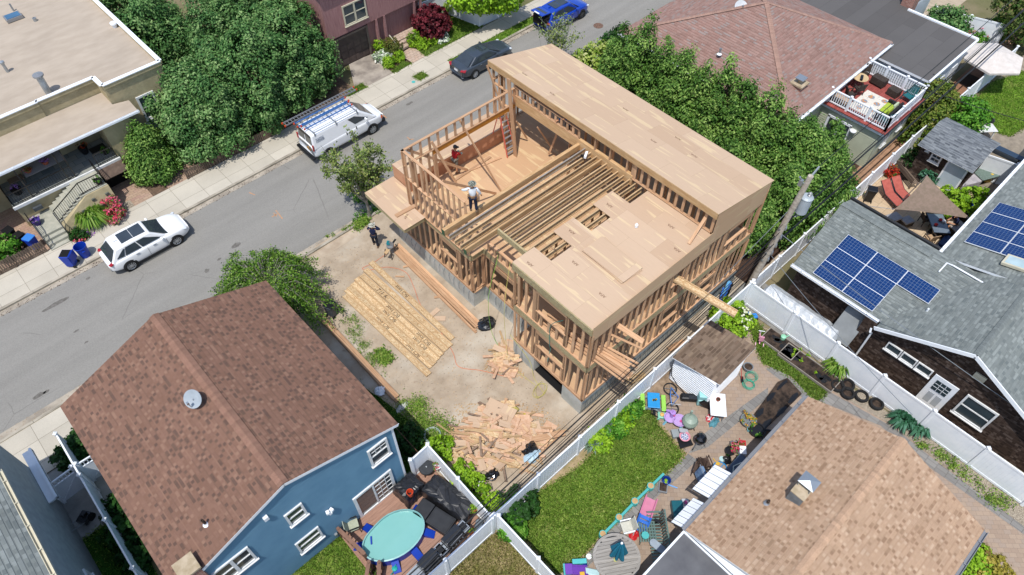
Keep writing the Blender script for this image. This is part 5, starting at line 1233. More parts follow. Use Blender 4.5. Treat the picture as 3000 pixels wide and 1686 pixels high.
tree('leafy_tree','smaller green leafy tree behind the garden shed','tree',(47.2,7.0),[(0,0,1.3,1.2,1,1),(.7,-.4,1.0,.9,.8,.8),(-.7,.2,1.6,.8,.8,.8)],L_green,200,26,.2,.33,(.1,1.6),fill=600)
tree('weeping_shrub','small weeping evergreen below the brick chimney','shrub',(55.8,12.6),[(0,0,1.6,1.5,1.3,1.0),(-.8,-.8,1.0,1,.9,.9),(.9,.7,1.1,1,.9,.9)],L_ever,180,26,.24,.35,(.1,1.6),fill=500)
tree('corner_tree','reddish-green tree at the right edge by the white parasol','tree',(60.0,8.6),[(0,0,2.2,1.8,1.6,1.6),(1,-1.2,1.8,1.7,1.5,1.4),(0,1.4,2.6,1.4,1.3,1.2),(2,.4,2.6,1.6,1.5,1.3)],leafm('bronze_leaf',greens('2f4f1c','4f7328','7c8a44','9a7a5c',k=.66)),280,26,.24,.4,(.12,2.4),fill=600)
def bush(name,label,c,r,h,mat,clumps=60,per=26,size=.14,cat='shrub',group=None,lob=None):
 return tree(name,label,cat,(c[0],c[1],0),lob or[(0,0,h*.5,r,r,h*.52)],mat,clumps,per,size,.16,None,1.5,int(clumps*5),group,crown='foliage',inner=.15)
bush('bush','leafy bush below the vinyl fence at the right, near the parasol',(59.75,10.21,0.6),.8,1.5,L_green,60)
bush('bush','flowering bush beside the weeping evergreen at the vinyl fence',(58.2,11.28,0.5),.8,1.0,L_pink,30)
bush('bush','low bush at the foot of the white building wall by the parasol',(57.61,10.4,0.5),.6,1.0,L_green,40)
bush('japanese_maple','round dark red maple shrub in front of the red house',(28.7,39.7),1.3,2.3,L_red,190,34,.2)
G_='clipped round shrubs in front of the red house'
for q,r,h,lb in(((26.9,39.42,0.7),.42,1.2,'clipped tall round shrub right of the front steps of the red house'),((27.16,38.86,0.35),.42,.7,'clipped ball shrub below the dark red maple'),((28.13,38.88,0.25),.42,.5,'low clipped shrub to the right under the dark red maple'),((24.45,40.48,0.4),.4,.95,'clipped shrub nearest the garage door of the red house'),((24.98,38.86,0.3),.32,.6,'clipped ball shrub beside the cream handrail'),((24.06,38.77,0.3),.42,.65,'clipped ball shrub nearest the pavement by the driveway')):
 bush('clipped_shrub',lb,q,r,h,L_bright,40,26,.11,group=G_)
bush('clipped_shrub','two-toned clipped shrub beside the steps, green and bronze',(25.15,39.84,0.5),.65,1.1,leafm('bronze_green',greens('4f6a24','6a7a30','8a7a40',k=.66)),70,26,.12,group=G_)
bush('white_flowers','white-edged leafy plant beside the driveway of the red house',(24.27,39.69,0.25),.68,.5,L_wht,60,20,.2,'plant');bush('white_flowers','white-edged plant under the right side of the dark red maple',(28.78,38.73,0.2),.6,.4,L_wht,46,20,.18,'plant');bush('white_flowers','small white-edged plant between the maple and the round shrub',(27.72,39.73,0.25),.45,.4,L_wht,30,20,.16,'plant')
bush('purple_plant','small dark purple plant among the clipped shrubs',(24.77,39.09,0.15),.35,.3,L_red,20,20,.13,'plant')
def grassy(name,label,c,r,h,mat,n=260,cat='plant',w=.05,lean=.9,z0=0):
 """tuft of arching blades"""
 mb=MB()
 for i in range(n):
  a=rng.random()*6.28;q=r*rng.random()**.6;L=h*rng.uniform(.7,1.1);b=V3((math.cos(a)*q*.25,math.sin(a)*q*.25,0));e=V3((math.cos(a)*q,math.sin(a)*q,0));s=V3((-math.sin(a),math.cos(a),0))*w*.5
  m=b.lerp(e,.45)+V3((0,0,L));t_=e+V3((0,0,L*(1-lean*q/r*.75)))
  mb.cr=rng.random();mb.face([b-s,b+s,m+s,m-s]);mb.face([m-s,m+s,t_])
 mb.cr=None
 return one(name,label,cat,mb,mat,(c[0],c[1],z0))
grassy('ornamental_grass','arching clump of ornamental grass beside the vinyl fence of the red house',(31.55,41.18,0.3),1.0,1.1,L_grassy,260,w=.08)
grassy('ornamental_grass','large arching ornamental grass below the stucco planter wall',(1.7,38.15),1.25,1.0,L_grassy,520,w=.06)
bush('rose_bush','pink and red roses beside the ornamental grass',(2.78,37.43,0.3),.5,.8,L_pink,34,22,.13);bush('rose_bush','red roses climbing on the stucco planter wall',(2.9,38.1),.4,1.2,L_pink,30,22,.13)
bush('shrub','small green shrub beside the stone steps',(0.53,37.56,0.25),.42,.5,L_dark,36,24,.12);bush('flowers','small mixed flowers at the foot of the steps',(0.47,37.31,0.1),.35,.25,L_pink,16,20,.1,'plant');bush('flowers','purple flowers between the shrub and the ornamental grass',(1.18,37.5,0.1),.3,.25,L_pur,14,20,.09,'plant')
bush('shrub','leafy bush behind the picket fence at the left edge',(-2.95,39.12,0.5),.75,1.3,L_green,60,26,.16)
Gb='plants along the vinyl fence'
for i,(q,m_,lb)in enumerate((((15.47,8.13,0.2),L_green,'leafy plant in the fence bed nearest the little picnic table'),((14.71,8.06,0.2),L_bright,'yellow-green plant in the fence bed below the fence post'),((14.16,8,0.2),L_green,'leafy plant in the middle of the fence bed'),((13.14,8.01,0.2),L_bright,'yellow-green leafy clump near the lower end of the fence bed'))):
 bush('border_plant',lb,q,.55,.5,m_,40,24,.14,'plant',Gb)
for q,lb in(((13.9,8.22,0.1),'grey-green strappy plant in the upper fence bed'),((13.12,8.1,0.1),'grey-green strappy plant in the lower fence bed'),((12.66,8.06,0.1),'small grey strappy plant at the lower end of the fence bed')):grassy('strap_leaf_plant',lb,q,.5,.45,leafm('grey_leaf',greens('5c7a5c','86a086','a0b8a4',k=.7))if 'upper' in lb else bpy.data.materials['grey_leaf'],60,w=.09)
bush('corner_shrub','dark leafy shrub in the corner where the two vinyl fences meet',(8.09,8.13,0.5),.8,1.1,L_dark,70,26,.16);bush('corner_shrub','lower leafy shrub beside the vinyl fence corner',(7.32,7.74,0.3),.55,.8,L_green,46,26,.16)
t=bush('hydrangea','round hydrangea with many white flower heads beside the white shed',(23.18,7.85,0.6),1.0,1.3,L_bright,110,28,.15);mb=MB()
for i in range(46):
 a=rng.uniform(-1.9,.9);e=rng.uniform(.2,1.2);mb.lathe([(0,-.05),(.06,-.02),(.06,.03),(0,.06)],(math.cos(a)*math.cos(e)*1.02,math.sin(a)*math.cos(e)*1.02,.62+math.sin(e)*.68),6)
mb.build('flower_heads',M('hydrangea_flowers',hx('f0efe0'),hx('d6dfae'),.8,6),t,smooth=True)
grassy('iris_clump','arching green iris clump at the end of the raised beds',(24.83,2.51,0.1),.85,.7,L_grassy,150,w=.09)
grassy('agave_clump','blue-green leafy clump on the gravel along the vinyl fence',(24.49,-1.22,0.1),.8,.6,L_blue,170,w=.12);grassy('agave_clump','right half of the blue-green clump on the gravel by the vinyl fence',(24.77,-1.96,0.1),.8,.55,L_blue,150,w=.12)
bush('shrub','bright green shrub at the lower right corner of the tan roof',(20.28,-6.46,0.5),.85,1.2,L_bright,80,26,.15);bush('shrub','yellow shrub at the lower right corner below the tan roof',(20.43,-7.07,0.4),.8,1.0,L_yel,80,26,.15);bush('shrub','bronze-tipped shrub behind the bright green one at the tan house',(20.79,-6.45,0.4),.6,.9,leafm('bronze_tip',greens('5a7030','8a8440','a8844c',k=.66)),50,26,.15)
bush('bamboo_hedge','feathery bright green bamboo hedge beside the brown shade sail',(40.16,3.64,0.7),1.25,1.5,L_bright,130,30,.2,lob=[(-.6,.5,.75,.95,.8,.8),(.5,-.5,.75,1.0,.85,.8)])
bush('potted_shrub','round dark shrub between the shed and the vinyl fence',(41.95,7.61,0.5),.5,.9,L_dark,36,24,.13);bush('variegated_plant','pale green plant in front of the garden shed',(41.47,6.03,0.3),.5,.6,L_blue,30,24,.15);bush('lilies','red lilies beside the vinyl fence near the garden shed',(39.84,7.9,0.4),.4,.9,L_rpet,24,22,.12)
for q,lb in(((-4.86,24.42,0.3),'broad-leaved plants in the shady bed at the front of the blue house'),((-5.25,24.21,0.2),'broad-leaved plants beside the white gate fence'),((-4.92,20.19,0.4),'large shady shrub along the side fence of the blue house'),((-5.08,19.12,0.3),'dark hosta clump along the side fence of the blue house'),((-5.09,17.82,0.3),'dark shrub with yellow tips by the side fence, lowest in view')):bush('shade_shrub',lb,q,.7,.8,L_dark,60,26,.2)
bush('hedge_bush','shaded bush between the blue house and the deck gate',(6.38,14.3,0.4),.75,1.0,L_dark,60,26,.16)
for q,lb in(((7.42,12.75,0.3),'ivy-like plants outside the white deck fence, upper clump'),((7.3,11.08,0.3),'ivy-like plants outside the white deck fence, middle clump'),((7.28,10.24,0.3),'ivy-like plants outside the white deck fence, lower clump'),((7.36,9,0.3),'leafy clump where the deck fence meets the boundary fence')):bush('fence_plant',lb,q,.55,.7,L_bright,44,24,.14)
# vehicles (x forward, y left, z up)
def wheel(par,x,y,r,w,side,rim,spokes=10,hub=.62):
 mb=MB();m=Matrix.Translation((x,y,r))@Matrix.Rotation(-side*math.pi/2,4,'X')
 mb.lathe([(r*.62,-w*.5),(r*.93,-w*.5),(r,-w*.32),(r,w*.3),(r*.93,w*.5),(r*.66,w*.5),(r*.62,w*.3)],n=28,caps=False);mb.mat4(m);o=mb.build('wheel',m_tyre,par,smooth=False)
 mb=MB();mb.lathe([(r*.66,w*.3),(0,w*.1)],n=24,caps=False);mb.mat4(m);mb.build('rim_well',m_black,o)
 mb=MB()
 for i in range(spokes):
  a=i*2*math.pi/spokes;c,s=math.cos(a),math.sin(a);mb.beam((c*r*.1,s*r*.1,w*.4),(c*r*.63,s*r*.63,w*.46),r*(.09 if spokes>8 else.18),.03,up=(0,0,1))
 mb.lathe([(r*.17,w*.38),(r*.15,w*.47),(0,w*.48)],n=12);mb.lathe([(r*.61,w*.44),(r*.66,w*.5),(r*.69,w*.5),(r*.69,w*.45),(r*.61,w*.44)],n=28);mb.mat4(m);mb.build('rim',rim,o)
def quadpt(q,s,t):return(q[0]*(1-s)+q[1]*s)*(1-t)+(q[3]*(1-s)+q[2]*s)*t
def panel(par,name,q,st,mat,off=.016,t=.03):
 q=[V3(p)for p in q];n=(q[1]-q[0]).cross(q[3]-q[0]).normalized();mb=MB();P=[quadpt(q,s,v)+n*off for s,v in st];B=[p-n*t for p in P]
 mb.face(P)
 for i in range(len(P)):j=(i+1)%len(P);mb.face([B[i],B[j],P[j],P[i]])
 return mb.build(name,mat,par)
def car(name,label,cat,loc,rz,col,W,st,cab,wh,rim,plate=None,sunroof=None,spokes=10,black_roof=False):
 """st: stations (x, half width, z sill, z shoulder, z top); cab: rear base x, front base x, rear top x, front top x, belt z rear, belt z front, roof z, half widths base/top"""
 t=T(name,label,cat,loc,rz);pm=paint(name+'_paint',col,.28)
 mb=MB();rings=[]
 for x,w,zb,zs,zt in st:
  h=[(w*.86,zb),(w*.985,zb+.08),(w,(zb+zs)*.5),(w*.985,zs-.04),(w*.93,zs+.02),(w*.78,zt),(w*.4,zt+.025)]
  rings.append([V3((x,-a,b))for a,b in h]+[V3((x,a,b))for a,b in h[::-1]])
 n=len(rings[0])
 for A,B in zip(rings,rings[1:]):
  for i in range(n):j=(i+1)%n;mb.face([A[i],A[j],B[j],B[i]])
 mb.face(rings[0]);mb.face(rings[-1][::-1])
 mb.build('body',pm,t,smooth=True,mods=subd(1))
 xr0,xf0,xr1,xf1,zr_,zf,zt,wb,wt=cab
 P=[V3(p)for p in((xr0,-wb,zr_),(xf0,-wb,zf),(xf0,wb,zf),(xr0,wb,zr_),(xr1,-wt,zt),(xf1,-wt,zt),(xf1,wt,zt),(xr1,wt,zt))]
 mb=MB();dz=V3((0,0,.12));xm=(xr1+xf1)/2
 L_=[p-dz for p in P[:4]]
 def shell(m):
  a,b,c,d=P[4:];md=[V3((xm,-wt*1.01,zt+.045)),V3((xm,wt*1.01,zt+.045)),V3((xm,0,zt+.06))];r0,f0=V3((xr1,0,zt+.02)),V3((xf1,0,zt+.02))
  for q in([a,md[0],md[2],r0],[r0,md[2],md[1],d],[md[0],b,f0,md[2]],[md[2],f0,c,md[1]],[L_[0],L_[1],b,md[0],a],[L_[1],L_[2],c,f0,b],[L_[2],L_[3],d,md[1],c],[L_[3],L_[0],a,r0,d]):m.face(q)
 shell(mb);mb.build('cabin',pm,t,mods=bev(.045,2))
 F_=[P[1],P[2],P[6],P[5]];Rr=[P[3],P[0],P[4],P[7]]
 panel(t,'windscreen',F_,[(.05,.02),(.95,.02),(.9,.93),(.1,.93)],m_glassb)
 panel(t,'rear_window',Rr,[(.07,.1),(.93,.1),(.88,.9),(.12,.9)],m_glassb)
 for s,q in((-1,[P[0],P[1],P[5],P[4]]),(1,[P[2],P[3],P[7],P[6]])):
  g=[(.13,.2,.4),(.415,.2,.7),(.715,.2,.9)]
  L_s=[[(.09,.22),(.23,.14),(.25,.8),(.21,.8)],[(.255,.14),(.53,.13),(.54,.88),(.265,.86)],[(.555,.13),(.9,.13),(.86,.5),(.78,.88),(.56,.88)]]
  for p in L_s:
   if s>0:p=[(1-a,b)for a,b in p][::-1]
   panel(t,'side_window',q,p,m_glassb)
 if sunroof:
  mb=MB();x0,x1,w,z0,z1=sunroof;xm_=(x0+x1)/2;zm=zt+.052
  for a,b,za,zb_ in((x0,xm_-.01,z0,zm+.005),(xm_+.01,x1,zm+.005,z1)):mb.hexa([(a,-w,za-.03),(b,-w,zb_-.03),(b,w,zb_-.03),(a,w,za-.03),(a,-w,za),(b,-w,zb_),(b,w,zb_),(a,w,za)])
  mb.build('sunroof',m_glassb,t)
 r,ww,xs,ys=wh
 for x in xs:
  for s in(-1,1):
   mb=MB();mb.lathe([(r*1.14,-.25),(r*1.14,.0),(0,.0)],n=24);mb.mat4(Matrix.Translation((x,s*(ys-.015),r*1.0))@Matrix.Rotation(-s*math.pi/2,4,'X'));mb.build('wheel_arch',m_black,t)
   wheel(t,x,s*(ys-ww*.5+.012),r,ww,s,rim,spokes)
 return t,pm
def bitbox(t,name,mat,*bs):
 for b in bs:mb=MB();mb.cbox(b[0],b[1],b[2]if len(b)>2 else 0,0,b[3]if len(b)>3 else 0);mb.build(name,mat,t,mods=bev(min(b[1])*.25,1))
m_lamp=paint('lamp_red',hx('a8121c'),.2);m_lampw=paint('lamp_clear',hx('d8dee2'),.15);m_rim=paint('alloy',hx('c4c8cc'),.3,.6);m_rimd=paint('dark_alloy',hx('54575a'),.35,.5);m_amber=paint('lamp_amber',hx('e0641c'),.25)
m_chrome=paint('chrome',hx('c8ccd0'),.15,.9)
SUVST=[(-2.36,.70,.42,.80,.86),(-2.2,.86,.33,.93,1.0),(-1.6,.94,.25,1.0,1.07),(-.6,.935,.22,1.0,1.06),(.5,.935,.22,.99,1.04),(1.15,.94,.24,.97,1.06),(1.7,.93,.27,.92,1.0),(2.15,.84,.3,.82,.9),(2.36,.62,.36,.66,.72)]
def suv(label,loc,col,rim,hatch=False,plate=True):
 t,pm=car('parked_suv',label,'car',loc,0,col,.94,SUVST,(-2.2,1.2,-1.62,.32,1.02,1.02,1.6,.84,.64),(.365,.24,(-1.37,1.38),.945),rim,sunroof=(-1.15,.2,.43,1.672,1.672),spokes=10)
 bitbox(t,'taillight',m_lamp,((-2.16,-.74,.95),(.3,.22,.09),.45),((-2.16,.74,.95),(.3,.22,.09),-.45))
 bitbox(t,'headlight',m_lampw,((1.98,-.74,.79),(.5,.14,.1),-.42),((1.98,.74,.79),(.5,.14,.1),.42))
 bitbox(t,'grille',m_black,((2.3,0,.6),(.1,.9,.3)),((2.2,0,.4),(.2,1.3,.12)))
 bitbox(t,'mirror',pm,((.72,-1.0,1.1),(.14,.22,.16)),((.72,1.0,1.1),(.14,.22,.16)))
 bitbox(t,'door_handle',m_chrome,*(((x,s*.945,.93),(.2,.03,.04))for x in(-.75,.25)for s in(-1,1)))
 bitbox(t,'sill_trim',m_black,((0,-.935,.25),(1.9,.03,.1)),((0,.935,.25),(1.9,.03,.1)))
 bitbox(t,'rear_bumper',m_black,((-2.28,0,.42),(.16,1.3,.16)))
 mb=MB();mb.cbox((-1.35,0,1.68),(.22,.04,.07));mb.build('aerial',pm,t)
 for y in(-.955,.955):
  mb=MB();s=1 if y>0 else-1
  for x in(-.17,.92):mb.box(x,min(y*.978,y*.985),.4,x+.012,max(y*.978,y*.988),.98)
  mb.build('door_gap',m_dark,t)
 if hatch:
  mb=MB();mb.slab([(-1.75,-.6,1.68),(-1.75,.6,1.68),(-2.75,.62,1.78),(-2.75,-.62,1.78)],.08);lid=mb.build('tailgate',pm,t,mods=bev(.03))
  mb=MB();mb.slab([(-2.05,-.5,1.715),(-2.05,.5,1.715),(-2.35,.52,1.745),(-2.35,-.52,1.745)],.02);mb.build('rear_window',m_glassb,lid);bitbox(lid,'plate',m_white,((-2.72,0,1.8),(.12,.5,.03)))
  mb=MB();mb.cbox((-2.2,0,1.0),(.5,1.3,.7));mb.build('boot_opening',m_dark,t)
 else:bitbox(t,'plate',m_white,((-2.33,0,.75),(.04,.4,.15)))
 return t
suv('white SUV parked at the far kerb beside the blue bins',(3.12,34.08,-.016),hx('f2f3f3',.9),m_rim)
suv('deep blue SUV with its tailgate open at the top of the street',(37.45,34.4,-.016),hx('0a3fb0',.8),m_rimd,hatch=True)
SEDST=[(-2.45,.68,.42,.82,.9),(-2.3,.84,.34,.92,1.0),(-1.7,.92,.24,.95,1.03),(-.7,.925,.2,.94,1.0),(.5,.925,.2,.92,.98),(1.2,.92,.22,.88,.97),(1.75,.9,.25,.82,.9),(2.2,.82,.28,.72,.8),(2.45,.6,.34,.6,.66)]
t,pm=car('parked_sedan','dark grey sedan parked at the far kerb behind the timber frame','car',(29.05,34.28,-.016),0,hx('444d58',.66),.92,SEDST,(-2.0,1.25,-1.05,.25,.98,.95,1.4,.82,.6),(.34,.23,(-1.42,1.41),.93),m_rim,sunroof=(-.35,.15,.36,1.468,1.468),spokes=12)
bitbox(t,'taillight',m_lamp,((-2.28,-.66,.88),(.34,.4,.12),.5),((-2.28,.66,.88),(.34,.4,.12),-.5));bitbox(t,'plate',m_white,((-2.43,0,.75),(.05,.38,.16)));bitbox(t,'headlight',m_lampw,((2.1,-.66,.72),(.4,.2,.1),-.5),((2.1,.66,.72),(.4,.2,.1),.5));bitbox(t,'mirror',pm,((.7,-.98,1.05),(.14,.2,.14)),((.7,.98,1.05),(.14,.2,.14)));bitbox(t,'door_handle',m_chrome,*(((x,s*.93,.88),(.18,.03,.04))for x in(-.85,.15)for s in(-1,1)));bitbox(t,'exhaust',m_chrome,((-2.38,-.6,.35),(.12,.2,.06)),((-2.38,.6,.35),(.12,.2,.06)))
VST=[(-2.7,.86,.45,1.0,1.25),(-2.6,.96,.4,1.1,1.3),(-1.6,.99,.35,1.1,1.3),(0,.99,.35,1.1,1.3),(1.0,.985,.36,1.1,1.3),(1.7,.97,.38,1.08,1.25),(2.15,.95,.4,1.02,1.2),(2.55,.9,.42,.95,1.12),(2.78,.78,.48,.85,.95)]
vt,pm=T('panel_van','white panel van with a ladder rack parked at the far kerb','van',(16.93,34.42,-.016)),paint('van_white',hx('f0f2f4',.9),.3)
mb=MB();rings=[]
for x,w,zb,zs,zt in VST:
 h=[(w*.9,zb),(w,zb+.1),(w,(zb+zs)*.5),(w,zs-.04),(w*.98,zs+.02),(w*.8,zt),(w*.4,zt+.02)];rings.append([V3((x,-a,b))for a,b in h]+[V3((x,a,b))for a,b in h[::-1]])
n_=len(rings[0])
for A,B in zip(rings,rings[1:]):
 for i in range(n_):j=(i+1)%n_;mb.face([A[i],A[j],B[j],B[i]])
mb.face(rings[0]);mb.face(rings[-1][::-1]);mb.build('body',pm,vt,smooth=True,mods=subd(1))
P=[V3(p)for p in((-2.66,-.97,1.05),(2.3,-.92,1.08),(2.3,.92,1.08),(-2.66,.97,1.05),(-2.55,-.8,2.08),(1.1,-.78,2.08),(1.1,.78,2.08),(-2.55,.8,2.08))]
mb=MB();mb.hexa(P);mb.build('cabin',pm,vt,mods=bev(.1,3))
panel(vt,'windscreen',[P[1],P[2],P[6],P[5]],[(.07,.22),(.93,.22),(.88,.88),(.12,.88)],m_glassb)
for a,b in((.08,.47),(.53,.92)):panel(vt,'rear_window',[P[3],P[0],P[4],P[7]],[(a,.3),(b,.3),(b,.82),(a,.82)],m_glassb)
panel(vt,'side_window',[P[0],P[1],P[5],P[4]],[(.7,.32),(.93,.32),(.88,.62),(.83,.84),(.7,.84)],m_glassb);panel(vt,'side_window',[P[2],P[3],P[7],P[6]],[(.07,.32),(.3,.32),(.3,.84),(.17,.84),(.12,.62)],m_glassb)
panel(vt,'faded_lettering',[P[0],P[1],P[5],P[4]],[(.06,.42),(.2,.42),(.2,.72),(.06,.72)],M('faded_sign',hx('c9ced6'),hx('8f97a3'),.5,9,lo=.45,hi=.55),.008)
for x in(-1.72,1.72):
 for s in(-1,1):
  mb=MB();mb.lathe([(.43,-.25),(.43,0),(0,0)],n=22);mb.mat4(Matrix.Translation((x,s*.985,.38))@Matrix.Rotation(-s*math.pi/2,4,'X'));mb.build('wheel_arch',m_black,vt);wheel(vt,x,s*.89,.37,.24,s,m_steel,8)
bitbox(vt,'taillight',m_lamp,((-2.66,-.9,1.25),(.1,.12,.45)),((-2.66,.9,1.25),(.1,.12,.45)));bitbox(vt,'rear_bumper',m_black,((-2.8,0,.5),(.24,1.95,.22)));bitbox(vt,'front_bumper',m_black,((2.72,0,.55),(.3,1.85,.3)));bitbox(vt,'headlight',m_black,((2.62,-.72,.86),(.2,.3,.24)),((2.62,.72,.86),(.2,.3,.24)));bitbox(vt,'indicator',m_amber,((2.6,-.88,.86),(.12,.06,.2)),((2.6,.88,.86),(.12,.06,.2)))
bitbox(vt,'mirror',pm,((1.3,-1.1,1.45),(.12,.24,.3)),((1.3,1.1,1.45),(.12,.24,.3)));bitbox(vt,'door_handle',m_black,((.55,-.995,1.18),(.06,.03,.2)),((-.2,-.995,1.12),(.06,.03,.2)))
bitbox(vt,'plate',M('amber_plate',hx('4a4438'),hx('e0a030'),.6,14,lo=.5,hi=.52),((-2.715,-.35,.95),(.03,.4,.16)))
mb=MB()
for x in(-2.3,-.7,.9):
 mb.beam((x,-.86,2.2),(x,.86,2.2),.06,.05)
 for y in(-.82,.82):mb.beam((x,y,2.0),(x,y,2.32),.06,.06,up=(1,0,0))
for y in(-.8,-.6):mb.tube([(-2.3,y,2.22),(.9,y,2.22)],.018,5)
mb.build('roof_rack',m_steel,vt)
mb=MB();mb.beam((-2.62,-.7,2.02),(-2.62,.7,2.02),.05,.16);mb.build('rear_spoiler',m_black,vt)
def ladder(label,a,b,w,mat,rungm,n,group=None):
 a,b=V3(a),V3(b);d=b-a;L=d.length;s=V3((-d.y,d.x,0)).normalized();t=T('extension_ladder',label,'ladder',a)
 for k in(-1,1):mb=MB();mb.beam(s*k*w/2,d+s*k*w/2,.04,.09);mb.build('side_rail',mat,t)
 for i in range(n):c=d*((i+.5)/n);mb=MB();mb.beam(c-s*w/2,c+s*w/2,.035,.03);mb.build('rung',rungm,t)
 bits=[(0,s*w/2),(1,s*w/2),(0,-s*w/2),(1,-s*w/2)]
 for k,q in bits:mb=MB();mb.cbox(d*k+q,(.1,.06,.11));mb.build('end_cap',m_orange,t)
V_=V3((16.93,34.42,0))
m_bl=paint('blue_fibreglass',hx('2f72b8'),.4)
ladder('blue fibreglass ladder on the van rack, nearer the driver side',V_+V3((-2.55,.02,2.27)),V_+V3((1.0,.02,2.27)),.38,m_bl,m_alu,11);ladder('blue fibreglass ladder on the van rack, nearer the trees',V_+V3((-2.75,.52,2.27)),V_+V3((1.1,.52,2.27)),.4,m_bl,m_alu,12);ladder('long silver aluminium ladder tied on the far side of the van rack',V_+V3((-3.3,1.0,2.34)),V_+V3((2.1,1.0,2.34)),.34,m_alu,m_alu,24)
# fences
def item(name,label,cat,loc,rz,parts,group=None):
 t=T(name,label,cat,loc,rz,group)
 for p in parts:
  mb=MB();p[2](mb);mb.build(p[0],p[1],t,mods=p[3]if len(p)>3 else None)
 return t
def vfence(label,pts,h=1.8,step=2.53,name='vinyl_fence',posts=True):
 t=T(name,label,'fence',(*pts[0],0))
 for a,b in zip(pts,pts[1:]):
  a,b=V3((*a,0)),V3((*b,0));L=(b-a).length;n=max(1,round(L/step));d=(b-a)/n
  for i in range(n):
   p,q=a+d*i,a+d*(i+1);mb=MB()
   mb.beam(p+V3((0,0,h*.5)),q+V3((0,0,h*.5)),.035,h-.12);mb.beam(p+V3((0,0,h-.06)),q+V3((0,0,h-.06)),.07,.12);mb.beam(p+V3((0,0,.12)),q+V3((0,0,.12)),.07,.14)
   s=V3((d.y,-d.x,0)).normalized()*.02;m=int(d.length/.17)
   for k in range(1,m):c=p+(q-p)*(k/m);mb.beam(c+s+V3((0,0,.2)),c+s+V3((0,0,h-.12)),.012,.006,up=s);mb.beam(c-s+V3((0,0,.2)),c-s+V3((0,0,h-.12)),.012,.006,up=s)
   mb.build('panel',m_white,t,True)
  for i in range(n+1):
   if i==n and b!=V3((*pts[-1],0)):continue
   p=a+d*i;mb=MB();mb.box(p.x-.065,p.y-.065,0,p.x+.065,p.y+.065,h+.08);mb.lathe([(.115,h+.08),(.115,h+.11),(0,h+.17)],(p.x,p.y,0),4);mb.build('post',m_white,t,True)
 return t
vfence('long white vinyl fence between the building site and the back garden with the lawn',[(6.75,8.32),(24.9,8.24)])
vfence('white vinyl fence running on past the utility pole behind the patio and shed',[(25.1,8.24),(42,8.16),(56.5,7.85)])
vfence('white vinyl deck fence beside the covered furniture and the scrap wood',[(5.7,12.62),(6.72,12.68),(6.62,8.42)],1.8,2.1)
vfence('white vinyl fence behind the barbecues on the pool deck',[(6.6,8.28),(-3.5,8.3)],1.8,2.4)
vfence('white vinyl fence between the lawn and the dry yard',[(6.86,8.15),(6.84,1)])
vfence('white vinyl fence in front of the dark cedar house',[(24.95,8.1),(24.64,-12)])
vfence('white vinyl fence along the shady side passage of the blue house',[(-5.17,24.5),(-5.33,6)])
vfence('pale vinyl fence at the far side of the red house lawn',[(28.9,41.4),(31.4,41.0),(32.1,38.0),(36,37.9)])
vfence('white vinyl fence beyond the brick chimney and weeping shrub',[(57.17,14.25,1.8)[:2],(58.8,9.55,1.8)[:2]])
vfence('short white vinyl fence beside the garden shed',[(43.81,4.38,1.8)[:2],(44.27,2.56,1.8)[:2],(44.5,-2)])
def gate(label,a,b,h=1.7):
 t=T('garden_gate',label,'gate',(*a,0));a,b=V3((*a,0)),V3((*b,0));d=(b-a);mb=MB();mb.beam(a+V3((0,0,h*.42)),b+V3((0,0,h*.42)),.04,h*.75);mb.beam(a+V3((0,0,h)),b+V3((0,0,h)),.06,.08);mb.beam(a+V3((0,0,h*.8)),b+V3((0,0,h*.8)),.06,.06);mb.beam(a+V3((0,-.03,.1)),b+V3((0,-.03,h*.75)),.02,.08)
 n=8
 for i in range(n):c=a+d*((i+.5)/n);mb.beam(c+V3((0,0,h*.8)),c+V3((0,0,h)),.03,.05)
 mb.build('panel',m_white,t,True)
 for p in(a,b):mb=MB();mb.box(p.x-.06,p.y-.06,0,p.x+.06,p.y+.06,h+.15);mb.lathe([(.1,h+.15),(.1,h+.18),(0,h+.22)],p,4);mb.build('post',m_white,t,True)
gate('white gate with slatted top between the grey stucco house and the side fence',(-6.5,22.4),(-5.3,22.5));gate('white gate with slatted top between the side fence and the blue house',(-5.1,22.5),(-3.8,22.45))
m_oldw=wood('old_fence_wood',hx('8d7b6a'),hx('5f5247'),.25)
def picket(label,pts,h,name='picket_fence',w=.1,gap=.13,mat=None):
 t=T(name,label,'fence',(*pts[0],0));mb=MB();pm=MB()
 for a,b in zip(pts,pts[1:]):
  a,b=V3((*a,0)),V3((*b,0));L=(b-a).length;n=int(L/gap)
  for i in range(n+1):c=a.lerp(b,i/n);pm.beam(c,c+V3((0,0,h*rng.uniform(.95,1.03))),w,.02,up=(0,1,0))
  for z in(.25,h*.85):mb.beam(a+V3((0,.03,z)),b+V3((0,.03,z)),.04,.08)
  for i in range(int(L/2)+1):c=a+(b-a)*min(1,i*2/L);mb.beam(c,c+V3((0,0,h+.1)),.1,.1,up=(0,1,0))
 mb.build('rail_frame',mat or m_oldw,t,True);pm.build('pickets',mat or m_oldw,t,True)
picket('weathered picket fence beside the wheeled bins at the left edge',[(-9,37.9),(-1.3,37.75)],.95)
picket('low weathered fence hidden under the roadside evergreens',[(7.5,37.75),(14,37.7)],.8)
m_rust=M('rusty_mesh',hx('7a5a44'),hx('4a382c'),.9,12)
t=T('wire_fence','rusty wire fence along the edge of the building site beside the brown roof','fence',(6.2,12.8,0));mb=MB()
for i in range(9):y=12.7+i*1.35;mb.tube([(6.35,y,0),(6.35,y,1.05)],.03,6)
for z in(.1,1.02):mb.tube([(6.35,12.7,z),(6.35,23.5,z)],.02,5)
mb.build('post',m_rust,t,True);mb=MB()
for i in range(90):y=12.75+i*.12;mb.tube([(6.35,y,.1),(6.35,y+.1,1.0)],.006,3,caps=False)
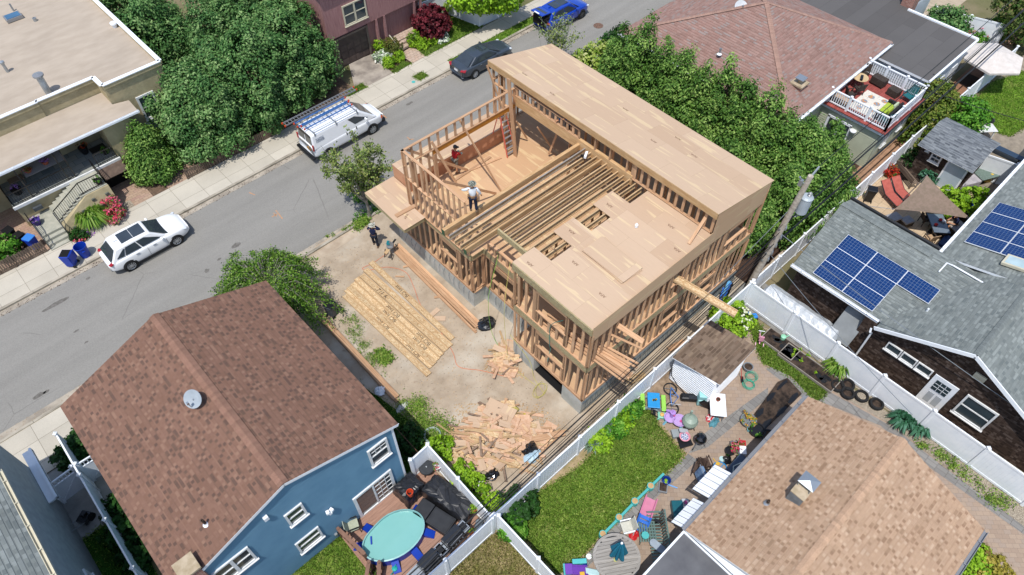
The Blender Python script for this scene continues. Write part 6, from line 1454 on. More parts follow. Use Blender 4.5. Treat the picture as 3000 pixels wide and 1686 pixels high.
mb.build('mesh',m_rust,t,True)
# utility pole and wires
m_pole=wood('pole_wood',hx('cabfb0'),hx('9c9082'),.1,gs=3)
B0,T0=V3((25.3,8.47,0)),V3((25.76,7.95,9.05))
up_=T('utility_pole','tall weathered utility pole with grey transformer above the vinyl fence','pole',B0);D_=T0-B0
mb=MB();mb.tube([V3((0,0,0)),D_*.5,D_],[.19,.16,.13],12);mb.build('pole',m_pole,up_)
m_tr=M('transformer_grey',hx('b3bcc2'),hx('a2abb2'),.45,2,spec=.5)
def onp(k,dx=0,dy=0,dz=0):return D_*k+V3((dx,dy,dz))
mb=MB();c=onp(.80,.33,-.28);mb.lathe([(.0,-.52),(.27,-.5),(.28,.4),(.3,.42),(.3,.46),(.2,.53),(0,.54)],c,20);tr=mb.build('transformer',m_tr,up_)
mb=MB();mb.lathe([(.07,.5),(.11,.6),(.06,.64),(.1,.7),(.04,.76),(0,.78)],c+V3((.05,-.05,0)),10);mb.tube([c+V3((-.2,.2,.3)),onp(.83)],.05,6);mb.tube([c+V3((-.2,.2,-.3)),onp(.77)],.05,6);mb.tube([c+V3((.2,-.15,.2)),c+V3((.35,-.2,-.2)),c+V3((.2,-.1,-.7)),c+V3((-.2,.1,-.8))],.03,5);mb.build('bushing',m_alu,tr)
mb=MB();c=onp(.955,-.22,.2);mb.cbox(c,(.16,.16,.34));mb.tube([c+V3((0,0,.1)),c+V3((-.1,.1,.35))],.05,6);mb.tube([c,onp(.95)],.03,5);mb.build('cut_out',m_steel,up_)
mb=MB()
for k in(.62,.55,.48,.42,.36):mb.cbox(onp(k,.12,-.1),(.22,.16,.16),.5);mb.cbox(onp(k,-.14,.02),(.1,.1,.12))
mb.build('bracket',m_steel,up_)
mb=MB();mb.tube([onp(.985),onp(1.0,.7,.05,.08)],.05,6);mb.build('arm',m_steel,up_)
m_wire=pl('black_wire','1a1a1c',.5);m_wgrey=pl('grey_wire','7f868c',.5)
def wire(label,a,b,sag,r=.02,mat=None,name='power_line'):
 a,b=V3(a),V3(b);P=[a.lerp(b,i/16)-V3((0,0,4*sag*(i/16)*(1-i/16)))for i in range(17)];mb=MB();mb.tube([p-a for p in P],r,5)
 return one(name,label,'cable',mb,mat or m_wire,a)
Pq=lambda k,dx=0,dy=0:B0+D_*k+V3((dx,dy,0))
for i,(k,dy,r,lb)in enumerate(((.66,0,.022,'topmost black cable of the bundle running from the pole to the lower left'),(.6,-.05,.03,'second black cable down of the bundle running to the lower left'),(.56,.06,.045,'thick bundled cable in the middle of the run to the lower left'),(.51,-.08,.04,'thick black cable below the middle of the run to the lower left'),(.46,.1,.03,'lower thin cable of the run to the lower left'),(.42,0,.05,'lowest, thickest cable of the run to the lower left'))):
 wire(lb,Pq(k,-.1,dy),(-14,7.75+dy*1.5,B0.z+D_.z*k-.2+.1*(i%2)),.45,r*.48)
wire('thin wire from the pole top toward the far right gardens',Pq(1.0,.7,.1),(75,8.5,9.4),.5,.02);wire('grey wire from the transformer toward the far right gardens',Pq(.82,.45,-.3),(75,8.0,8.0),.5,.02);wire('black cable from the middle of the pole to the far right',Pq(.6,.2,.1),(75,8.7,5.8),.6,.04);wire('second black cable from the middle of the pole to the far right',Pq(.5,.2,-.1),(75,8.2,4.8),.6,.05)
wire('service drop wire from the pole to the dark cedar house gutter',Pq(.57,.1,-.15),(26.3,-7.5,3.2),.25,.018,m_wgrey);wire('thin service wire from the pole down over the white fence',Pq(.4,.1,-.15),(21.5,-1.2,4.7),.2,.015,m_wgrey);wire('thin guy wire down the left side of the pole',Pq(.75,-.15,.1),(21.4,9.3,1.9),.0,.016,m_wgrey)
wire('service wire crossing the small garden shed roof',(41.5,9.5,5.2),(47.5,-2,4.0),.3,.02)
item('blue_pole_jack','blue metal jack and folded blue tarp at the foot of the utility pole','jack',(24.0,8.95),.2,(('jack',pl('bright_blue','1f6fd0'),lambda m:(m.beam((-.4,0,.15),(.6,.05,1.3),.12,.1),m.cbox((-.6,.1,.25),(.5,.35,.3),.3),m.beam((-.3,.1,.1),(.4,.3,.9),.08,.08))),('tarp',pl('light_blue','6db2e2'),lambda m:(m.cbox((.4,.12,1.0),(.8,.2,.12),.1,0,-1.0),m.cbox((-.3,.3,.2),(.4,.3,.15),.6))),('cylinder',m_blackm,lambda m:m.tube([(-.2,-.1,.3),(.5,-.05,1.4)],.05,8))))
# timber lying on the lot
S0=[(11.84,24.43,0.12),(11.28,24.16,0.12),(10.9,24.01,0.1),(10.53,23.99,0.14),(10.21,23.87,0.1),(9.89,23.78,0.14),(9.68,23.73,0.1),(9.38,23.46,0.12)]
S1=[(11.84,17.21,0.12),(11.46,16.92,0.12),(11.15,16.9,0.1),(10.77,16.81,0.14),(10.47,16.76,0.1),(10.16,16.66,0.14),(9.96,16.64,0.1),(9.57,16.36,0.12)]
def text(par,s,loc,rz,size,mat,rx=0):
 cu=bpy.data.curves.new('t','FONT');cu.body=s;cu.size=size;cu.align_x='CENTER';cu.align_y='CENTER'
 o=bpy.data.objects.new('t',cu);me=o.to_mesh().copy()
 o.to_mesh_clear();bpy.data.objects.remove(o)
 me.materials.clear();me.materials.append(mat);q=bpy.data.objects.new('printed_text',me);C.objects.link(q);q.parent=par;q.location=loc;q.rotation_euler=(rx,0,rz);MW[q.name]=MW[par.name];return q
m_ink=pl('black_ink','2a221c',.9)
JL=['outermost of the I-joists laid flat on the dirt, nearest the timber frame','second I-joist from the frame in the row laid flat on the dirt','third I-joist from the frame in the row laid flat on the dirt','fourth I-joist from the frame in the row laid flat on the dirt','fifth I-joist from the frame in the row laid flat on the dirt','sixth I-joist from the frame in the row laid flat on the dirt','seventh I-joist from the frame in the row laid flat on the dirt','I-joist laid flat nearest the brown-roofed house']
for i,(a,b)in enumerate(zip(S0,S1)):
 a,b=V3(a),V3(b);a.z=b.z=.05+.035*(i%2);d=b-a;s=V3((-d.y,d.x,0)).normalized()*.14
 t=T('wood_joist',JL[i],'joist',a,0,'I-joists laid flat on the dirt')
 mb=MB();mb.beam((0,0,0),d,.26,.014);web=mb.build('web',m_osbg,t)
 for k in(-1,1):mb=MB();mb.beam(s*k,s*k+d,.045,.07);mb.build('flange',m_flange,t)
 if i in(0,3,4,6):
  for f in((.45,)if i else(.4,))+((.8,)if i>2 else()):text(t,'BCI Joist',d*f+V3((0,0,.012)),math.atan2(d.y,d.x)+math.pi,.3,m_ink)
 if i==2:text(t,'9 1/2"',d*.25+V3((0,0,.012)),math.atan2(d.y,d.x)+math.pi,.4,m_ink)
def boardrow(label,a,b,n,w,group,jit=.25,layers=1,h=.045,mat=None):
 a,b=V3(a),V3(b);d=b-a;s=V3((-d.y,d.x,0)).normalized()
 for l in range(layers):
  for i in range(n):
   o=a+s*(i-(n-1)/2)*w*1.03+d.normalized()*rng.uniform(-jit,jit)+V3((0,0,h*.5+.03+l*(h+.004)));mb=MB();mb.beam((0,0,0),d+s*rng.uniform(-.05,.05),w,h);one('lumber',label,'lumber',mb,mat or m_stud,o,0,group)
boardrow('long boards stacked flat on the dirt along the concrete foundation',(13.55,24.28,0),(13.25,16.91,0),4,.15,'boards stacked along the foundation',.3,2)
boardrow('long boards stacked beside the wire fence next to the brown roof',(7.6,23.14,0),(7.53,16.4,0),2,.16,'boards stacked beside the wire fence',.15,3)
for a,b,lb in(((13.57,24.91,0.1),(13.48,23.54,0.1),'thin loose board at the saw end of the foundation stack'),):mb=MB();mb.beam((0,0,0),V3(b)-V3(a),.09,.04);one('loose_board',lb,'board',mb,m_stud,a)
for i,(q,w,l,rz,lb)in enumerate((((12.29,19.22,0.03),.28,.55,.1,'small plywood offcut on the dirt, upper of the two by the joists'),((12.21,18.7,0.03),.3,.6,-.75,'orange plywood offcut on the dirt, lower of the two by the joists'),((13.09,22.81,0.05),.12,.3,-.5,'small wood block beside the foundation stack, street end'),((12.4,22.46,0.05),.08,.5,-.8,'thin wood strip on the dirt near the orange cord'),((13,19.92,0.05),.15,.3,-.6,'small wood block beside the middle of the foundation stack'))):
 mb=MB();mb.cbox((0,0,0),(l,w,.03));one('wood_offcut',lb,'wood scrap',mb,m_deck if i<2 else m_stud,q,rz)
scr_m=[m_stud,m_stud,m_flange,m_deck,m_osbg,M('pale_offcut',hx('e6c39c'),hx('d6ac84'),.8,6),M('pink_offcut',hx('dcb799'),hx('c9a080'),.8,6),M('grey_offcut',hx('9d8470'),hx('7f6a58'),.85,6)]
protos=[]
for(l,w,h,m_)in((.5,.14,.04,0),(.9,.14,.04,5),(1.5,.14,.04,6),(.35,.3,.02,3),(.6,.45,.02,6),(1.9,.09,.04,2),(.7,.24,.02,4),(.25,.14,.04,5),(1.2,.09,.04,7),(.3,.22,.03,5),(1.1,.3,.02,3),(.8,.09,.04,1)):
 mb=MB();mb.cbox((0,0,0),(l,w,h));me_o=mb.build('scrap_wood',scr_m[m_]);protos.append(me_o)
used_p=set()
def scrap(poly,n,peak,label,group,rad,big=1):
 q=scatter(poly,n*2);c=np.mean([p[:2]for p in poly],axis=0)
 for i in range(min(n,len(q))):
  k=rng.randrange(len(protos))
  x,y=(q[i]*.9+c*.1);d=math.hypot(x-c[0],y-c[1])/rad;z=.03+max(0,1-d)*peak*rng.uniform(.55,1)
  o=protos[k]if k not in used_p else protos[k].copy()
  if k in used_p:C.objects.link(o)
  used_p.add(k);o.location=(x,y,z);o.rotation_euler=(rng.gauss(0,.16),rng.gauss(0,.16),rng.choice((rng.random()*3.14,2.2+rng.gauss(0,.3))));tag(o,label,'wood scrap',group)
pileA=[(7.38,12.34,0),(8.07,13.36,0),(9.5,13.28,0),(11.12,13.15,0),(11.55,12.55,0),(11.43,11.27,0),(11.74,10.4,0),(12.4,10.07,0),(11.86,9.62,0),(10.64,9.29,0),(9.11,9.47,0),(8.04,10.21,0),(7.94,11.1,0),(7.49,11.34,0)]
scrap(pileA,240,.55,'wood offcuts tangled in the big scrap pile by the rear fence corner','offcuts in the big scrap pile',2.6)
pileB=[(12.3,14.86,0),(13.73,15.3,0),(14.1,15.07,0),(13.2,13.91,0),(12.91,13.21,0),(12.41,13.58,0),(12.24,14.38,0)]
scrap(pileB,55,.25,'wood offcuts in the smaller scrap heap by the foundation opening','offcuts in the small scrap heap',1.2)
for a,b,w,lb,m_ in(((10.65,10.28,0.3),(12.21,9.37,0.3),.3,'wide plank slanting out of the scrap pile towards the fence',m_stud),((8.78,12.71,0.4),(10.04,11.38,0.55),.1,'long pale stud lying across the top of the scrap pile',m_flange),((7.72,12.35,0.2),(7.54,11.29,0.15),.34,'I-joist offcut at the lower left of the scrap pile',m_osbg),((11.47,11.69,0.05),(12.19,10.77,0.05),.16,'reddish plank on the dirt beside the scrap pile',scr_m[6]),((11.02,9.5,0.25),(11.87,9.92,0.25),.12,'straight plank standing off the right side of the scrap pile',m_stud),((9.32,9.42,0.05),(12.17,9.49,0.05),.12,'long plank on the dirt between scrap pile and vinyl fence',m_stud),((19.57,9.07,0.1),(20.56,8.82,0.1),.3,'plank between the foundation and the vinyl fence',m_stud),((16.53,9.22,0.1),(17.57,8.98,0.1),.4,'plywood piece between the foundation and vinyl fence',m_osbg),((9.09,11.92,0.45),(8.49,11.15,0.4),.1,'grey board lying over the left of the scrap pile',scr_m[7])):
 mb=MB();mb.beam((0,0,0),V3(b)-V3(a),w,.035);one('loose_board',lb,'board',mb,m_,a)
for q,rz,lb in(((10.67,12.27,0.35),.3,'large plywood sheet offcut on top of the scrap pile'),((10.94,10.67,0.15),1.0,'pale sheathing offcut on the right of the scrap pile')):mb=MB();mb.slab([(-.5,-.75,.02),(.5,-.7,.02),(.45,.8,.02),(-.45,.7,.02)],.02,0,((0,0,0),(1,0,0),(0,1,0)));one('plywood_offcut',lb,'plywood',mb,m_deck,q,rz)
def blob(name,label,cat,loc,d,mat,seed=1,n=7,group=None,rz=0,parent=None):
 """crumpled bag / tarp"""
 r_=random.Random(seed);mb=MB();st=5;sl=14;rows=[]
 for i in range(st+1):
  e=i/st*math.pi/2;row=[]
  for k in range(sl):a=k*2*math.pi/sl;j=r_.uniform(.72,1.12);row.append((math.cos(a)*math.cos(e)*d[0]*j,math.sin(a)*math.cos(e)*d[1]*j,max(0,math.sin(e)*d[2]*r_.uniform(.75,1.1))))
  rows.append(row)
 for A,B in zip(rows,rows[1:]):
  for k in range(sl):j=(k+1)%sl;mb.face([A[k],A[j],B[j],B[k]])
 return one(name,label,cat,mb,mat,loc,rz,group)
m_bag=paint('bin_liner',hx('17181b'),.3)
blob('rubbish_bag','black bin bag on the dirt against the foundation, end of the board stack','bag',(13.8,16.74,0),(.55,.45,.3),m_bag,3)
blob('rubbish_bag','black bin bag on the right of the scrap pile','bag',(10.42,9.91,0.2),(.45,.35,.35),m_bag,5);blob('plastic_sheet','crumpled pale blue plastic beside the black bag on the scrap pile','plastic',(10.26,9.61,0.2),(.5,.3,.25),pl('pale_plastic','b8d2e0'),6);blob('paper_sack','yellow paper sack on the dirt beside the scrap pile','sack',(11.3,11.33,0.02),(.42,.3,.16),pl('yellow_sack','d9c14e'),8);blob('paper_sack','dull yellow sack at the top of the scrap pile','sack',(11.26,11.94,0.1),(.35,.25,.2),pl('dull_yellow','c4b668'),9);blob('rubbish_bag','black and white carton bag low in the scrap pile','bag',(8.32,10.24,0.1),(.35,.3,.2),m_bag,10);blob('rubbish_bag','white plastic bag by the stack beside the wire fence','bag',(7.18,17.27,0.1),(.3,.3,.25),m_white,12)
item('carton','black printed carton on the dirt below the scrap pile','box',(7.52,10.26,0),.7,(('box',m_black,lambda m:m.box(-.25,-.2,0,.25,.2,.25)),('label',m_white,lambda m:m.box(-.1,-.2,.252,.2,.0,.256))))
mb=MB()
for i in range(5):mb.tube([(math.cos(a)*(.33+.02*i),math.sin(a)*(.33+.02*i),.03+.02*i)for a in[k*.4 for k in range(17)]],.016,5)
one('hose_coil','coiled pale hose on the grass outside the deck fence','hose',mb,pl('pale_hose','9fb0a8'),(7.58,13.66,0.02))
blob('rock','flat pale rock beside the end of the board stack','rock',(7.48,15.85,0),(.42,.2,.15),m_conc,15)
item('mitre_saw','teal mitre saw on a folding stand beside the foundation boards','saw',(13.11,24.14,0),.4,(('stand',m_blackm,lambda m:[m.beam((x,y,0),(x*.7,y*.7,.62),.04,.04)for x in(-.4,.4)for y in(-.25,.25)]+[m.beam((-.6,0,.64),(.6,0,.64),.1,.05)]),('saw_table',m_alu,lambda m:m.lathe([(.22,.66),(.22,.74),(0,.74)],n=14)),('motor',pl('saw_teal','1b8f9c'),lambda m:(m.cbox((.02,.1,.88),(.2,.16,.16),.5),m.beam((0,.2,.75),(0,.1,1.05),.08,.08))),('blade',m_alu,lambda m:m.tube([(-.02,-.1,.92),(.02,-.1,.92)],.17,16)),('off_cut',m_flange,lambda m:m.cbox((-.45,-.05,.7),(.35,.2,.04)))))
def bin_(label,loc,rz,mat,lid=None,name='wheelie_bin',h=.95,r=.3,open_=False,group=None):
 t=T(name,label,'bin',loc,rz,group);mb=MB();w=r*.8
 mb.hexa([(-w*.8,-w*.85,.08),(w*.8,-w*.85,.08),(w*.8,w*.85,.08),(-w*.8,w*.85,.08),(-w,-w*1.1,h),(w,-w*1.1,h),(w,w*1.1,h),(-w,w*1.1,h)]);mb.build('body',mat,t,mods=bev(.04,2))
 mb=MB();mb.cbox((0,0,h+.03)if not open_ else(-w*1.25,0,h-.25),(w*2.15,w*2.35,.05)if not open_ else(.05,w*2.2,.6));mb.build('lid',lid or mat,t,mods=bev(.02,1))
 if open_:mb=MB();mb.cbox((0,0,h-.02),(w*1.75,w*1.95,.05));mb.build('opening',m_dark,t)
 for s in(-1,1):mb=MB();mb.tube([(-w*.8,s*w*.8,.1),(-w*.8,s*w*.95,.1)],.1,12);mb.build('wheel',m_tyre,t)
 mb=MB();mb.beam((-w*1.1,-w,h-.03),(-w*1.1,w,h-.03),.04,.04);mb.build('handle',mat,t);return t
def roundbin(label,loc,mat,lid=None,h=.9,r=.3,group=None,name='dustbin',inside=None):
 t=T(name,label,'bin',loc,0,group);mb=MB();mb.lathe([(r*.78,0),(r,h-.06),(r*1.06,h-.05),(r*1.06,h),(r*.98,h),(r*.76,.06),(0,.06)]if lid is None else[(r*.78,0),(r,h-.04),(0,h-.04)],n=20);mb.build('body',mat,t)
 if lid:mb=MB();mb.lathe([(r*1.07,h-.05),(r*1.07,h),(r*.7,h+.07),(0,h+.1)],n=20);mb.build('lid',lid,t)
 for s in(-1,1):mb=MB();mb.cbox((0,s*r*1.02,h*.72),(.16,.07,.05));mb.build('handle',mat,t)
 return t
bin_('open blue wheeled recycling bin on the pavement behind the white SUV',(-.62,35.75,.09),2.4,m_blue,None,h=1.0,r=.34,open_=True);roundbin('round blue recycling tub on the pavement nearest the white SUV',(.2,35.95,.1),m_blue,None,.8,.33)
bin_('grey wheeled bin in the shade of the weeping tree',(8.17,22.84,0),.4,M('grey_bin',hx('5b6168'),hx('4a5056'),.5,2),m_black)
bin_('black lidded wheeled bin beside the stone steps',(-2.3,39.9),.3,m_black);bin_('open black bin filled with a bag beside the stone steps',(-2.0,39.2),.3,m_black,open_=True);bin_('blue wheeled bin heaped with paper beside the stone steps',(-1.65,38.5),.5,m_blue,pl('sky_blue','3f86d8'))
roundbin('black round dustbin in the side passage, nearest the gate',(-4.2,21.3),m_black,m_black);roundbin('bright blue round dustbin in the side passage',(-4.15,20.3),m_blue,m_blue);roundbin('black round dustbin in the side passage, behind the blue one',(-4.05,19.5),m_black,m_black)
bin_('dark green wheeled bin on the porch of the red house',(28.1,41.6,.52),0,pl('bin_green','1c3a38'))
item('garden_machine','dark lawn machine parked behind the slatted gate','machine',(-6.1,20.9),.6,(('engine',m_blackm,lambda m:(m.cbox((0,0,.3),(.5,.4,.3)),m.cbox((.1,0,.5),(.2,.2,.2)))),('handle',m_steel,lambda m:(m.tube([(-.2,-.2,.4),(-.8,-.22,.95),(-.8,.22,.95),(-.2,.2,.4)],.02,5))),('wheel',m_tyre,lambda m:m.tube([(.15,-.25,.18),(.15,.25,.18)],.18,12))))
item('nail_gun','small white and black nail gun left on the joist ends by the girder','tool',HL((7.3,7.5,7.24)),.5,(('body',m_white,lambda m:m.cbox((0,0,.08),(.4,.12,.14))),('handle',m_black,lambda m:m.cbox((-.1,.12,.06),(.1,.25,.08)))))
item('white_bottle','small white jug standing on the plywood deck','jug',HL((5.57,2.63,7.22)),0,(('jug',m_white,lambda m:m.lathe([(.07,0),(.08,.16),(.03,.2),(.03,.24),(0,.24)],n=10)),))
def crumbs(name,poly,n,size,mat,z=.0):
 p=scatter(poly,n);mb=MB()
 for x,y in p:
  a=rng.random()*6.28;s_=size*rng.uniform(.4,1.5);q=[(x+math.cos(a+k*2.09+rng.uniform(-.4,.4))*s_,y+math.sin(a+k*2.09)*s_*.7,z)for k in range(3)];t_=(x,y,z+s_*.6);mb.cr=rng.random()
  for i in range(3):mb.face([q[i],q[(i+1)%3],t_])
 stuff(mb.build(name,mat))
LOT=[(9.57,26.76,0),(13.89,25.37,0),(13.6,16.93,0),(13.06,12.97,0),(12.67,9.53,0),(9.03,13.72,0),(7.83,17.44,0),(8.63,23.02,0)]
crumbs('wood_chips',LOT,900,.03,m_flange);crumbs('gravel',LOT,1500,.03,m_gravel);crumbs('gravel',[(10.59,8.62,0),(13.09,9.14,0),(22.53,8.57,0),(21.71,8.64,0),(11.79,8.76,0)],900,.035,m_gravel)
crumbs('wood_chips',[(7.42,12.3,0),(9.49,14.27,0),(12.5,11.45,0),(12.43,9.56,0),(9.69,9.46,0)],1400,.05,m_flange);crumbs('wood_chips',[(11.69,14.78,0),(13.96,15.66,0),(13.05,12.77,0)],500,.05,m_flange)
crumbs('gutter_litter',[(-20,34.9),(45,34.9),(45,35.25),(-20,35.25)],1500,.035,m_mulch,-.009)
crumbs('gutter_litter',[(-20,27.45),(30,27.45),(30,27.9),(-20,27.9)],1200,.04,m_dirt,-.009)
STM=pl('stamp_ink','7a5a44',.9)
for x,y,z_,rz in((1.9,4.3,ZD,.1),(3.2,4.4,ZD,0),(5.7,4.4,ZD,0),(.5,4.3,ZD,0),(1.6,1.0,ZD,0),(6.8,1.6,ZD,0),(5.9,.5,ZD,0),(2.0,3.0,ZD,0)):
 text(HB,'APA',(x,y,z_+.006),R(90),.2,STM)
for x,y in((8.4,13.2),(10.6,8.0),(10.9,4.8),(9.6,5.3),(10.4,3.4),(8.3,11.0)):text(HB,'APA',(x,y,zr(x)+.008),R(90),.2,STM)
text(HB,'APA',(-.4,12.6,4.37),R(30),.2,STM)
# pool deck of the blue house
DZ=.1
dkp=[(5.82,12.84,0.1),(6.4,12.74,0.1),(6.92,8.86,0.1),(4.21,8.89,0.1),(2.42,8.88,0.1),(1.73,9.96,0.1),(1.83,11.42,0.1),(1.73,12.76,0.1)]
m_trex=M('composite_boards',hx('b08a76'),hx('9c7866'),.75,2,coord='uv',stretch=(1,8,1),rv=.07)
t=T('pool_deck','brown composite board deck behind the blue house carrying the paddling pool','deck',(2,12.7,0));mb=MB()
for i in range(30):
 y=12.72-i*.142;mb.cr=rng.random();x0=1.72 if y>10.9 else(2.0 if y>10.2 else 1.6);mb.box(x0,y-.137,-.02,6.55,y,DZ)
mb.build('boards',m_trex,t,True);mb=MB();mb.box(1.66,8.4,-.1,1.72,12.7,DZ+.01);mb.build('edge_board',m_trex,t,True)
m_brown=M('brown_rail',hx('8f6d5b'),hx('7c5d4d'),.7,3)
def solidrail(par,a,b,h0,h1,n=7,name='railing'):
 a,b=V3(a),V3(b);mb=MB();mb.beam(a+V3((0,0,h0)),b+V3((0,0,h1)),.16,.05);mb.beam(a+V3((0,0,.12)),b+V3((0,0,.12)),.05,.09)
 for i in range(n+1):c=a.lerp(b,i/n);mb.beam(c,c+V3((0,0,h0+(h1-h0)*i/n)),.05,.05,up=(0,1,0))
 for c,h in((a,h0),(b,h1)):mb.beam(c,c+V3((0,0,h+.06)),.12,.12,up=(0,1,0))
 mb.build(name,m_brown,par,True)
solidrail(t,(1.7,12.6,DZ),(1.9,11.0,DZ),.95,.95);solidrail(t,(1.85,10.6,DZ),(.9,9.9,-.6),.95,.9,5);solidrail(t,(2.15,10.3,DZ),(1.2,9.3,-.6),.95,.9,5)
for i in range(3):mb=MB();mb.cbox((1.55-i*.25,10.05-i*.22,-.05-i*.16),(.9,.3,.05),.85+1.57);mb.build('step',m_trex,t,True)
PA=(3.3,10.93,0.55);t=T('paddling_pool','oval turquoise splash pool with blue sides and fold-out legs','pool',(PA[0],PA[1],DZ),R(-10))
def oval(rx,ry,n=36,dent=.1):return[(rx*math.cos(a)*(1-dent*math.exp(-((a-2.0)/.5)**2)),ry*math.sin(a)*(1-dent*math.exp(-((a-2.0)/.5)**2)))for a in[k*2*math.pi/n for k in range(n)]]
AX,AY=1.42,.98;O=oval(AX,AY);I=oval(AX-.06,AY-.06);mb=MB();n=len(O)
for i in range(n):
 j=(i+1)%n;mb.face([(*O[i],0),(*O[j],0),(*O[j],.56),(*O[i],.56)],0);mb.face([(*O[i],.56),(*O[j],.56),(*I[j],.58),(*I[i],.58)],1);mb.face([(*I[j],.1),(*I[i],.1),(*I[i],.58),(*I[j],.58)],1)
mb.build('pool_wall',[m_blue,M('pool_liner',hx('97cac6'),hx('86b9b8'),.4,3)],t);mb=MB();mb.face([(*p,.46)for p in I]);w_=N('pool_water');w_.bump(w_.noise(w_.coord('obj'),6,2),.1,.02);mb.build('water',w_.done(w_.mix(w_.noise(w_.coord('obj'),1.4,3),hx('93cfc8',.72),hx('86c4be',.72)),.06,0,.5),t)
for a,d in((-1.9,0),(-1.25,0),(-.55,0),(.5,0),(2.1,0),(2.7,0)):
 x,y=AX*math.cos(a),AY*math.sin(a);q=V3((math.cos(a)/AX,math.sin(a)/AY,0)).normalized();mb=MB();s=V3((-q.y,q.x,0))*.16;p=V3((x,y,0));mb.hexa([p-s,p+s,p+s+q*.42,p-s+q*.42,p-s+V3((0,0,.3)),p+s+V3((0,0,.3)),p+s+q*.42+V3((0,0,.06)),p-s+q*.42+V3((0,0,.06))]);mb.build('leg',m_blue,t)
for q,d,c_,nm,lb in(((2.47,11.41,0.58),(.34,.06,.06),m_blue,'pool_toy','blue and green foam stick floating in the pool'),((2.2,10.39,0.58),(.14,.14,.1),m_orange,'pool_toy','small orange cup floating in the pool')):mb=MB();mb.cbox((0,0,.02),d,1.0);one(nm,lb,'toy',mb,c_,q)
def cover(name,label,cat,loc,d,rz,seed,lean=.12):
 """draped fabric cover: a bevelled box whose skirt wrinkles"""
 r_=random.Random(seed);mb=MB();nu,nv=22,7;L_=[]
 per=[(x,-1)for x in[k/6-1 for k in range(0,12)]]+[(1,y)for y in[k/3-1 for k in range(0,6)]]+[(-x,1)for x in[k/6-1 for k in range(0,12)]]+[(-1,-y)for y in[k/3-1 for k in range(0,6)]]
 for i,(z,s)in enumerate(((0,1.05),(.35,1.0),(.7,.97),(.93,.92),(1,.8),(1.04,.5))):L_.append([(x*d[0]*s*(1+r_.uniform(-.05,.05)),y*d[1]*s*(1+r_.uniform(-.06,.06)),z*d[2]*(1+r_.uniform(-.04,.04))*(1-lean*(x+1)/2))for x,y in per])
 m=len(per)
 for A,B in zip(L_,L_[1:]):
  for k in range(m):j=(k+1)%m;mb.face([A[k],A[j],B[j],B[k]])
 mb.face(L_[-1]);return one(name,label,cat,mb,m_cov,loc,rz)
m_cov=M('black_cover',hx('1b1c1f'),hx('28292d'),.35,6,bump=.4,bscale=5,spec=.5)
z=lambda q:(q[0],q[1],DZ)
cover('covered_grill','black covered chair beside the sliding door with a red bucket on it','cover',z((5.09,12.15,0.4)),(.55,.5,.85),.1,2)
mb=MB();mb.lathe([(.11,0),(.145,.32),(.155,.32),(.155,.34),(.135,.34),(.1,.02),(0,.02)],n=18);one('bucket','orange-red bucket standing on the black cover by the sliding door','bucket',mb,m_orange,(*(4.88,11.72,1)[:2],.92))
cover('covered_sofa','long black covered furniture along the white deck fence','cover',z((6.09,10.57,0.35)),(1.25,.5,.75),R(-78),4)
item('storage_bench','low charcoal storage bench and footstool in the middle of the deck','bench',z((5.15,10.28,0.25)),R(-75),(('bench',M('charcoal_box',hx('34363a'),hx('2a2c30'),.6,3),lambda m:(m.box(-.35,-.4,0,.75,.4,.4),m.box(-.3,-.34,.4,.7,.34,.43)),bev(.03)),('footstool',bpy.data.materials['charcoal_box'],lambda m:m.box(-1.05,-.42,0,-.38,.42,.46),bev(.03))))
item('fire_pit','round charcoal fire pit on the deck in front of the gate corner','fire pit',z((6.27,12.4,0.3)),0,(('bowl',M('charcoal_steel',hx('3c3f43'),hx('2f3236'),.6,4),lambda m:m.lathe([(.2,.15),(.34,.3),(.36,.42),(.34,.45),(0,.48)],n=22)),('leg',m_blackm,lambda m:[m.beam((math.cos(a)*.3,math.sin(a)*.3,0),(math.cos(a)*.25,math.sin(a)*.25,.3),.05,.05)for a in(.5,2.1,3.7,5.2)]),('knob',m_steel,lambda m:m.lathe([(.03,.48),(.03,.53),(0,.54)],n=8))))
def grill(label,loc,rz,name='barbecue'):
 return item(name,label,'barbecue',loc,rz,(('cart',m_blackm,lambda m:m.box(-.45,-.28,.1,.45,.28,.8)),('lid',paint('grill_lid',hx('222428'),.35),lambda m:m.hexa([(-.45,-.28,.8),(.45,-.28,.8),(.45,.28,.8),(-.45,.28,.8),(-.44,-.12,1.12),(.44,-.12,1.12),(.44,.26,1.1),(-.44,.26,1.1)]),bev(.04)),('side_shelf',m_steel,lambda m:(m.box(-.8,-.25,.78,-.47,.25,.82),m.box(.47,-.25,.78,.8,.25,.82))),('handle',m_alu,lambda m:m.tube([(-.35,-.24,1.0),(.35,-.24,1.0)],.02,6)),('knob',m_alu,lambda m:[m.cbox((x,-.3,.72),(.06,.05,.06))for x in(-.3,-.1,.1,.3)]),('burner',m_black,lambda m:m.box(.5,-.15,.83,.75,.15,.86))))
grill('black barbecue by the corner of the white deck fence',z((5.04,9.04,0.6)),R(5));grill('black and steel barbecue at the lower edge of the pool deck',z((3.68,8.96,0.6)),R(5));
item('griddle','flat black griddle with its lid open, lowest on the pool deck','barbecue',z((3.09,8.93,0.6)),R(5),(('cart',m_blackm,lambda m:m.box(-.4,-.26,.1,.4,.26,.75)),('plate',m_steel,lambda m:m.box(-.42,-.3,.75,.42,.3,.8))))
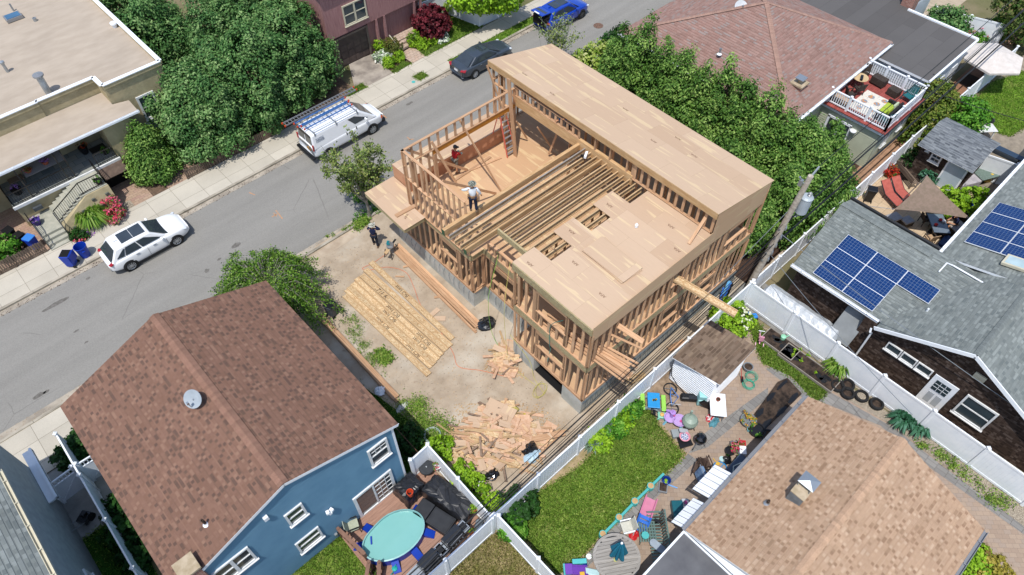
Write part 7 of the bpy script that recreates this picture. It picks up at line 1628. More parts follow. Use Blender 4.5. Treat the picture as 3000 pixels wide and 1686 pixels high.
def chair(label,loc,rz,mat,seatm=None,h=.42,arms=True,back=.5,name='garden_chair',w=.5,cat='chair',slats=0,group=None):
 t=T(name,label,cat,loc,rz,group);hw=w/2
 for x in(-.2,.22):
  for y in(-hw,hw):mb=MB();mb.beam((x*1.1,y,0),(x,y,h+(.22 if arms else 0)),.035,.035,up=(0,1,0));mb.build('leg',mat,t)
 mb=MB();mb.cbox((0,0,h),(.48,w-.02,.04),0,0,-.05);mb.build('seat',seatm or mat,t)
 mb=MB()
 if slats:
  for i in range(slats):y=-hw+w*(i+.5)/slats;mb.beam((-.22,y,h),(-.36,y*.8,h+back),w/slats*.7,.02,up=(1,0,0))
 else:mb.cbox((-.29,0,h+back*.5+.03),(.03,w-.04,back),0,0,-.22)
 mb.build('backrest',seatm or mat,t)
 if arms:
  for y in(-hw,hw):mb=MB();mb.beam((-.24,y,h+.23),(.26,y,h+.21),.05,.03);mb.build('armrest',mat,t)
 return t
chair('folding chair with pale seat in the corner of deck and blue wall',z((2.28,12.5,0.4)),R(-20),m_blackm,M('pale_mesh',hx('b9bda6'),hx('a8ac96'),.7,9))
def pot(label,loc,r,h,pm,lf,n=8,name='flower_pot',lsize=.08,lh=.16):
 t=T(name,label,'flower pot',loc);mb=MB();mb.lathe([(r*.7,0),(r,h),(r*1.08,h),(r*1.08,h+.03),(r*.9,h+.03),(r*.88,h-.03),(0,h-.03)],n=16);mb.build('pot',pm,t)
 if lf:c,q=crown_pts([(0,0,h+lh*.5,r*1.05,r*1.05,lh)],n,22,.09);leaves('plant',c,q,lsize,lf,t)
 else:mb=MB();mb.lathe([(r*.88,h-.02),(0,h)],n=14);mb.build('soil',m_soil,t)
 return t
pot('pot of pink flowers hung at the inner side of the deck fence',(*(6.62,12.02,0.6)[:2],.55),.16,.2,m_white,L_pink);pot('terracotta pot with lime leaves on the deck fence side',(*(6.57,9.47,0.5)[:2],.45),.17,.22,m_terra,L_bright);pot('pot of green plant beside the grey tub near the fence corner',(*(5.9,8.84,0.3)[:2],DZ),.18,.3,m_terra,L_bright)
item('storage_tub','grey plastic tub in the deck fence corner','tub',z((6.24,8.8,0.3)),R(35),(('tub',M('tub_grey',hx('7f8890'),hx('6f7880'),.5,3),lambda m:m.box(-.3,-.16,0,.3,.16,.4),bev(.05)),))
item('watering_can','turquoise watering can on the deck below the pool','watering can',z((2.52,9.91,0.1)),.4,(('body',pl('turquoise','26b3a8'),lambda m:m.lathe([(.11,0),(.12,.2),(.05,.24),(0,.24)],n=14)),('spout',bpy.data.materials['turquoise'],lambda m:m.tube([(-.1,0,.06),(-.3,0,.24)],.025,6)),('handle',bpy.data.materials['turquoise'],lambda m:m.tube([(.0,0,.24),(.12,0,.32),(.2,0,.15),(.12,0,.04)],.018,5))))
# back garden with toys
g=lambda q,h=0:(q[0],q[1],h)
m_grayw=wood('grey_teak',hx('b3aea6'),hx('8f8a84'),.12,gs=10)
TC=(9.54,3.79,0.74)
t=T('round_table','large round grey teak table holding a folded teal parasol','table',g(TC));mb=MB();RT=.98
for i in range(14):
 y0,y1=-RT+i*2*RT/14,-RT+(i+1)*2*RT/14-.012;w0=math.sqrt(max(0,RT*RT*.92-max(abs(y0),abs(y1))**2));mb.cr=rng.random()
 if w0>.05:mb.hexa([(-w0,y0,.7),(w0,y0,.7),(w0,y1,.7),(-w0,y1,.7),(-w0,y0,.735),(w0,y0,.735),(w0,y1,.735),(-w0,y1,.735)],0,[(p[0],p[1])for p in[(-w0,y0),(w0,y0),(w0,y1),(-w0,y1)]*2])
mb.cr=None;mb.mat4(Matrix.Rotation(R(-32),4,'Z'));mb.build('slats',m_grayw,t);mb=MB();mb.lathe([(RT*.9,.7),(RT*1.02,.69),(RT*1.02,.745),(RT*.9,.745),(RT*.9,.7)],n=40);mb.build('rim',m_grayw,t)
mb=MB()
for a in(.6,2.2,3.7,5.3):mb.beam((math.cos(a)*.6,math.sin(a)*.6,0),(math.cos(a)*.6,math.sin(a)*.6,.7),.08,.08,up=(0,1,0))
mb.build('leg',m_grayw,t);mb=MB();mb.beam((-.85,.5,.74),(.75,-.65,.74),.1,.02);mb.build('cross_bar',m_grayw,t)
t=T('parasol','closed teal parasol through the round grey table','parasol',g(TC));mb=MB();mb.tube([(0,0,0),(0,0,2.5)],.03,8);mb.build('pole',m_alu,t);mb=MB();rows=[]
for z_,r_ in((2.45,.04),(2.2,.13),(1.8,.22),(1.35,.3),(1.15,.26)):rows.append([(math.cos(a)*r_*(1+.32*math.cos(a*7)),math.sin(a)*r_*(1+.32*math.cos(a*7)),z_+.08*math.cos(a*3.5)*(z_<1.5))for a in[k*2*math.pi/42 for k in range(42)]])
for A,B in zip(rows,rows[1:]):
 for k in range(42):j=(k+1)%42;mb.face([A[k],A[j],B[j],B[k]])
mb.build('canopy',pl('teal_cloth','187a94',.8),t);mb=MB();mb.lathe([(.05,2.44),(.05,2.52),(0,2.55)],n=8);mb.build('finial',m_white,t)
mb=MB();mb.lathe([(.07,0),(.05,.1),(.09,.14),(.05,.2),(0,.2)],n=12);one('table_ornament','small yellow-green ball ornament on the round table','ornament',mb,pl('ball_yellow','d6d68a'),(*(9.39,3.74,0.75)[:2],.745))
EP=[(9.98,4.91,0.22),(11.04,4.91,0.22),(12.1,4.92,0.22),(13.16,4.9,0.22),(14.09,4.88,0.22)]
for i,(a,b)in enumerate(zip(EP,EP[1:])):
 a,b=V3(a),V3(b);a.z=b.z=0;d=(b-a).normalized();mb=MB();mb.beam(V3((0,0,.1))+d*.15,b-a-d*(.15 if i<3 else 0)+V3((0,0,.1)),.11,.18);one('edging_rail',['teal edging rail along the lawn nearest the round table','teal edging rail along the lawn, second from the round table','teal edging rail along the lawn, third from the round table','teal edging rail ending beside the blue bucket'][i],'edging',mb,m_teal,a)
for i,p_ in enumerate(EP[:4]):
 t=T('edging_post',['teal octagonal post with tan top beside the round table','teal octagonal post with pale top, second from the round table','teal octagonal post with tan top, third from the round table','teal octagonal post with tan top nearest the blue bucket'][i],'post',(p_[0],p_[1],0));mb=MB();mb.lathe([(.17,0),(.17,.3),(.0,.3)],n=8);mb.build('post',m_teal,t);mb=MB();mb.lathe([(.135,.3),(.135,.306),(0,.306)],n=8);mb.build('cap',M('tan_cap',hx('d0ac7c'),hx('bd9868'),.8,8),t)
def m(h):
 k='toy_'+h
 return bpy.data.materials.get(k)or pl(k,h)
item('bucket','blue bucket with green toys at the end of the teal edging','bucket',g((13.89,4.58,0.2)),0,(('tub',m('1c3f9c'),lambda q:q.lathe([(.15,0),(.2,.3),(.21,.3),(.18,.3),(.14,.05),(0,.05)],n=16)),('ball',m('9ac83a'),lambda q:(q.lathe([(0,.1),(.08,.18),(0,.27)],(.03,.03,0),8),q.lathe([(0,.12),(.06,.18),(0,.24)],(-.06,-.03,0),8)))))
item('planter_box','square grey planter box beside the blue bucket','planter',g((13.58,4.5,0.1)),R(35),(('box',m('8d9296'),lambda q:(q.box(-.24,-.2,0,.24,.2,.16))),('soil',m_soil,lambda q:q.box(-.2,-.16,.16,.2,.16,.166))))
mb=MB();mb.tube([(-.35,0,.04),(0,0,.04),(.4,0,.04)],[.03,.035,.055],8);one('toy_bat','pale blue toy bat lying beside the planter box','toy',mb,m('5ba0e0'),g((13.92,4.36,0)),R(115))
SL=(11.98,4.19,0.3)
item('toy_slide','pink and blue toddler slide on the paving','slide',g(SL),R(22),(('chute',m('f09ab8'),lambda q:[q.hexa([(-.3+i*.2,-.22,.55-.5*(i/6)**.8-.03),(-.1+i*.2,-.22,.55-.5*((i+1)/6)**.8-.03),(-.1+i*.2,.22,.55-.5*((i+1)/6)**.8-.03),(-.3+i*.2,.22,.55-.5*(i/6)**.8-.03),(-.3+i*.2,-.22,.55-.5*(i/6)**.8),(-.1+i*.2,-.22,.55-.5*((i+1)/6)**.8),(-.1+i*.2,.22,.55-.5*((i+1)/6)**.8),(-.3+i*.2,.22,.55-.5*(i/6)**.8)])for i in range(6)]),('side_wall',m('e88cae'),lambda q:[q.beam((-.3,y,.62),(.9,y,.14),.06,.16)for y in(-.25,.25)]),('ladder',m('3a78d8'),lambda q:([q.beam((-.7,y,0),(-.3,y,.85),.08,.1)for y in(-.24,.24)]+[q.beam((-.68+i*.12,-.24,.12+i*.2),(-.68+i*.12,.24,.12+i*.2),.14,.05)for i in range(4)]))))
chair('white folding chair with mesh seat beside the round table',g((10.9,4.35,0.4)),R(150),m_white,M('mesh_cream',hx('d6d4c6'),hx('c6c4b6'),.7,9),w=.55);blob('seat_cushion','red cushion lying on the paving under the white chair','cushion',g((11.04,4.01,0)),(.28,.22,.12),m_red,21)
item('brown_planter','round brown planter with a fountain pump on the paving','planter',g((12.04,3.62,0.2)),0,(('pot',m('5f4334'),lambda q:q.lathe([(.22,0),(.3,.35),(.3,.38),(.25,.38),(.22,.2),(0,.2)],n=20)),('fountain',m_black,lambda q:q.cbox((0,0,.42),(.12,.3,.3),.3))))
m_gmet=paint('green_bench_metal',hx('5f7a72'),.5)
item('slatted_bench','green metal slatted bench under the eave of the dark porch roof','bench',g((11.41,3.13,0.4)),R(48),(('seat',m_gmet,lambda q:[q.beam((-1.15+i*.13,-.25,.44),(-1.15+i*.13,.3,.44),.06,.03)for i in range(18)]),('leg',m_gmet,lambda q:[q.beam((x,y,0),(x,y,.44),.05,.05,up=(0,1,0))for x in(-1.1,1.1)for y in(-.2,.25)]),('backrest',m_gmet,lambda q:([q.beam((-1.1+i*.13,-.28,.5),(-1.1+i*.13,-.42,.95),.05,.02)for i in range(18)]+[q.beam((-1.15,-.42,.95),(1.15,-.42,.95),.06,.05)])),('armrest',m_gmet,lambda q:[q.beam((x,-.3,.65),(x,.3,.65),.06,.04)for x in(-1.15,1.15)])))
item('slatted_table','low green slatted table beside the bench with a teal pot on it','table',g((11.4,3.67,0.35)),R(48),(('top',m_gmet,lambda q:[q.beam((-.45,-.35+i*.11,.4),(.45,-.35+i*.11,.4),.07,.03)for i in range(7)]),('leg',m_gmet,lambda q:[q.beam((x,y,0),(x,y,.4),.05,.05,up=(0,1,0))for x in(-.42,.42)for y in(-.32,.32)])))
mb=MB();mb.lathe([(.14,0),(.17,.22),(.0,.22)],n=8);one('octagon_stool','small teal octagonal pot on the slatted table','pot',mb,m_teal,(*(11.15,3.58,0.5)[:2],.42))
mb=MB();mb.prism([(math.cos(a)*.17,math.sin(a)*.17+(.2 if math.sin(a)>0 else-.2))for a in[k*.35 for k in range(18)]],0,.04);one('skim_board','grey and white surf-shaped board lying on the slatted bench','board',mb,M('skim_grey',hx('aab6c0'),hx('8f9ba8'),.5,2),(*(11.22,2.94,0.55)[:2],.48),R(5))
item('purple_toy_slide','purple plastic toy slide at the foot of the lawn','slide',g((8.01,4.66,0.3)),R(-40),(('chute',m('7a48b8'),lambda q:(q.cbox((0,0,.35),(.9,.3,.05),0,0,.35),q.cbox((-.3,0,.5),(.3,.42,.12)),q.beam((-.4,-.17,.5),(.5,-.17,.15),.05,.14),q.beam((-.4,.17,.5),(.5,.17,.15),.05,.14))),('frame',m('5fc8c8'),lambda q:(q.box(-.5,-.3,0,-.2,.3,.3),q.cbox((.2,.35,.2),(.6,.2,.3)))),('pad',m('e8b83a'),lambda q:q.cbox((.25,-.2,.35),(.2,.2,.1)))))
item('toy_kitchen','pale teal toy scooter board and pink bat beside the round table','toy',g((8.47,4.23,0.1)),R(-55),(('board',m('bfe0e4'),lambda q:q.cbox((0,0,.1),(.8,.28,.08)),bev(.06)),('bat',m('e070a8'),lambda q:q.tube([(-.1,-.3,.08),(.35,-.28,.08)],.05,8)),('bar',m('1f3a8c'),lambda q:q.tube([(-.45,.2,.1),(-.2,.22,.3)],.05,8))))
mb=MB();mb.lathe([(.12,0),(.12,.02),(0,.02)],n=18);one('white_disc','white frisbee disc on the paver edging','toy',mb,m_white,g((8.91,4.71,0),.01))
item('picnic_table','small blue and lime children\'s picnic table beside the lawn','table',g((16.52,7.57,0.3)),R(42),(('top',m('2c98d8'),lambda q:q.box(-.42,-.3,.44,.42,.3,.5),bev(.06)),('bench',m('a4e060'),lambda q:q.box(-.45,-.62,.24,.45,-.4,.3),bev(.04)),('bench',m('a4e060'),lambda q:q.box(-.45,.4,.24,.45,.62,.3),bev(.04)),('leg',m('9aa8b0'),lambda q:[q.beam((x,-.5,0),(x,.5,.0+.2),.06,.06)for x in(-.3,)]+[q.beam((x,s*.5,0),(x,s*.1,.45),.1,.08)for x in(-.3,.3)for s in(-1,1)])))
mb=MB();mb.cbox((0,0,.03),(.12,.1,.06));mb.cbox((-.1,.06,.03),(.1,.1,.06));one('toy_blocks','black and yellow toys on the little blue table','toy',mb,M('toy_mix',hx('20242c'),hx('e0c030'),.5,9,lo=.5,hi=.52),(*(16.59,7.51,0.5)[:2],.5))
item('toy_mower','toy lawn mower in green and black in front of the picnic table','toy',g((16.34,6.85,0.1)),R(-50),(('deck',m('8fd0b8'),lambda q:q.box(-.2,-.16,.06,.2,.16,.2),bev(.04)),('engine',m('e8b868'),lambda q:q.lathe([(.1,.2),(.1,.27),(0,.3)],n=12)),('handle',m_black,lambda q:(q.tube([(-.15,-.13,.15),(-.55,-.13,.5),(-.55,.13,.5),(-.15,.13,.15)],.02,6),q.cbox((-.4,0,.38),(.12,.26,.06)))),('wheel',m('8fd0b8'),lambda q:[q.tube([(x,-.2,.07),(x,-.16,.07)],.07,10)for x in(-.15,.15)]+[q.tube([(x,.16,.07),(x,.2,.07)],.07,10)for x in(-.15,.15)])))
item('water_play_table','lilac water play table with tower beside the paving','toy',g((16.5,6.27,0.3)),R(-65),(('basin',m('c8a8e0'),lambda q:(q.lathe([(.22,.25),(.3,.42),(.34,.44),(.3,.44),(.24,.36),(0,.36)],(.25,0,0),20),q.lathe([(.2,.25),(.26,.42),(.3,.44),(.26,.44),(.22,.36),(0,.36)],(-.2,0,0),20))),('tower',m('b890d8'),lambda q:(q.lathe([(.1,.4),(.08,.75),(.14,.78),(0,.8)],(-.15,.1,0),12),q.tube([(-.15,.1,.8),(-.45,.18,.62)],.06,8))),('cup',m('e05898'),lambda q:(q.cbox((.35,0,.4),(.16,.1,.05)),q.cbox((-.05,.06,.6),(.08,.06,.1)))),('leg',m('8fd0e8'),lambda q:[q.beam((x,y,0),(x*.8,y*.8,.3),.09,.09)for x in(-.4,.48)for y in(-.25,.25)])))
item('covered_grill','round grill under a grey-green cover behind the black kettle grill','barbecue',g((16.82,5.63,0.5)),.3,(('cover',m('98a898'),lambda q:(q.lathe([(.36,.55),(.38,.7),(.3,.88),(.12,.98),(0,.99)],n=16),q.lathe([(.06,.9),(.06,1.2),(0,1.2)],(.22,.1,0),10))),('bowl',m('4f5a5c'),lambda q:q.lathe([(.15,.38),(.33,.52),(.36,.6)],n=16)),('leg',m_blackm,lambda q:[q.beam((math.cos(a)*.35,math.sin(a)*.35,0),(math.cos(a)*.2,math.sin(a)*.2,.5),.03,.03)for a in(.5,2.6,4.7)])))
item('kettle_grill','black kettle grill on three legs beside the lawn corner','barbecue',g((16.45,4.72,0.5)),.6,(('bowl',paint('enamel_black',hx('141518'),.15),lambda q:q.lathe([(.05,.48),(.2,.52),(.28,.65),(.285,.7),(.24,.83),(.12,.91),(0,.93)],n=22)),('handle',m_black,lambda q:(q.tube([(-.06,0,.92),(-.06,0,.98),(.06,0,.98),(.06,0,.92)],.015,5),q.tube([(.28,-.08,.68),(.36,-.08,.68),(.36,.08,.68),(.28,.08,.68)],.015,5))),('leg',m_alu,lambda q:[q.beam((math.cos(a)*.36,math.sin(a)*.36,0),(math.cos(a)*.16,math.sin(a)*.16,.55),.03,.03)for a in(.4,2.5,4.6)]),('ash_dish',m_alu,lambda q:q.lathe([(.0,.3),(.12,.32),(.13,.34)],n=14)),('wheel',m_black,lambda q:q.tube([(-.3,.2,.08),(-.28,.24,.08)],.08,12))))
item('baby_swing','pink tray seat with white lid and grey crate on a black mat','toy',g((16.17,5.36,0.2)),R(-35),(('seat',m('f4a0b0'),lambda q:(q.lathe([(.2,.2),(.26,.36),(.22,.37),(.2,.3),(0,.3)],n=18))),('cushion',M('speckled',hx('dfe4ee'),hx('2a3a7c'),.8,22,lo=.48,hi=.52),lambda q:q.lathe([(.19,.31),(0,.33)],n=14)),('lid',m('c6ccd2'),lambda q:q.cbox((.02,.28,.38),(.5,.2,.06),0,0,.5)),('base',m_black,lambda q:q.prism([(-.3,-.45),(.35,-.35),(.25,.2),(-.3,.15)],0,.12)),('crate',m('9ca4a6'),lambda q:q.box(-.5,.1,0,-.15,.5,.2))))
item('bicycle_trailer_frame','blue-grey upside-down bicycle lying by the white shed','bicycle',g((17.38,7.14,0.2)),R(40),(('frame',paint('bike_blue',hx('3f78c0'),.35),lambda q:(q.tube([(-.5,0,.35),(.0,.1,.6),(.5,0,.35)],.025,6),q.tube([(0,.1,.6),(.05,-.35,.3),(-.5,0,.35)],.022,6),q.tube([(.05,-.35,.3),(.5,0,.35)],.022,6))),('fork',m_alu,lambda q:(q.tube([(-.5,0,.35),(-.62,-.1,.7)],.02,5),q.tube([(-.62,-.35,.72),(-.62,.2,.72)],.02,5))),('wheel',m_tyre,lambda q:[q.lathe([(.3,0),(.34,.02),(.34,.05),(.3,.06),(.28,.03),(.3,0)],(x,y,.12),26)for x,y in((-.55,-.05),(.55,.02))]),('rim',m_alu,lambda q:[q.beam((x,y-.28,.15),(x,y+.28,.15),.02,.02)for x,y in((-.55,-.05),(.55,.02))]+[q.beam((x-.28,y,.15),(x+.28,y,.15),.02,.02)for x,y in((-.55,-.05),(.55,.02))])))
mb=MB();mb.tube([(-.05,-.4,.02),(0,.2,.5),(.05,.6,1.0),(.6,.75,1.0)],.025,6);one('sports_net_frame','dark tube frame leaning beside the white shed corner','frame',mb,m_blackm,g((18.08,7.15,0)),R(20))
item('golf_bag','black bag lying against the ribbed white shed','bag',g((18.08,6.51,0.1)),R(-48),(('bag',m_black,lambda q:q.cbox((0,0,.2),(.95,.38,.32)),bev(.1,2)),('pocket',m('2c2f36'),lambda q:q.cbox((.1,-.08,.37),(.4,.2,.06)))))
item('toy_crates','stack of folded chairs and a pale teal seat against the white shed','toy',g((18.29,5.89,0.2)),R(42),(('seat',m('a4dcdc'),lambda q:(q.cbox((.1,.1,.75),(.35,.4,.3)),q.cbox((.1,.1,.35),(.4,.4,.5))),bev(.04)),('bin',m('aab2b8'),lambda q:q.lathe([(.16,.3),(.2,.72),(0,.72)],(.45,.05,0),14)),('folded_chair',m_black,lambda q:[q.beam((-.2+i*.08,-.5,.05),(-.2+i*.08,.15,.6),.03,.3)for i in range(5)])))
item('folding_table','white folding table with a flower pot beside the white shed','table',g((18.45,5.25,0.72)),R(40),(('top',m_white,lambda q:q.box(-.62,-.38,.7,.62,.38,.75),bev(.03)),('leg',m_steel,lambda q:[q.tube([(x,y,0),(x*.9,y,.7)],.018,6)for x in(-.5,.5)for y in(-.3,.3)])))
pot('small terracotta pot standing on the white folding table',(*(18.61,5.39,0.8)[:2],.75),.1,.12,m_terra,None)
blob('beach_bag','red and white striped bag on the paving by the folding table','bag',g((17.97,5.2,0)),(.26,.2,.3),M('striped',hx('d8283c'),hx('f0e6e4'),.7,7,lo=.48,hi=.52),31);blob('beach_bag','blue-green bag with toys on the paving by the folding table','bag',g((17.96,4.91,0)),(.38,.18,.25),m('5c9aa8'),32)
pot('large grey pot of orange flowers on the paving',g((19.1,3.81,0.2)),.36,.3,m('7f8488'),leafm('marigold',greens('4f7f30','8ab040','e88a3a','f0c050',k=.75),.1),16,lsize=.1);pot('large black tub with soil near the tan roof gutter',g((18.98,3.21,0.2)),.36,.3,m_black,L_green,4);pot('black tub half under the tan roof gutter',g((19.08,2.64,0.2)),.36,.3,m_black,None);pot('pale teal little bucket between the large pots',g((18.8,3.52,0.05)),.1,.18,m('8fd4dc'),None)
item('square_planter','grey square planter of mixed flowers beside the tan-roofed house','planter',g((17.54,3.39,0.2)),R(40),(('box',m('8b9094'),lambda q:q.hexa([(-.2,-.2,0),(.2,-.2,0),(.2,.2,0),(-.2,.2,0),(-.26,-.26,.35),(.26,-.26,.35),(.26,.26,.35),(-.26,.26,.35)])),('soil',m_soil,lambda q:q.box(-.22,-.22,.34,.22,.22,.36))));bush('planter_flowers','mixed pink and yellow flowers in the grey square planter',(17.48,3.38,0.3),.24,.75,L_pink,14,18,.09,'plant')
pot('black pot with soil left of the square planter',g((17.17,3.46,0.2)),.22,.28,m_black,L_dark,3)
item('toy_stand','white and red toy beside the small ribbed awning','toy',g((17.6,3.13,0.3)),R(40),(('base',m_white,lambda q:q.box(-.3,-.15,.2,.1,.15,.5)),('seat',m_red,lambda q:q.box(.1,-.14,.3,.36,.14,.56))))
mb=MB();mb.lathe([(.12,.0),(.14,.03),(0,.04)],n=14);mb.beam((0,-.1,.03),(0,-.32,.03),.03,.02);one('toy_racket','pale bat toy on the paving by the house','toy',mb,m('bfe0e0'),g((16.71,3.51,0)));mb=MB();mb.lathe([(.08,0),(.1,.05),(0,.06)],n=10);mb.beam((0,.08,.03),(.05,.3,.03),.03,.02);one('toy_shovel','yellow toy shovel on the paving by the house','toy',mb,m('e8b838'),g((16.37,3.52,0)))
blob('rubbish_bag','black bag on the paving beside the house wall','bag',g((16.82,3.33,0)),(.25,.2,.3),m_bag,40)
chair('dark slatted chair on the paving with clothes beside it',g((15.74,3.89,0.3)),R(60),M('brown_chair',hx('5c4a40'),hx('463830'),.7,6),slats=6);chair('second dark slatted chair beside the washing',g((15.3,3.85,0.3)),R(200),bpy.data.materials['brown_chair'],slats=6)
item('laundry_pole','hung blue and grey clothes on a stand beside the ribbed awning','laundry',g((15.02,3.6,0.3)),R(-30),(('cloth',M('denim_cloth',hx('7a98b8'),hx('5a6f90'),.8,6),lambda q:q.cbox((0,0,.7),(.2,.6,.7),0,0,.2),bev(.05)),('stand',m_steel,lambda q:(q.tube([(0,0,0),(0,0,1.1)],.02,6),q.beam((0,-.35,1.08),(0,.35,1.08),.03,.03)))))
item('bench_box','dark blue-grey storage lid against the house wall with a hose on it','storage box',g((16.59,2.73,0.3)),R(2),(('box',m('4a5a70'),lambda q:q.box(-.7,-.3,0,.7,.3,.55),bev(.03)),('hose',m('d0dcd8'),lambda q:q.tube([(-.5,-.1,.58),(-.1,.15,.6),(.3,0,.58),(.5,-.2,.58)],.03,6)),('float',m('b8c83a'),lambda q:q.cbox((-.2,-.25,.6),(.4,.16,.08)))))
mb=MB();mb.lathe([(.3,.0),(.34,.03),(.3,.06),(.28,.03),(.3,.0)],n=24);mb.beam((-.3,0,.05),(.3,0,.05),.03,.03);one('hoop','bright blue ring frame on the paving by the awning','toy',mb,m('2f98d8'),g((16.27,3.3,0)))
item('teal_bin','dark teal storage bin under the lower ribbed awning','storage box',g((13.13,3.32,0.2)),R(48),(('bin',m('14606c'),lambda q:q.box(-.45,-.25,0,.45,.25,.45),bev(.04)),));item('white_tub','white tub with pink things beside the lower ribbed awning','tub',g((13.65,3.29,0.2)),R(48),(('tub',m('c9ced4'),lambda q:q.box(-.25,-.16,0,.25,.16,.3),bev(.04)),('towel',m('d05898'),lambda q:q.cbox((.05,0,.32),(.16,.12,.06)))))
item('planting_bed','dark soil bed covered in torn black fabric beside the tan roof','bed',g((20.85,3.34,0)),0,(('soil',m_soil,lambda q:q.prism([(-1.9,-.3),(1.5,-.45),(1.75,.55),(1.2,.75),(-1.7,.45)],0,.12)),('fabric',m_black,lambda q:[q.prism([(x+math.cos(k*.7)*.5*rng.uniform(.5,1),y+math.sin(k*.7)*.16*rng.uniform(.4,1))for k in range(9)],.121,.14)for x,y in((-1.2,-.22),(-.1,-.3),(1.0,-.3),(-.9,.35),(1.2,.5),(.2,.5))])))
m_bedw=wood('bed_board',hx('a8a096'),hx('867e74'),.12)
for a,b,lb in(((24.02,5.54,0.15),(24.09,5.02,0.15),'raised bed of dark soil with a mint watering can along the vinyl fence'),((23.92,3.64,0.15),(23.91,3.33,0.15),'raised bed of black fabric and seedlings along the vinyl fence')):
 c=(V3(a)+V3(b))/2;L_=.95 if 'mint' in lb else 1.55;item('raised_bed',lb,'raised bed',(c.x,c.y,0),R(-90),(('frame',m_bedw,lambda q:(q.box(-L_,-.5,0,L_,-.46,.2),q.box(-L_,.46,0,L_,.5,.2),q.box(-L_,-.46,0,-L_+.04,.46,.2),q.box(L_-.04,-.46,0,L_,.46,.2))),('soil',m_soil,lambda q:q.box(-L_+.04,-.46,0,L_-.04,.46,.15)),('fabric',m_black,lambda q:[q.prism([(x+math.cos(k*.7)*.32*rng.uniform(.5,1),y+math.sin(k*.7)*.2*rng.uniform(.4,1))for k in range(9)],.151,.16)for x,y in[(rng.uniform(-L_*.7,L_*.7),rng.uniform(-.2,.2))for _ in range(5)]])))
stuff(leaves('seedlings',[(*W8(x,y,0)[:2],.22)for x,y in()]or np.concatenate([np.array(p)+nrg.normal(0,.05,(14,3))for p in((24.18,4.54,0.22),(24.47,4.38,0.22),(23.9,3.97,0.22),(24.46,3.94,0.22),(23.86,3.1,0.22),(23.92,4.45,0.22))]),nrg.normal(0,.5,(84,3))+[0,0,1],.14,L_bright))
item('watering_can','mint green watering can on the raised bed','watering can',g((24.42,5.4,0.2),.16),-.6,(('body',m('9adcb8'),lambda q:q.lathe([(.13,0),(.14,.2),(.06,.24),(0,.24)],n=14)),('spout',m('9adcb8'),lambda q:q.tube([(.1,0,.06),(.3,0,.24)],.03,6))))
item('toy_tricycle','pink tricycle on the grass beside the white shed','tricycle',g((23.5,6.2,0.2)),R(35),(('frame',m('f0a8c0'),lambda q:(q.tube([(-.3,0,.15),(.0,0,.3),(.3,0,.25)],.03,6),q.cbox((-.12,0,.36),(.2,.18,.06)),q.cbox((-.25,0,.55),(.06,.22,.36)))),('handlebar',m_white,lambda q:(q.tube([(.28,0,.25),(.22,0,.6)],.02,6),q.tube([(.2,-.16,.62),(.2,.16,.62)],.02,6))),('wheel',m('f4c0d0'),lambda q:[q.tube([(x,y-.02,r_),(x,y+.02,r_)],r_,14)for x,y,r_ in((.32,0,.16),(-.3,-.2,.1),(-.3,.2,.1))])))
item('ride_on_toy','blue and red ride-on toy beside the hydrangea','toy',g((24.37,7.31,0.2)),R(-30),(('body',m('2f8ae0'),lambda q:(q.cbox((0,0,.2),(.6,.3,.2)),q.cbox((-.1,.1,.35),(.2,.25,.15))),bev(.05)),('seat',m_red,lambda q:q.cbox((-.15,0,.35),(.25,.25,.06))),('wheel',m_black,lambda q:[q.tube([(x,-.2,.1),(x,.2,.1)],.1,12)for x in(-.22,.22)])))
item('broom','red broom leaning on the white shed wall','broom',g((20.89,5.43,0)),R(40),(('handle',m_red,lambda q:q.tube([(0,0,.1),(.35,.3,1.2)],.015,6)),('head',m_black,lambda q:q.cbox((-.02,-.02,.06),(.3,.12,.12)))))
mb=MB()
for i in range(9):a0=i*.7;mb.tube([(math.cos(a)*(.22+.03*(i%4))+.05*math.cos(a0)+(i>4)*.45,math.sin(a)*(.22+.03*(i%4))+.05*math.sin(a0),.02+.02*i)for a in[k*.42 for k in range(16)]],.012,4)
one('garden_hose','tangled green garden hose on the paving beside the white shed','hose',mb,m('4fb89a'),g((20.93,4.98,0.02)),R(30))
pot('grey tub tipped beside the green hose',g((21.58,5.58,0.2)),.24,.3,m('8a9096'),None);
for q,lb in(((24.03,1.91,0.1),'black tyre planter nearest the raised beds'),((24.02,1.36,0.1),'black tyre planter with weeds, second in the row'),((24.38,0.8,0.1),'black tyre planter with gravel, third in the row'),((24.53,0.07,0.1),'black tyre planter by the blue-green clump, last in the row'),((24.46,1.61,0.1),'black tyre planter against the vinyl fence')):
 item('tyre_planter',lb,'tyre',g(q),0,(('tyre',m_tyre,lambda q_:q_.lathe([(.24,0),(.33,.02),(.36,.1),(.33,.2),(.25,.22),(.22,.16),(.22,.05),(.24,0)],n=24)),('soil',m_soil if 'gravel' not in lb else m_gravel,lambda q_:q_.lathe([(.23,.1),(0,.12)],n=16))))
for q,s in(((21.58,3.69,0),.16),((21.44,3.09,0),.1),((22.26,3.75,0),.12),((22.14,3.56,0),.1)):blob('stone','pale stone lying on the paver path by the planting bed','stone',g(q),(s,s*.7,s*.5),m_conc,int(s*100),group='pale stones on the path')
mb=MB();r_=random.Random(5);nx,ny=26,9;Pm=[[None]*(ny+1)for _ in range(nx+1)]
for i in range(nx+1):
 for j in range(ny+1):
  u,v=i/nx,j/ny;x=(v-.5)*1.5;h=1.35-abs(v-.5)*1.0+.05*math.sin(u*22+v*3)*abs(v-.5)+r_.uniform(-.02,.02)
  if i in(0,nx):h-=.35
  if j in(0,ny):h=.35+.12*math.sin(u*17)
  Pm[i][j]=(x,(u-.5)*4.4,h)
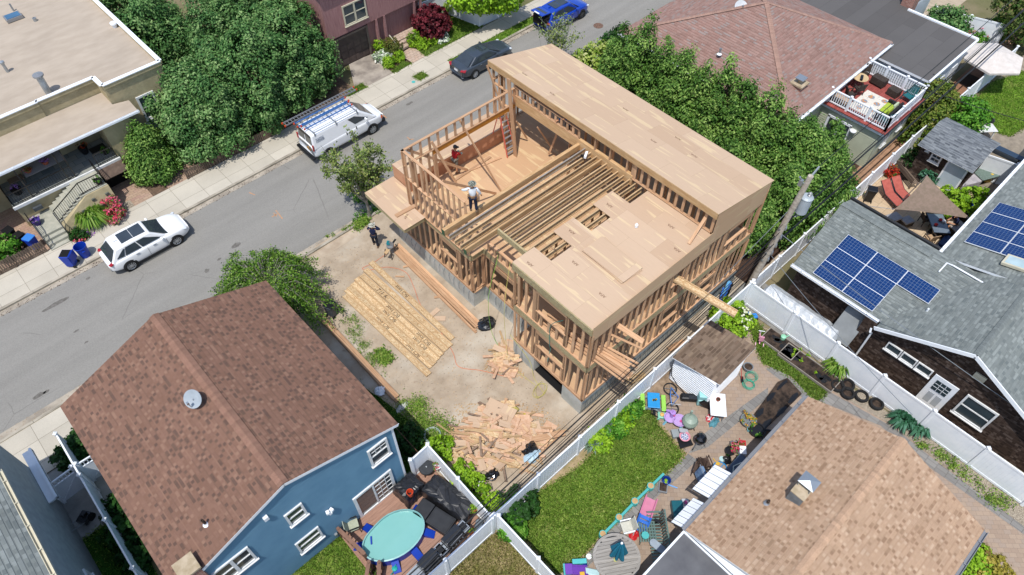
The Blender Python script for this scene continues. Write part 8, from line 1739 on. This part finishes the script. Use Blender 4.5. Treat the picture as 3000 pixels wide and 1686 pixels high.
for i in range(nx):
 for j in range(ny):mb.face([Pm[i][j],Pm[i+1][j],Pm[i+1][j+1],Pm[i][j+1]])
c=(26.81,5.46,0.9);one('tarpaulin','long silver-white tarpaulin draped over a frame behind the vinyl fence','tarpaulin',mb,M('silver_tarp',hx('d3d8dc'),hx('b4bcc3'),.35,4,bump=.3,bscale=6,spec=.5),(25.9,c[1]+.1,0),0)
# shade-sail patio behind the cedar house
A,B,C_=V3((37.9,5.66,2.9)),V3((34.75,5.7,2.3)),V3((37.05,2.4,2.4));mb=MB();n=10
def sp(i,j):
 u,v=i/n,j/n;w=1-u-v;p=A*w+B*u+C_*v;k=27*u*v*w;e=(u*v+v*w+u*w);cen=(A+B+C_)/3;return p+(cen-p)*(.12*(1-min(1,k*1.5)))*min(1,e*3)-V3((0,0,.25*k*.6))
for i in range(n):
 for j in range(n-i):
  mb.face([sp(i,j)-A,sp(i+1,j)-A,sp(i,j+1)-A])
  if i+j<n-1:mb.face([sp(i+1,j)-A,sp(i+1,j+1)-A,sp(i,j+1)-A])
t=T('shade_sail','brown triangular shade sail stretched over the patio table','shade sail',A);mb.build('sail',M('sail_cloth',hx('8f7b6c'),hx('80705f'),.9,6,big=.06),t)
mb=MB();mb.tube([B-A,B-A+(B-C_).normalized()*1.3],.015,5);mb.tube([(0,0,0),(.3,.5,-2.7)],.03,6);mb.build('rope',m_steel,t)
m_loung=M('salmon_sling',hx('c2675a'),hx('b05a4e'),.8,5)
for q,lb in(((38.06,6.85,0.4),'salmon red patio lounger nearest the vinyl fence'),((38.77,6.57,0.4),'salmon red patio lounger nearer the shade sail')):
 item('sun_lounger',lb,'lounger',g(q),R(245),(('sling',m_loung,lambda m_:(m_.hexa([(-.1,-.3,.36),(.95,-.3,.38),(.95,.3,.38),(-.1,.3,.36),(-.1,-.3,.4),(.95,-.3,.42),(.95,.3,.42),(-.1,.3,.4)]),m_.hexa([(-.85,-.3,.85),(-.1,-.3,.36),(-.1,.3,.36),(-.85,.3,.85),(-.85,-.3,.89),(-.1,-.3,.4),(-.1,.3,.4),(-.85,.3,.89)]))),('leg',m_blackm,lambda m_:[m_.beam((x,y,0),(x*.9,y,.38),.04,.04,up=(0,1,0))for x in(-.2,.85)for y in(-.3,.3)]),('rail',m_blackm,lambda m_:[m_.beam((-.85,y,.86),(-.1,y,.38),.04,.04)for y in(-.32,.32)]+[m_.beam((-.1,y,.38),(.98,y,.4),.04,.04)for y in(-.32,.32)])),group='salmon loungers on the patio')
item('patio_table','glass-topped patio table under the edge of the shade sail','table',g((37.5,3.68,0.72)),R(42),(('top',glass('table_glass',(.09,.11,.13,1),.08),lambda q_:q_.box(-.75,-.45,.7,.75,.45,.73)),('frame',m_blackm,lambda q_:(q_.box(-.78,-.48,.66,.78,-.43,.72),q_.box(-.78,.43,.66,.78,.48,.72),q_.box(-.78,-.43,.66,-.73,.43,.72),q_.box(.73,-.43,.66,.78,.43,.72))),('leg',m_blackm,lambda q_:[q_.beam((x,y,0),(x,y,.68),.05,.05,up=(0,1,0))for x in(-.7,.7)for y in(-.4,.4)])))
for q,c_,lb in(((37.76,3.72,0.8),m_red,'red pot on the patio table, farther one'),((37.21,3.72,0.8),m_red,'dark red bowl on the patio table, nearer one'),((37.78,3.53,0.8),m_white,'white dish on the patio table')):mb=MB();mb.lathe([(.08,0),(.11,.08),(.06,.14),(0,.15)],n=12);one('table_pot',lb,'pot',mb,c_,(q[0],q[1],.735))
for q,rz,lb in(((37.68,4.4,0.4),-40,'striped metal chair at the patio table, left side'),((36.38,3.49,0.4),60,'tan sling chair on its own near the dark gutter'),((38.41,4.22,0.4),-130,'dark chair tucked under the shade sail behind the table')):chair(lb,g(q),R(rz),M('bronze_metal',hx('4f443c'),hx('3c342e'),.5,4)if 'bronze_metal' not in bpy.data.materials else bpy.data.materials['bronze_metal'],M('tan_sling',hx('c4a684'),hx('ae9070'),.8,6)if 'tan' in lb else None,slats=6 if 'striped' in lb else 0)
for q,d,lb in(((36.29,5.8,0.4),(1.1,.6,.36),'grey cushioned bench end beside the dark gutter'),((36.84,5.1,0.3),(.65,.55,.3),'grey cushioned footstool beside the grey bench'),((38.39,2.73,0.4),(.9,.8,.4),'grey wicker seat behind the seated person')):item('ottoman',lb,'seat',g(q),R(-20),(('base',M('wicker_dark',hx('4c443e'),hx('3b3530'),.8,12),lambda q_:q_.box(-d[0]/2,-d[1]/2,0,d[0]/2,d[1]/2,d[2])),('cushion',M('cushion_grey',hx('aaaaac'),hx('98989c'),.9,6),lambda q_:q_.box(-d[0]/2,-d[1]/2,d[2],d[0]/2,d[1]/2,d[2]+.12),bev(.04))))
bin_('blue wheeled bin at the edge of the bamboo hedge',g((40.33,2.83,0.5)),R(30),m_blue);bin_('black barbecue-like bin beside the cedar house roof end',g((37,7.69,0.3)),R(30),m_black);roundbin('grey tub beside the blue crates near the wing gutter',g((36.39,2.76,0.3)),m('a4b0b8'),None,.4,.2)
item('blue_crate','dark blue crate below the wing gutter of the cedar house','crate',g((36.82,2.69,0.3)),R(0),(('crate',m('1d3a6c'),lambda q_:q_.box(-.5,-.3,0,.5,.3,.5),bev(.03)),));item('white_chest','white cooler chest beside the grey tub on the patio','chest',g((35.91,2.96,0.3)),R(-10),(('chest',m('b6c4cc'),lambda q_:q_.box(-.3,-.2,0,.3,.2,.35),bev(.03)),))
item('garden_bench','pale slatted garden bench in front of the shed bed','bench',g((40.35,6.92,0.4)),R(-120),(('seat',m_oldw,lambda q_:[q_.beam((-.75,-.2+i*.1,.42),(.75,-.2+i*.1,.42),.08,.025)for i in range(5)]),('backrest',m_oldw,lambda q_:[q_.beam((-.75,-.28,.5+i*.1),(.75,-.28,.5+i*.1),.02,.08)for i in range(4)]),('leg',m_oldw,lambda q_:[q_.beam((x,y,0),(x,y,.42),.06,.06,up=(0,1,0))for x in(-.7,.7)for y in(-.22,.22)])))
item('planter_trough','dark wooden trough with soil and a lime tray before the shed','planter',g((41.88,7.46,0.2)),R(-75),(('trough',M('dark_timber',hx('6a5c50'),hx('4e443b'),.9,5),lambda q_:q_.box(-1.2,-.4,0,1.2,.4,.3)),('tray',m('9be07a'),lambda q_:q_.cbox((-.8,.1,.36),(.5,.2,.1)),bev(.03))))
item('cold_frame','green net and grey cloth covered frame beside the garden shed','frame',g((43.14,3.99,0.4)),R(-25),(('net',M('green_net',hx('7d8f88'),hx('66786f'),.8,14),lambda q_:q_.box(.0,-.5,.65,1.3,.5,.7)),('cloth',M('grey_cloth',hx('c2bdc2'),hx('a9a4aa'),.8,4),lambda q_:q_.box(-1.4,-.5,.1,0,.5,.66),bev(.06)),('pole',m_steel,lambda q_:[q_.tube([(x,y,0),(x,y,.75)],.025,5)for x in(-1.3,0,1.25)for y in(-.48,.48)])))
item('yellow_sack','yellow plastic crate standing against the vinyl fence by the shed','crate',g((44.01,3.33,0.3)),R(-25),(('crate',m('f0cc58'),lambda q_:q_.cbox((0,0,.35),(.6,.14,.65),0,0,.3),bev(.03)),))
item('boat_bench','long dark blue bench beyond the vinyl fence by the shed','bench',g((47.03,3.88,0.4)),R(-88),(('seat',m('34465c'),lambda q_:q_.box(-1.3,-.25,.4,1.3,.25,.46),bev(.02)),('leg',m_blackm,lambda q_:[q_.box(x,-.2,0,x+.08,.2,.4)for x in(-1.1,1.0)])))
item('white_bench_table','white slatted table beside the right-hand lawn','table',g((47.8,5.77,0.5)),R(-40),(('top',m_whitet,lambda q_:[q_.beam((-.8,-.4+i*.12,.72),(.8,-.4+i*.12,.72),.1,.03)for i in range(7)]),('leg',m_whitet,lambda q_:[q_.beam((x,y,0),(x*.9,y,.72),.07,.07,up=(0,1,0))for x in(-.7,.7)for y in(-.35,.35)])));chair('white garden chair with dark seat beside the slatted table',g((48.65,5.89,0.4)),R(120),m_whitet,m('4a4c50'))
item('motorhome','pale boxy camper with dark roof hatches at the right edge','camper',(43.5,-1.2,0),R(0),(('body',M('camper_white',hx('cfccc6'),hx('bfbcb6'),.5,2),lambda q_:q_.box(-2.0,-3.5,.4,3.0,3.1,2.4),bev(.12,2)),('hatch',m_black,lambda q_:[q_.box(x,y,2.4,x+.6,y+.9,2.5)for x,y in((-1.5,1.2),(-.3,.2))]),('strap',m_black,lambda q_:(q_.box(-1.9,2.0,2.402,2.9,2.2,2.42),q_.box(.6,-3.4,2.402,.8,3.0,2.415))),('roof_bar',m_steel,lambda q_:[q_.tube([(-1.7,2.7+i*.12,2.4),(-1.7,2.7+i*.12,2.7),(-.9,2.7+i*.12,2.7),(-.9,2.7+i*.12,2.4)],.025,5)for i in range(3)])))
# roof deck furniture and far right terrace
dz=3.03;D=lambda q:(q[0],q[1],dz)
m_wick=M('wicker_black',hx('2c2a2a'),hx('211f1f'),.8,14);m_lime=pl('lime_cushion','a9c03f',.9)
t=T('outdoor_rug','cream rug with coloured rosettes on the red roof deck','rug',(41.1,11.0,dz));mb=MB();mb.box(-1.1,-1.25,0,1.3,1.05,.012);mb.build('rug',M('rug_cream',hx('e4ddcf'),hx('a9adb0'),.95,9,lo=.55,hi=.7),t);mb=MB()
for i,(x,y)in enumerate(((-.7,.5),(.1,.6),(.8,.5),(-.4,-.2),(.4,-.1),(1.0,-.3),(-.8,-.8),(0,-.8),(.7,-.9))):mb.lathe([(.2,.013),(.2,.015),(.1,.015),(0,.016)],(x,y,0),14)
mb.build('rosette',M('rug_rosette',hx('d0925a'),hx('7f98ac'),.95,7,lo=.46,hi=.54),t)
item('corner_sofa','black wicker loveseat with lime cushions on the roof deck','sofa',(40.9,9.95,dz),R(90),(('frame',m_wick,lambda q_:(q_.box(-.45,-.85,0,.45,.85,.32),q_.box(-.45,-.85,.32,-.3,.85,.75),q_.box(-.3,-.85,.32,.45,-.7,.6),q_.box(-.3,.7,.32,.45,.85,.6))),('cushion',m_lime,lambda q_:(q_.box(-.28,-.66,.33,.42,-.02,.45),q_.box(-.28,.02,.33,.42,.66,.45)),bev(.05)),('pillow',pl('sage_cushion','c2cdaa',.9),lambda q_:(q_.cbox((-.2,-.35,.62),(.14,.55,.4),0,0,.25)),bev(.05)),('pillow',m_lime,lambda q_:(q_.cbox((-.2,.33,.62),(.14,.55,.4),0,0,.25)),bev(.05))))
item('bistro_table','round tan slatted bistro table on the roof deck','table',(42.2,12.7,dz),0,(('top',M('tan_slats',hx('d8bd92'),hx('c4a67a'),.7,4,stretch=(1,9,1)),lambda q_:q_.lathe([(.46,.68),(.48,.7),(.46,.73),(0,.73)],n=26)),('leg',m_blackm,lambda q_:[q_.beam((math.cos(a)*.35,math.sin(a)*.35,0),(math.cos(a)*.2,math.sin(a)*.2,.7),.03,.03)for a in(.5,2.1,3.7,5.2)])))
mb=MB();mb.cbox((0,0,.06),(.5,.16,.12));one('shoes','dark shape lying on the bistro table','object',mb,m_black,(42.05,12.6,dz+.73),.4)
m_bronze=M('dark_rattan',hx('4a4038'),hx('382f29'),.7,10)
for x,y,rz,lb in((41.5,12.3,60,'dark rattan chair at the bistro table, facing the rug'),(43.2,12.9,190,'dark rattan chair at the bistro table, against the railing'),(40.6,12.4,-40,'dark rattan chair beside the window on the roof deck')):chair(lb,(x,y,dz),R(rz),m_bronze,h=.42)
item('fire_table','black cabinet table against the railing of the roof deck','table',(43.35,11.9,dz),R(85),(('box',m_bronze,lambda q_:q_.box(-.45,-.28,.12,.45,.28,.55)),('leg',m_blackm,lambda q_:[q_.box(x,y,0,x+.06,y+.06,.12)for x in(-.42,.36)for y in(-.25,.19)])));item('side_table','small dark cube table on the roof deck near the railing','table',(43.1,10.7,dz),R(85),(('box',m_bronze,lambda q_:q_.box(-.35,-.28,.0,.35,.28,.45)),))
m_tealch=pl('teal_chair','2a6e74')
for x,y,rz,lb in((43.2,9.8,170,'teal slatted lounge chair in the corner of the roof deck'),(40.1,9.6,60,'teal slatted lounge chair behind the black loveseat')):chair(lb,(x,y,dz),R(rz),m_tealch,h=.34,slats=6,back=.65,w=.6)
item('deck_box','tan and navy storage lounger along the near railing of the deck','storage box',(39.95,12.6,dz),R(80),(('cushion',M('tan_cushion',hx('c9ab8c'),hx('b5977a'),.9,5),lambda q_:q_.box(-.6,-.28,.25,.5,.28,.4),bev(.04)),('box',m_wick,lambda q_:q_.box(-.6,-.3,0,.55,.3,.25))))
UP=(53.24,8.32,2.4);t=T('cream_parasol','open cream parasol over the terrace at the right edge','parasol',(UP[0],UP[1],0));mb=MB();R6=2.05
for i in range(6):a,b=i*math.pi/3+.3,(i+1)*math.pi/3+.3;mb.cr=rng.random();mb.face([(0,0,2.75),(math.cos(a)*R6,math.sin(a)*R6,2.2),(math.cos(b)*R6,math.sin(b)*R6,2.2)]);mb.face([(math.cos(a)*R6,math.sin(a)*R6,2.2),(math.cos(a)*R6,math.sin(a)*R6,2.06),(math.cos(b)*R6,math.sin(b)*R6,2.06),(math.cos(b)*R6,math.sin(b)*R6,2.2)])
mb.cr=None;mb.build('canopy',M('cream_cloth',hx('e4dbd2'),hx('d6cdc4'),.9,3,rv=.04),t);mb=MB();mb.tube([(0,0,0),(0,0,2.75)],.035,8);mb.build('pole',m_steel,t)
item('terrace_deck','brown decking with a dark mat beside the white building','deck',(52.6,8.6,0),0,(('boards',M('brown_decking',hx('a57a60'),hx('8a644e'),.8,3,stretch=(8,1,1)),lambda q_:q_.box(-1.5,-.6,0,3.8,.95,.12)),('mat',M('dark_mat',hx('4a3a30'),hx('3a2d25'),.9,3,stretch=(1,8,1)),lambda q_:q_.box(-.3,-.4,.121,1.3,.7,.13))));chair('dark chair behind the big cream parasol',(54.8,8.4,.12),R(200),m_blackm)
roundbin('black round pot at the corner of the white building',g((51.23,9.44,0.2)),m_black,None,.4,.3)
for q,r_,h,pm_,lf,lb in(((.4,41.3,2.75),.2,.2,m_terra,L_pink,'pink flowers hanging left on the stucco porch awning'),((1.4,41.3,2.8),.2,.2,m_terra,L_pur,'purple flowers hanging on the stucco porch awning'),((-.7,41.4,PF),.28,.35,m_black,L_pur,'purple potted plant at the left end of the stucco porch'),((3.6,42.2,PF),.25,.45,m_black,L_rpet,'tall dark pot of red flowers on the stucco porch'),((4.5,41.3,PF),.22,.25,m_black,L_green,'small pot of green leaves behind the porch railing'),((3.1,39.1,1.65),.22,.25,m_black,L_green,'black pot with a green plant at the top of the stucco stairs'),((-.85,39.6,.63),.24,.32,pl('purple_pot','4a3a8c'),L_pur,'purple pot of pink flowers on the stone landing')):pot(lb,q,r_,h,pm_,lf,9)
item('porch_bench','grey wooden bench at the left end of the stucco porch','bench',(-.4,42.2,PF),0,(('seat',m_oldw,lambda q_:q_.box(-.4,-.25,.35,.4,.25,.42)),('leg',m_oldw,lambda q_:[q_.box(x,y,0,x+.07,y+.07,.35)for x in(-.38,.3)for y in(-.23,.16)])));mb=MB();mb.cbox((0,0,.008),(.9,.6,.016));one('door_mat','black door mat at the right end of the stucco porch','mat',mb,m_black,(4.3,42.1,PF))
mb=MB();mb.cbox((0,0,.01),(.8,.5,.02));one('door_mat','black door mat on the porch of the red house','mat',mb,m_black,(25.7,41.9,.53))
chair('dark wicker chair in the gap between the evergreens',(13.6,47.1,0),R(-60),m_bronze)
mb=MB();mb.lathe([(.12,0),(.12,.35),(0,.36)],n=10);one('post_light','small dark lamp post beside the red house garage','lamp',mb,m_black,g((24.53,41.16,0.2)))
# people: one skinned body each, clothes and hair as children
def skinned(name,verts,edges,radii,mat,par,sub=1,extra=None):
 me=bpy.data.meshes.new(name);me.from_pydata([tuple(v)for v in verts],edges,[]);o=bpy.data.objects.new(name,me);C.objects.link(o)
 md=o.modifiers.new('skin','SKIN');md.use_smooth_shade=True;md.branch_smoothing=.4
 lay=me.skin_vertices[0].data if len(me.skin_vertices)else None
 for i,r in enumerate(radii):lay[i].radius=r if isinstance(r,tuple)else(r,r)
 lay[0].use_root=True
 s=o.modifiers.new('sub','SUBSURF');s.levels=sub;s.render_levels=sub
 dg=bpy.context.evaluated_depsgraph_get();dg.update();m2=bpy.data.meshes.new_from_object(o.evaluated_get(dg));bpy.data.objects.remove(o);bpy.data.meshes.remove(me)
 if extra:
  import bmesh
  bm=bmesh.new();bm.from_mesh(m2)
  for f in extra:f(bm)
  bm.to_mesh(m2);bm.free()
 m2.materials.clear();m2.materials.append(mat);q=bpy.data.objects.new(name,m2);C.objects.link(q);q.parent=par;MW[q.name]=MW[par.name];return q
m_skin=M('skin',hx('d39c78'),hx('c08a66'),.6,6,big=.05)
def person(label,loc,rz,J,shirt,pants,shoes,hat=None,hair=None,short=False,sleeve=True,seat=False,extra=()):
 """J: joints pelvis, chest, neck, head, then L/R shoulder, elbow, wrist, hip, knee, ankle, toe (metres, x forward)"""
 t=T('person',label,'person',loc,rz);v={k:V3(p)for k,p in J.items()}
 keys=['pelvis','chest','neck','head']+[s+k for s in 'LR' for k in('sh','el','wr','hip','kn','an','toe')]
 V=[v[k]for k in keys];ix={k:i for i,k in enumerate(keys)}
 Rr={'pelvis':.1,'chest':(.09,.07),'neck':.05,'head':.07,'sh':.035,'el':.045,'wr':.032,'hip':.095,'kn':.062,'an':.042,'toe':.035}
 rad=[Rr.get(k,Rr.get(k[1:]))for k in keys]
 E=[('pelvis','chest'),('chest','neck'),('neck','head')]
 for s in 'LR':E+=[('chest',s+'sh'),(s+'sh',s+'el'),(s+'el',s+'wr'),('pelvis',s+'hip'),(s+'hip',s+'kn'),(s+'kn',s+'an'),(s+'an',s+'toe')]
 E=[(ix[a],ix[b])for a,b in E]
 for s in 'LR':
  w=v[s+'wr'];d=(w-v[s+'el']).normalized();sd=d.cross(V3((0,0,1)));sd=(sd if sd.length>.1 else V3((0,1,0))).normalized();nn=sd.cross(d)
  p=len(V);V.append(w+d*.07);rad.append((.04,.018));E.append((ix[s+'wr'],p))
  for k,(o,l)in enumerate(((-.033,.075),(-.011,.085),(.011,.08),(.031,.062))):
   a=len(V);V+=[w+d*.1+sd*o,w+d*(.1+l*.6)+sd*o*1.1-nn*.01,w+d*(.1+l)+sd*o*1.1-nn*.03];rad+=[.0105,.0095,.008];E+=[(p,a),(a,a+1),(a+1,a+2)]
  a=len(V);V+=[w+d*.05+sd*.045*(1 if s=='L' else-1),w+d*.09+sd*.07*(1 if s=='L' else-1)];rad+=[.011,.009];E+=[(p,a),(a,a+1)]
 hd=v['head'];fw=V3(J.get('look',(1,0,0))).normalized()if 'look' in J else V3((1,0,0));sdv=V3((0,0,1)).cross(fw).normalized()
 def headgeo(bm):
  import bmesh
  for c,r,sc in((hd+V3((0,0,.06)),.1,(1.05,.82,1.22)),(hd+fw*.105+V3((0,0,.035)),.02,(1,.8,1.2)),(hd+sdv*.088+V3((0,0,.045)),.026,(.7,.4,1.2)),(hd-sdv*.088+V3((0,0,.045)),.026,(.7,.4,1.2)),(hd+fw*.08-V3((0,0,.035)),.032,(.8,1,.5)),(hd+fw*.09+sdv*.035+V3((0,0,.07)),.014,(.6,1,.7)),(hd+fw*.09-sdv*.035+V3((0,0,.07)),.014,(.6,1,.7))):
   m=Matrix.Translation(c)@Matrix(((fw.x,sdv.x,0),(fw.y,sdv.y,0),(0,0,1))).to_4x4()@Matrix.Diagonal((*sc,1));bmesh.ops.create_uvsphere(bm,u_segments=14,v_segments=10,radius=r,matrix=m)
 skinned('body',V,E,rad,m_skin,t,1,[headgeo])
 def sub_(name,ks,es,grow,mat):
  vv=[v[k]if isinstance(k,str)else k for k in ks];rr=[]
  for k in[q_ if isinstance(q_,str)else 'neckbase' for q_ in ks]:
   r=.085 if k=='neckbase' else grow.get(k,grow.get(k[1:],0))or Rr.get(k,Rr.get(k[1:]))+.018;rr.append(r)
  return skinned(name,vv,es,rr,mat,t)
 ks=['pelvis','chest','Lsh','Lel','Lwr','Rsh','Rel','Rwr'];es=[(0,1),(1,2),(2,3),(3,4),(1,5),(5,6),(6,7)]
 if not sleeve:ks=['pelvis','chest','Lsh','Lel','Rsh','Rel'];es=[(0,1),(1,2),(2,3),(1,4),(4,5)]
 sub_('shirt',ks+[v['chest'].lerp(v['neck'],.8)],es+[(1,len(ks))],{'pelvis':(.165,.135),'chest':(.185,.135),'sh':.09,'el':.068,'wr':.05},shirt)
 ks=['pelvis','Lhip','Lkn','Lan','Rhip','Rkn','Ran'];es=[(0,1),(1,2),(2,3),(0,4),(4,5),(5,6)]
 if short:ks=['pelvis','Lhip','Lkn','Rhip','Rkn'];es=[(0,1),(1,2),(0,3),(3,4)]
 sub_('trousers',ks,es,{'pelvis':(.15,.125),'hip':.115,'kn':.085,'an':.065},pants)
 for s in 'LR':
  a,b=v[s+'an'],v[s+'toe'];mb=MB();d=(b-a);d.z=0;d=d.normalized();mb.beam(V3((a.x,a.y,b.z-.0))-d*.09,V3((b.x,b.y,b.z))+d*.07,.1,.09);mb.build('shoe',shoes,t,mods=bev(.03,2))
 mb=MB()
 if hat:
  c=hd+V3((0,0,.11))
  if hat[1]=='brim':mb.lathe([(.19,0),(.19,.015),(.115,.03),(.11,.1),(.06,.125),(0,.13)],c,16)
  else:mb.lathe([(.112,-.02),(.112,.05),(.08,.1),(0,.12)],c,14);mb.cbox(c+fw*.13+V3((0,0,.0)),(.14,.15,.015),math.atan2(fw.y,fw.x))
  mb.build('hat',hat[0],t)
 if hair:mb=MB();mb.lathe([(.09,-.06),(.112,.0),(.1,.08),(.06,.12),(0,.13)],hd+V3((0,0,.07))-fw*.025,14);mb.build('hair',hair,t,smooth=True)
 for nm,mat,f in extra:mb=MB();f(mb,v);mb.build(nm,mat,t)
 return t
def stand(lean=0,Lw=(.2,.3,1.0),Rw=(.2,-.3,1.0),Lk=None,step=.0,h=1.0,Le=None,Re=None,look=(1,0,-.2)):
 q=dict(pelvis=(0,0,.95),chest=(lean*.5,0,1.3),neck=(lean*.8,0,1.5),head=(lean+.02,0,1.58),Lsh=(lean*.6,.19,1.42),Rsh=(lean*.6,-.19,1.42),Lhip=(0,.1,.9),Rhip=(0,-.1,.9),Lkn=(step*.6+.03,.12,.5),Rkn=(-step*.3+.03,-.12,.5),Lan=(step,.13,.09),Ran=(-step*.7,-.13,.09),Ltoe=(step+.16,.15,.05),Rtoe=(-step*.7+.16,-.15,.05),Lwr=Lw,Rwr=Rw,look=look)
 for s,W in(('L',Lw),('R',Rw)):
  sh=V3(q[s+'sh']);w=V3(W);m=sh.lerp(w,.5);L=(w-sh).length;q[s+'el']=(Le if s=='L' else Re)or m+V3((-.08,.09 if s=='L' else-.09,-.12))*max(.15,1.15-L*1.7)
 return q
m_denim=M('navy_trousers',hx('27304a'),hx('1d2438'),.85,12);m_boot=M('tan_boot',hx('8d7560'),hx('6d5a4a'),.8,8);m_navy=M('navy_shirt',hx('1e2a4e'),hx('18213f'),.85,6);m_camo=M('camouflage',hx('a0a396'),hx('55584f'),.9,14,lo=.47,hi=.53);m_leather=M('tool_leather',hx('a58464'),hx('6b4f3a'),.8,9)
person('worker in white shirt and grey camouflage hat standing on the long beam',HL((0.76,8.4,7.2)),R(50),stand(.02,(.28,.5,1.12),(.12,-.36,.95),step=.06,look=(1,.1,-.3)),M('white_shirt',hx('eef1f3',.85),hx('dde2e6',.85),.8,5),m_denim,m_boot,(m_camo,'brim'),None,extra=(('tool_belt',m_leather,lambda m,v:(m.lathe([(.17,-.04),(.175,.05)],v['pelvis']+V3((0,0,.04)),14),m.cbox(v['pelvis']+V3((-.05,-.22,-.06)),(.18,.1,.24)),m.cbox(v['pelvis']+V3((.02,.2,-.05)),(.14,.09,.2)))),('hammer',m_steel,lambda m,v:(m.tube([v['pelvis']+V3((.0,-.28,.05)),v['pelvis']+V3((-.05,-.3,-.3))],.015,5),m.cbox(v['pelvis']+V3((0,-.28,.06)),(.14,.04,.04))))))
person('worker in red long-sleeved shirt and black cap inside the framed front room',HL((3.69,13.56,4.28)),R(10),stand(.08,(.38,.12,1.1),(.38,-.1,1.05),step=.12,look=(.8,-.6,-.3)),M('red_shirt',hx('c41f28'),hx('a8161f'),.8,6),M('grey_shorts',hx('8d8578'),hx('756d62'),.85,6),m_boot,(m_black,'cap'),None,short=True,extra=(('gloves',M('work_glove',hx('c8cdbd'),hx('8fa07a'),.8,9),lambda m,v:[m.cbox(v[k]+V3((.05,0,0)),(.14,.1,.07))for k in('Lwr','Rwr')]),))
person('man in navy shirt and pale bucket hat standing on the dirt, phone at ear',(12.8,25.25,0),R(48),stand(.05,(.25,.1,1.55),(.2,-.14,1.5),step=.16,Re=(.12,-.42,1.28),Le=(.2,.3,1.25),look=(.9,-.3,-.2)),m_navy,M('dark_jeans',hx('232c3c'),hx('1a212e'),.85,8),m_boot,(M('pale_camo',hx('c9c7ba'),hx('8f9186'),.9,16,lo=.46,hi=.54),'brim'),None,extra=(('phone',m_white,lambda m,v:m.cbox(v['Rwr']+V3((.06,.02,.1)),(.03,.07,.15))),))
person('worker in bright blue shirt reaching over the ladder framing under the high roof',HL((8.35,9.7,6.35)),R(172),stand(.25,(.55,.25,1.7),(.5,-.3,1.3),look=(1,0,-.2)),M('bright_blue_shirt',hx('1f7fd0'),hx('1a6cb4'),.8,6),m_denim,m_boot,None,M('dark_hair',hx('2c2018'),hx('1d1510'),.7,9))
q=dict(pelvis=(0,0,.5),chest=(.1,0,.86),neck=(.2,0,1.04),head=(.26,0,1.1),Lsh=(.13,.17,.97),Rsh=(.13,-.17,.97),Lel=(.2,.28,.7),Rel=(.2,-.28,.7),Lwr=(.42,.18,.72),Rwr=(.42,-.16,.74),Lhip=(.02,.1,.48),Rhip=(.02,-.1,.48),Lkn=(.46,.14,.5),Rkn=(.46,-.13,.5),Lan=(.44,.14,.1),Ran=(.5,-.13,.1),Ltoe=(.58,.15,.05),Rtoe=(.64,-.14,.05),look=(1,0,-.4))
person('seated dark-haired person in a navy top at the patio table under the sail',(38.48,3.01,0),R(140),q,m_navy,M('pale_shorts',hx('c9b6a4'),hx('b3a08e'),.85,8),m_boot,None,M('black_hair',hx('201a18'),hx('15100f'),.6,9),short=True,sleeve=False)
# camera, sun, sky
p,y=R(52.11),R(46.9)
F=V3((math.cos(y)*math.cos(p),math.sin(y)*math.cos(p),-math.sin(p)));Rt=V3((math.sin(y),-math.cos(y),0));Up=Rt.cross(F)
cam=bpy.data.cameras.new('camera');co=bpy.data.objects.new('camera',cam);C.objects.link(co)
cam.sensor_width=36;cam.lens=24.9;cam.clip_end=600
m=Matrix((Rt,Up,-F)).transposed().to_4x4();m.translation=(0,0,31);co.matrix_world=m
S=bpy.context.scene;S.camera=co
sun=bpy.data.lights.new('sun','SUN');so=bpy.data.objects.new('sun',sun);C.objects.link(so)
sun.energy=3.25;sun.angle=R(.5);sun.color=(1,.97,.92)
so.rotation_euler=V3((.36,.2,-1)).to_track_quat('-Z','Y').to_euler()
w=bpy.data.worlds.new('World');S.world=w;w.use_nodes=True;nt=w.node_tree
sk=nt.nodes.new('ShaderNodeTexSky');sk.sky_type='NISHITA';sk.sun_disc=False
sk.sun_elevation=R(67.6);sk.sun_rotation=R(241)
nt.links.new(sk.outputs[0],nt.nodes['Background'].inputs[0]);nt.nodes['Background'].inputs[1].default_value=.15
S.view_settings.view_transform='Standard';S.view_settings.look='None';S.view_settings.exposure=.36;S.view_settings.gamma=1
S.cycles.max_bounces=6;S.cycles.transparent_max_bounces=6
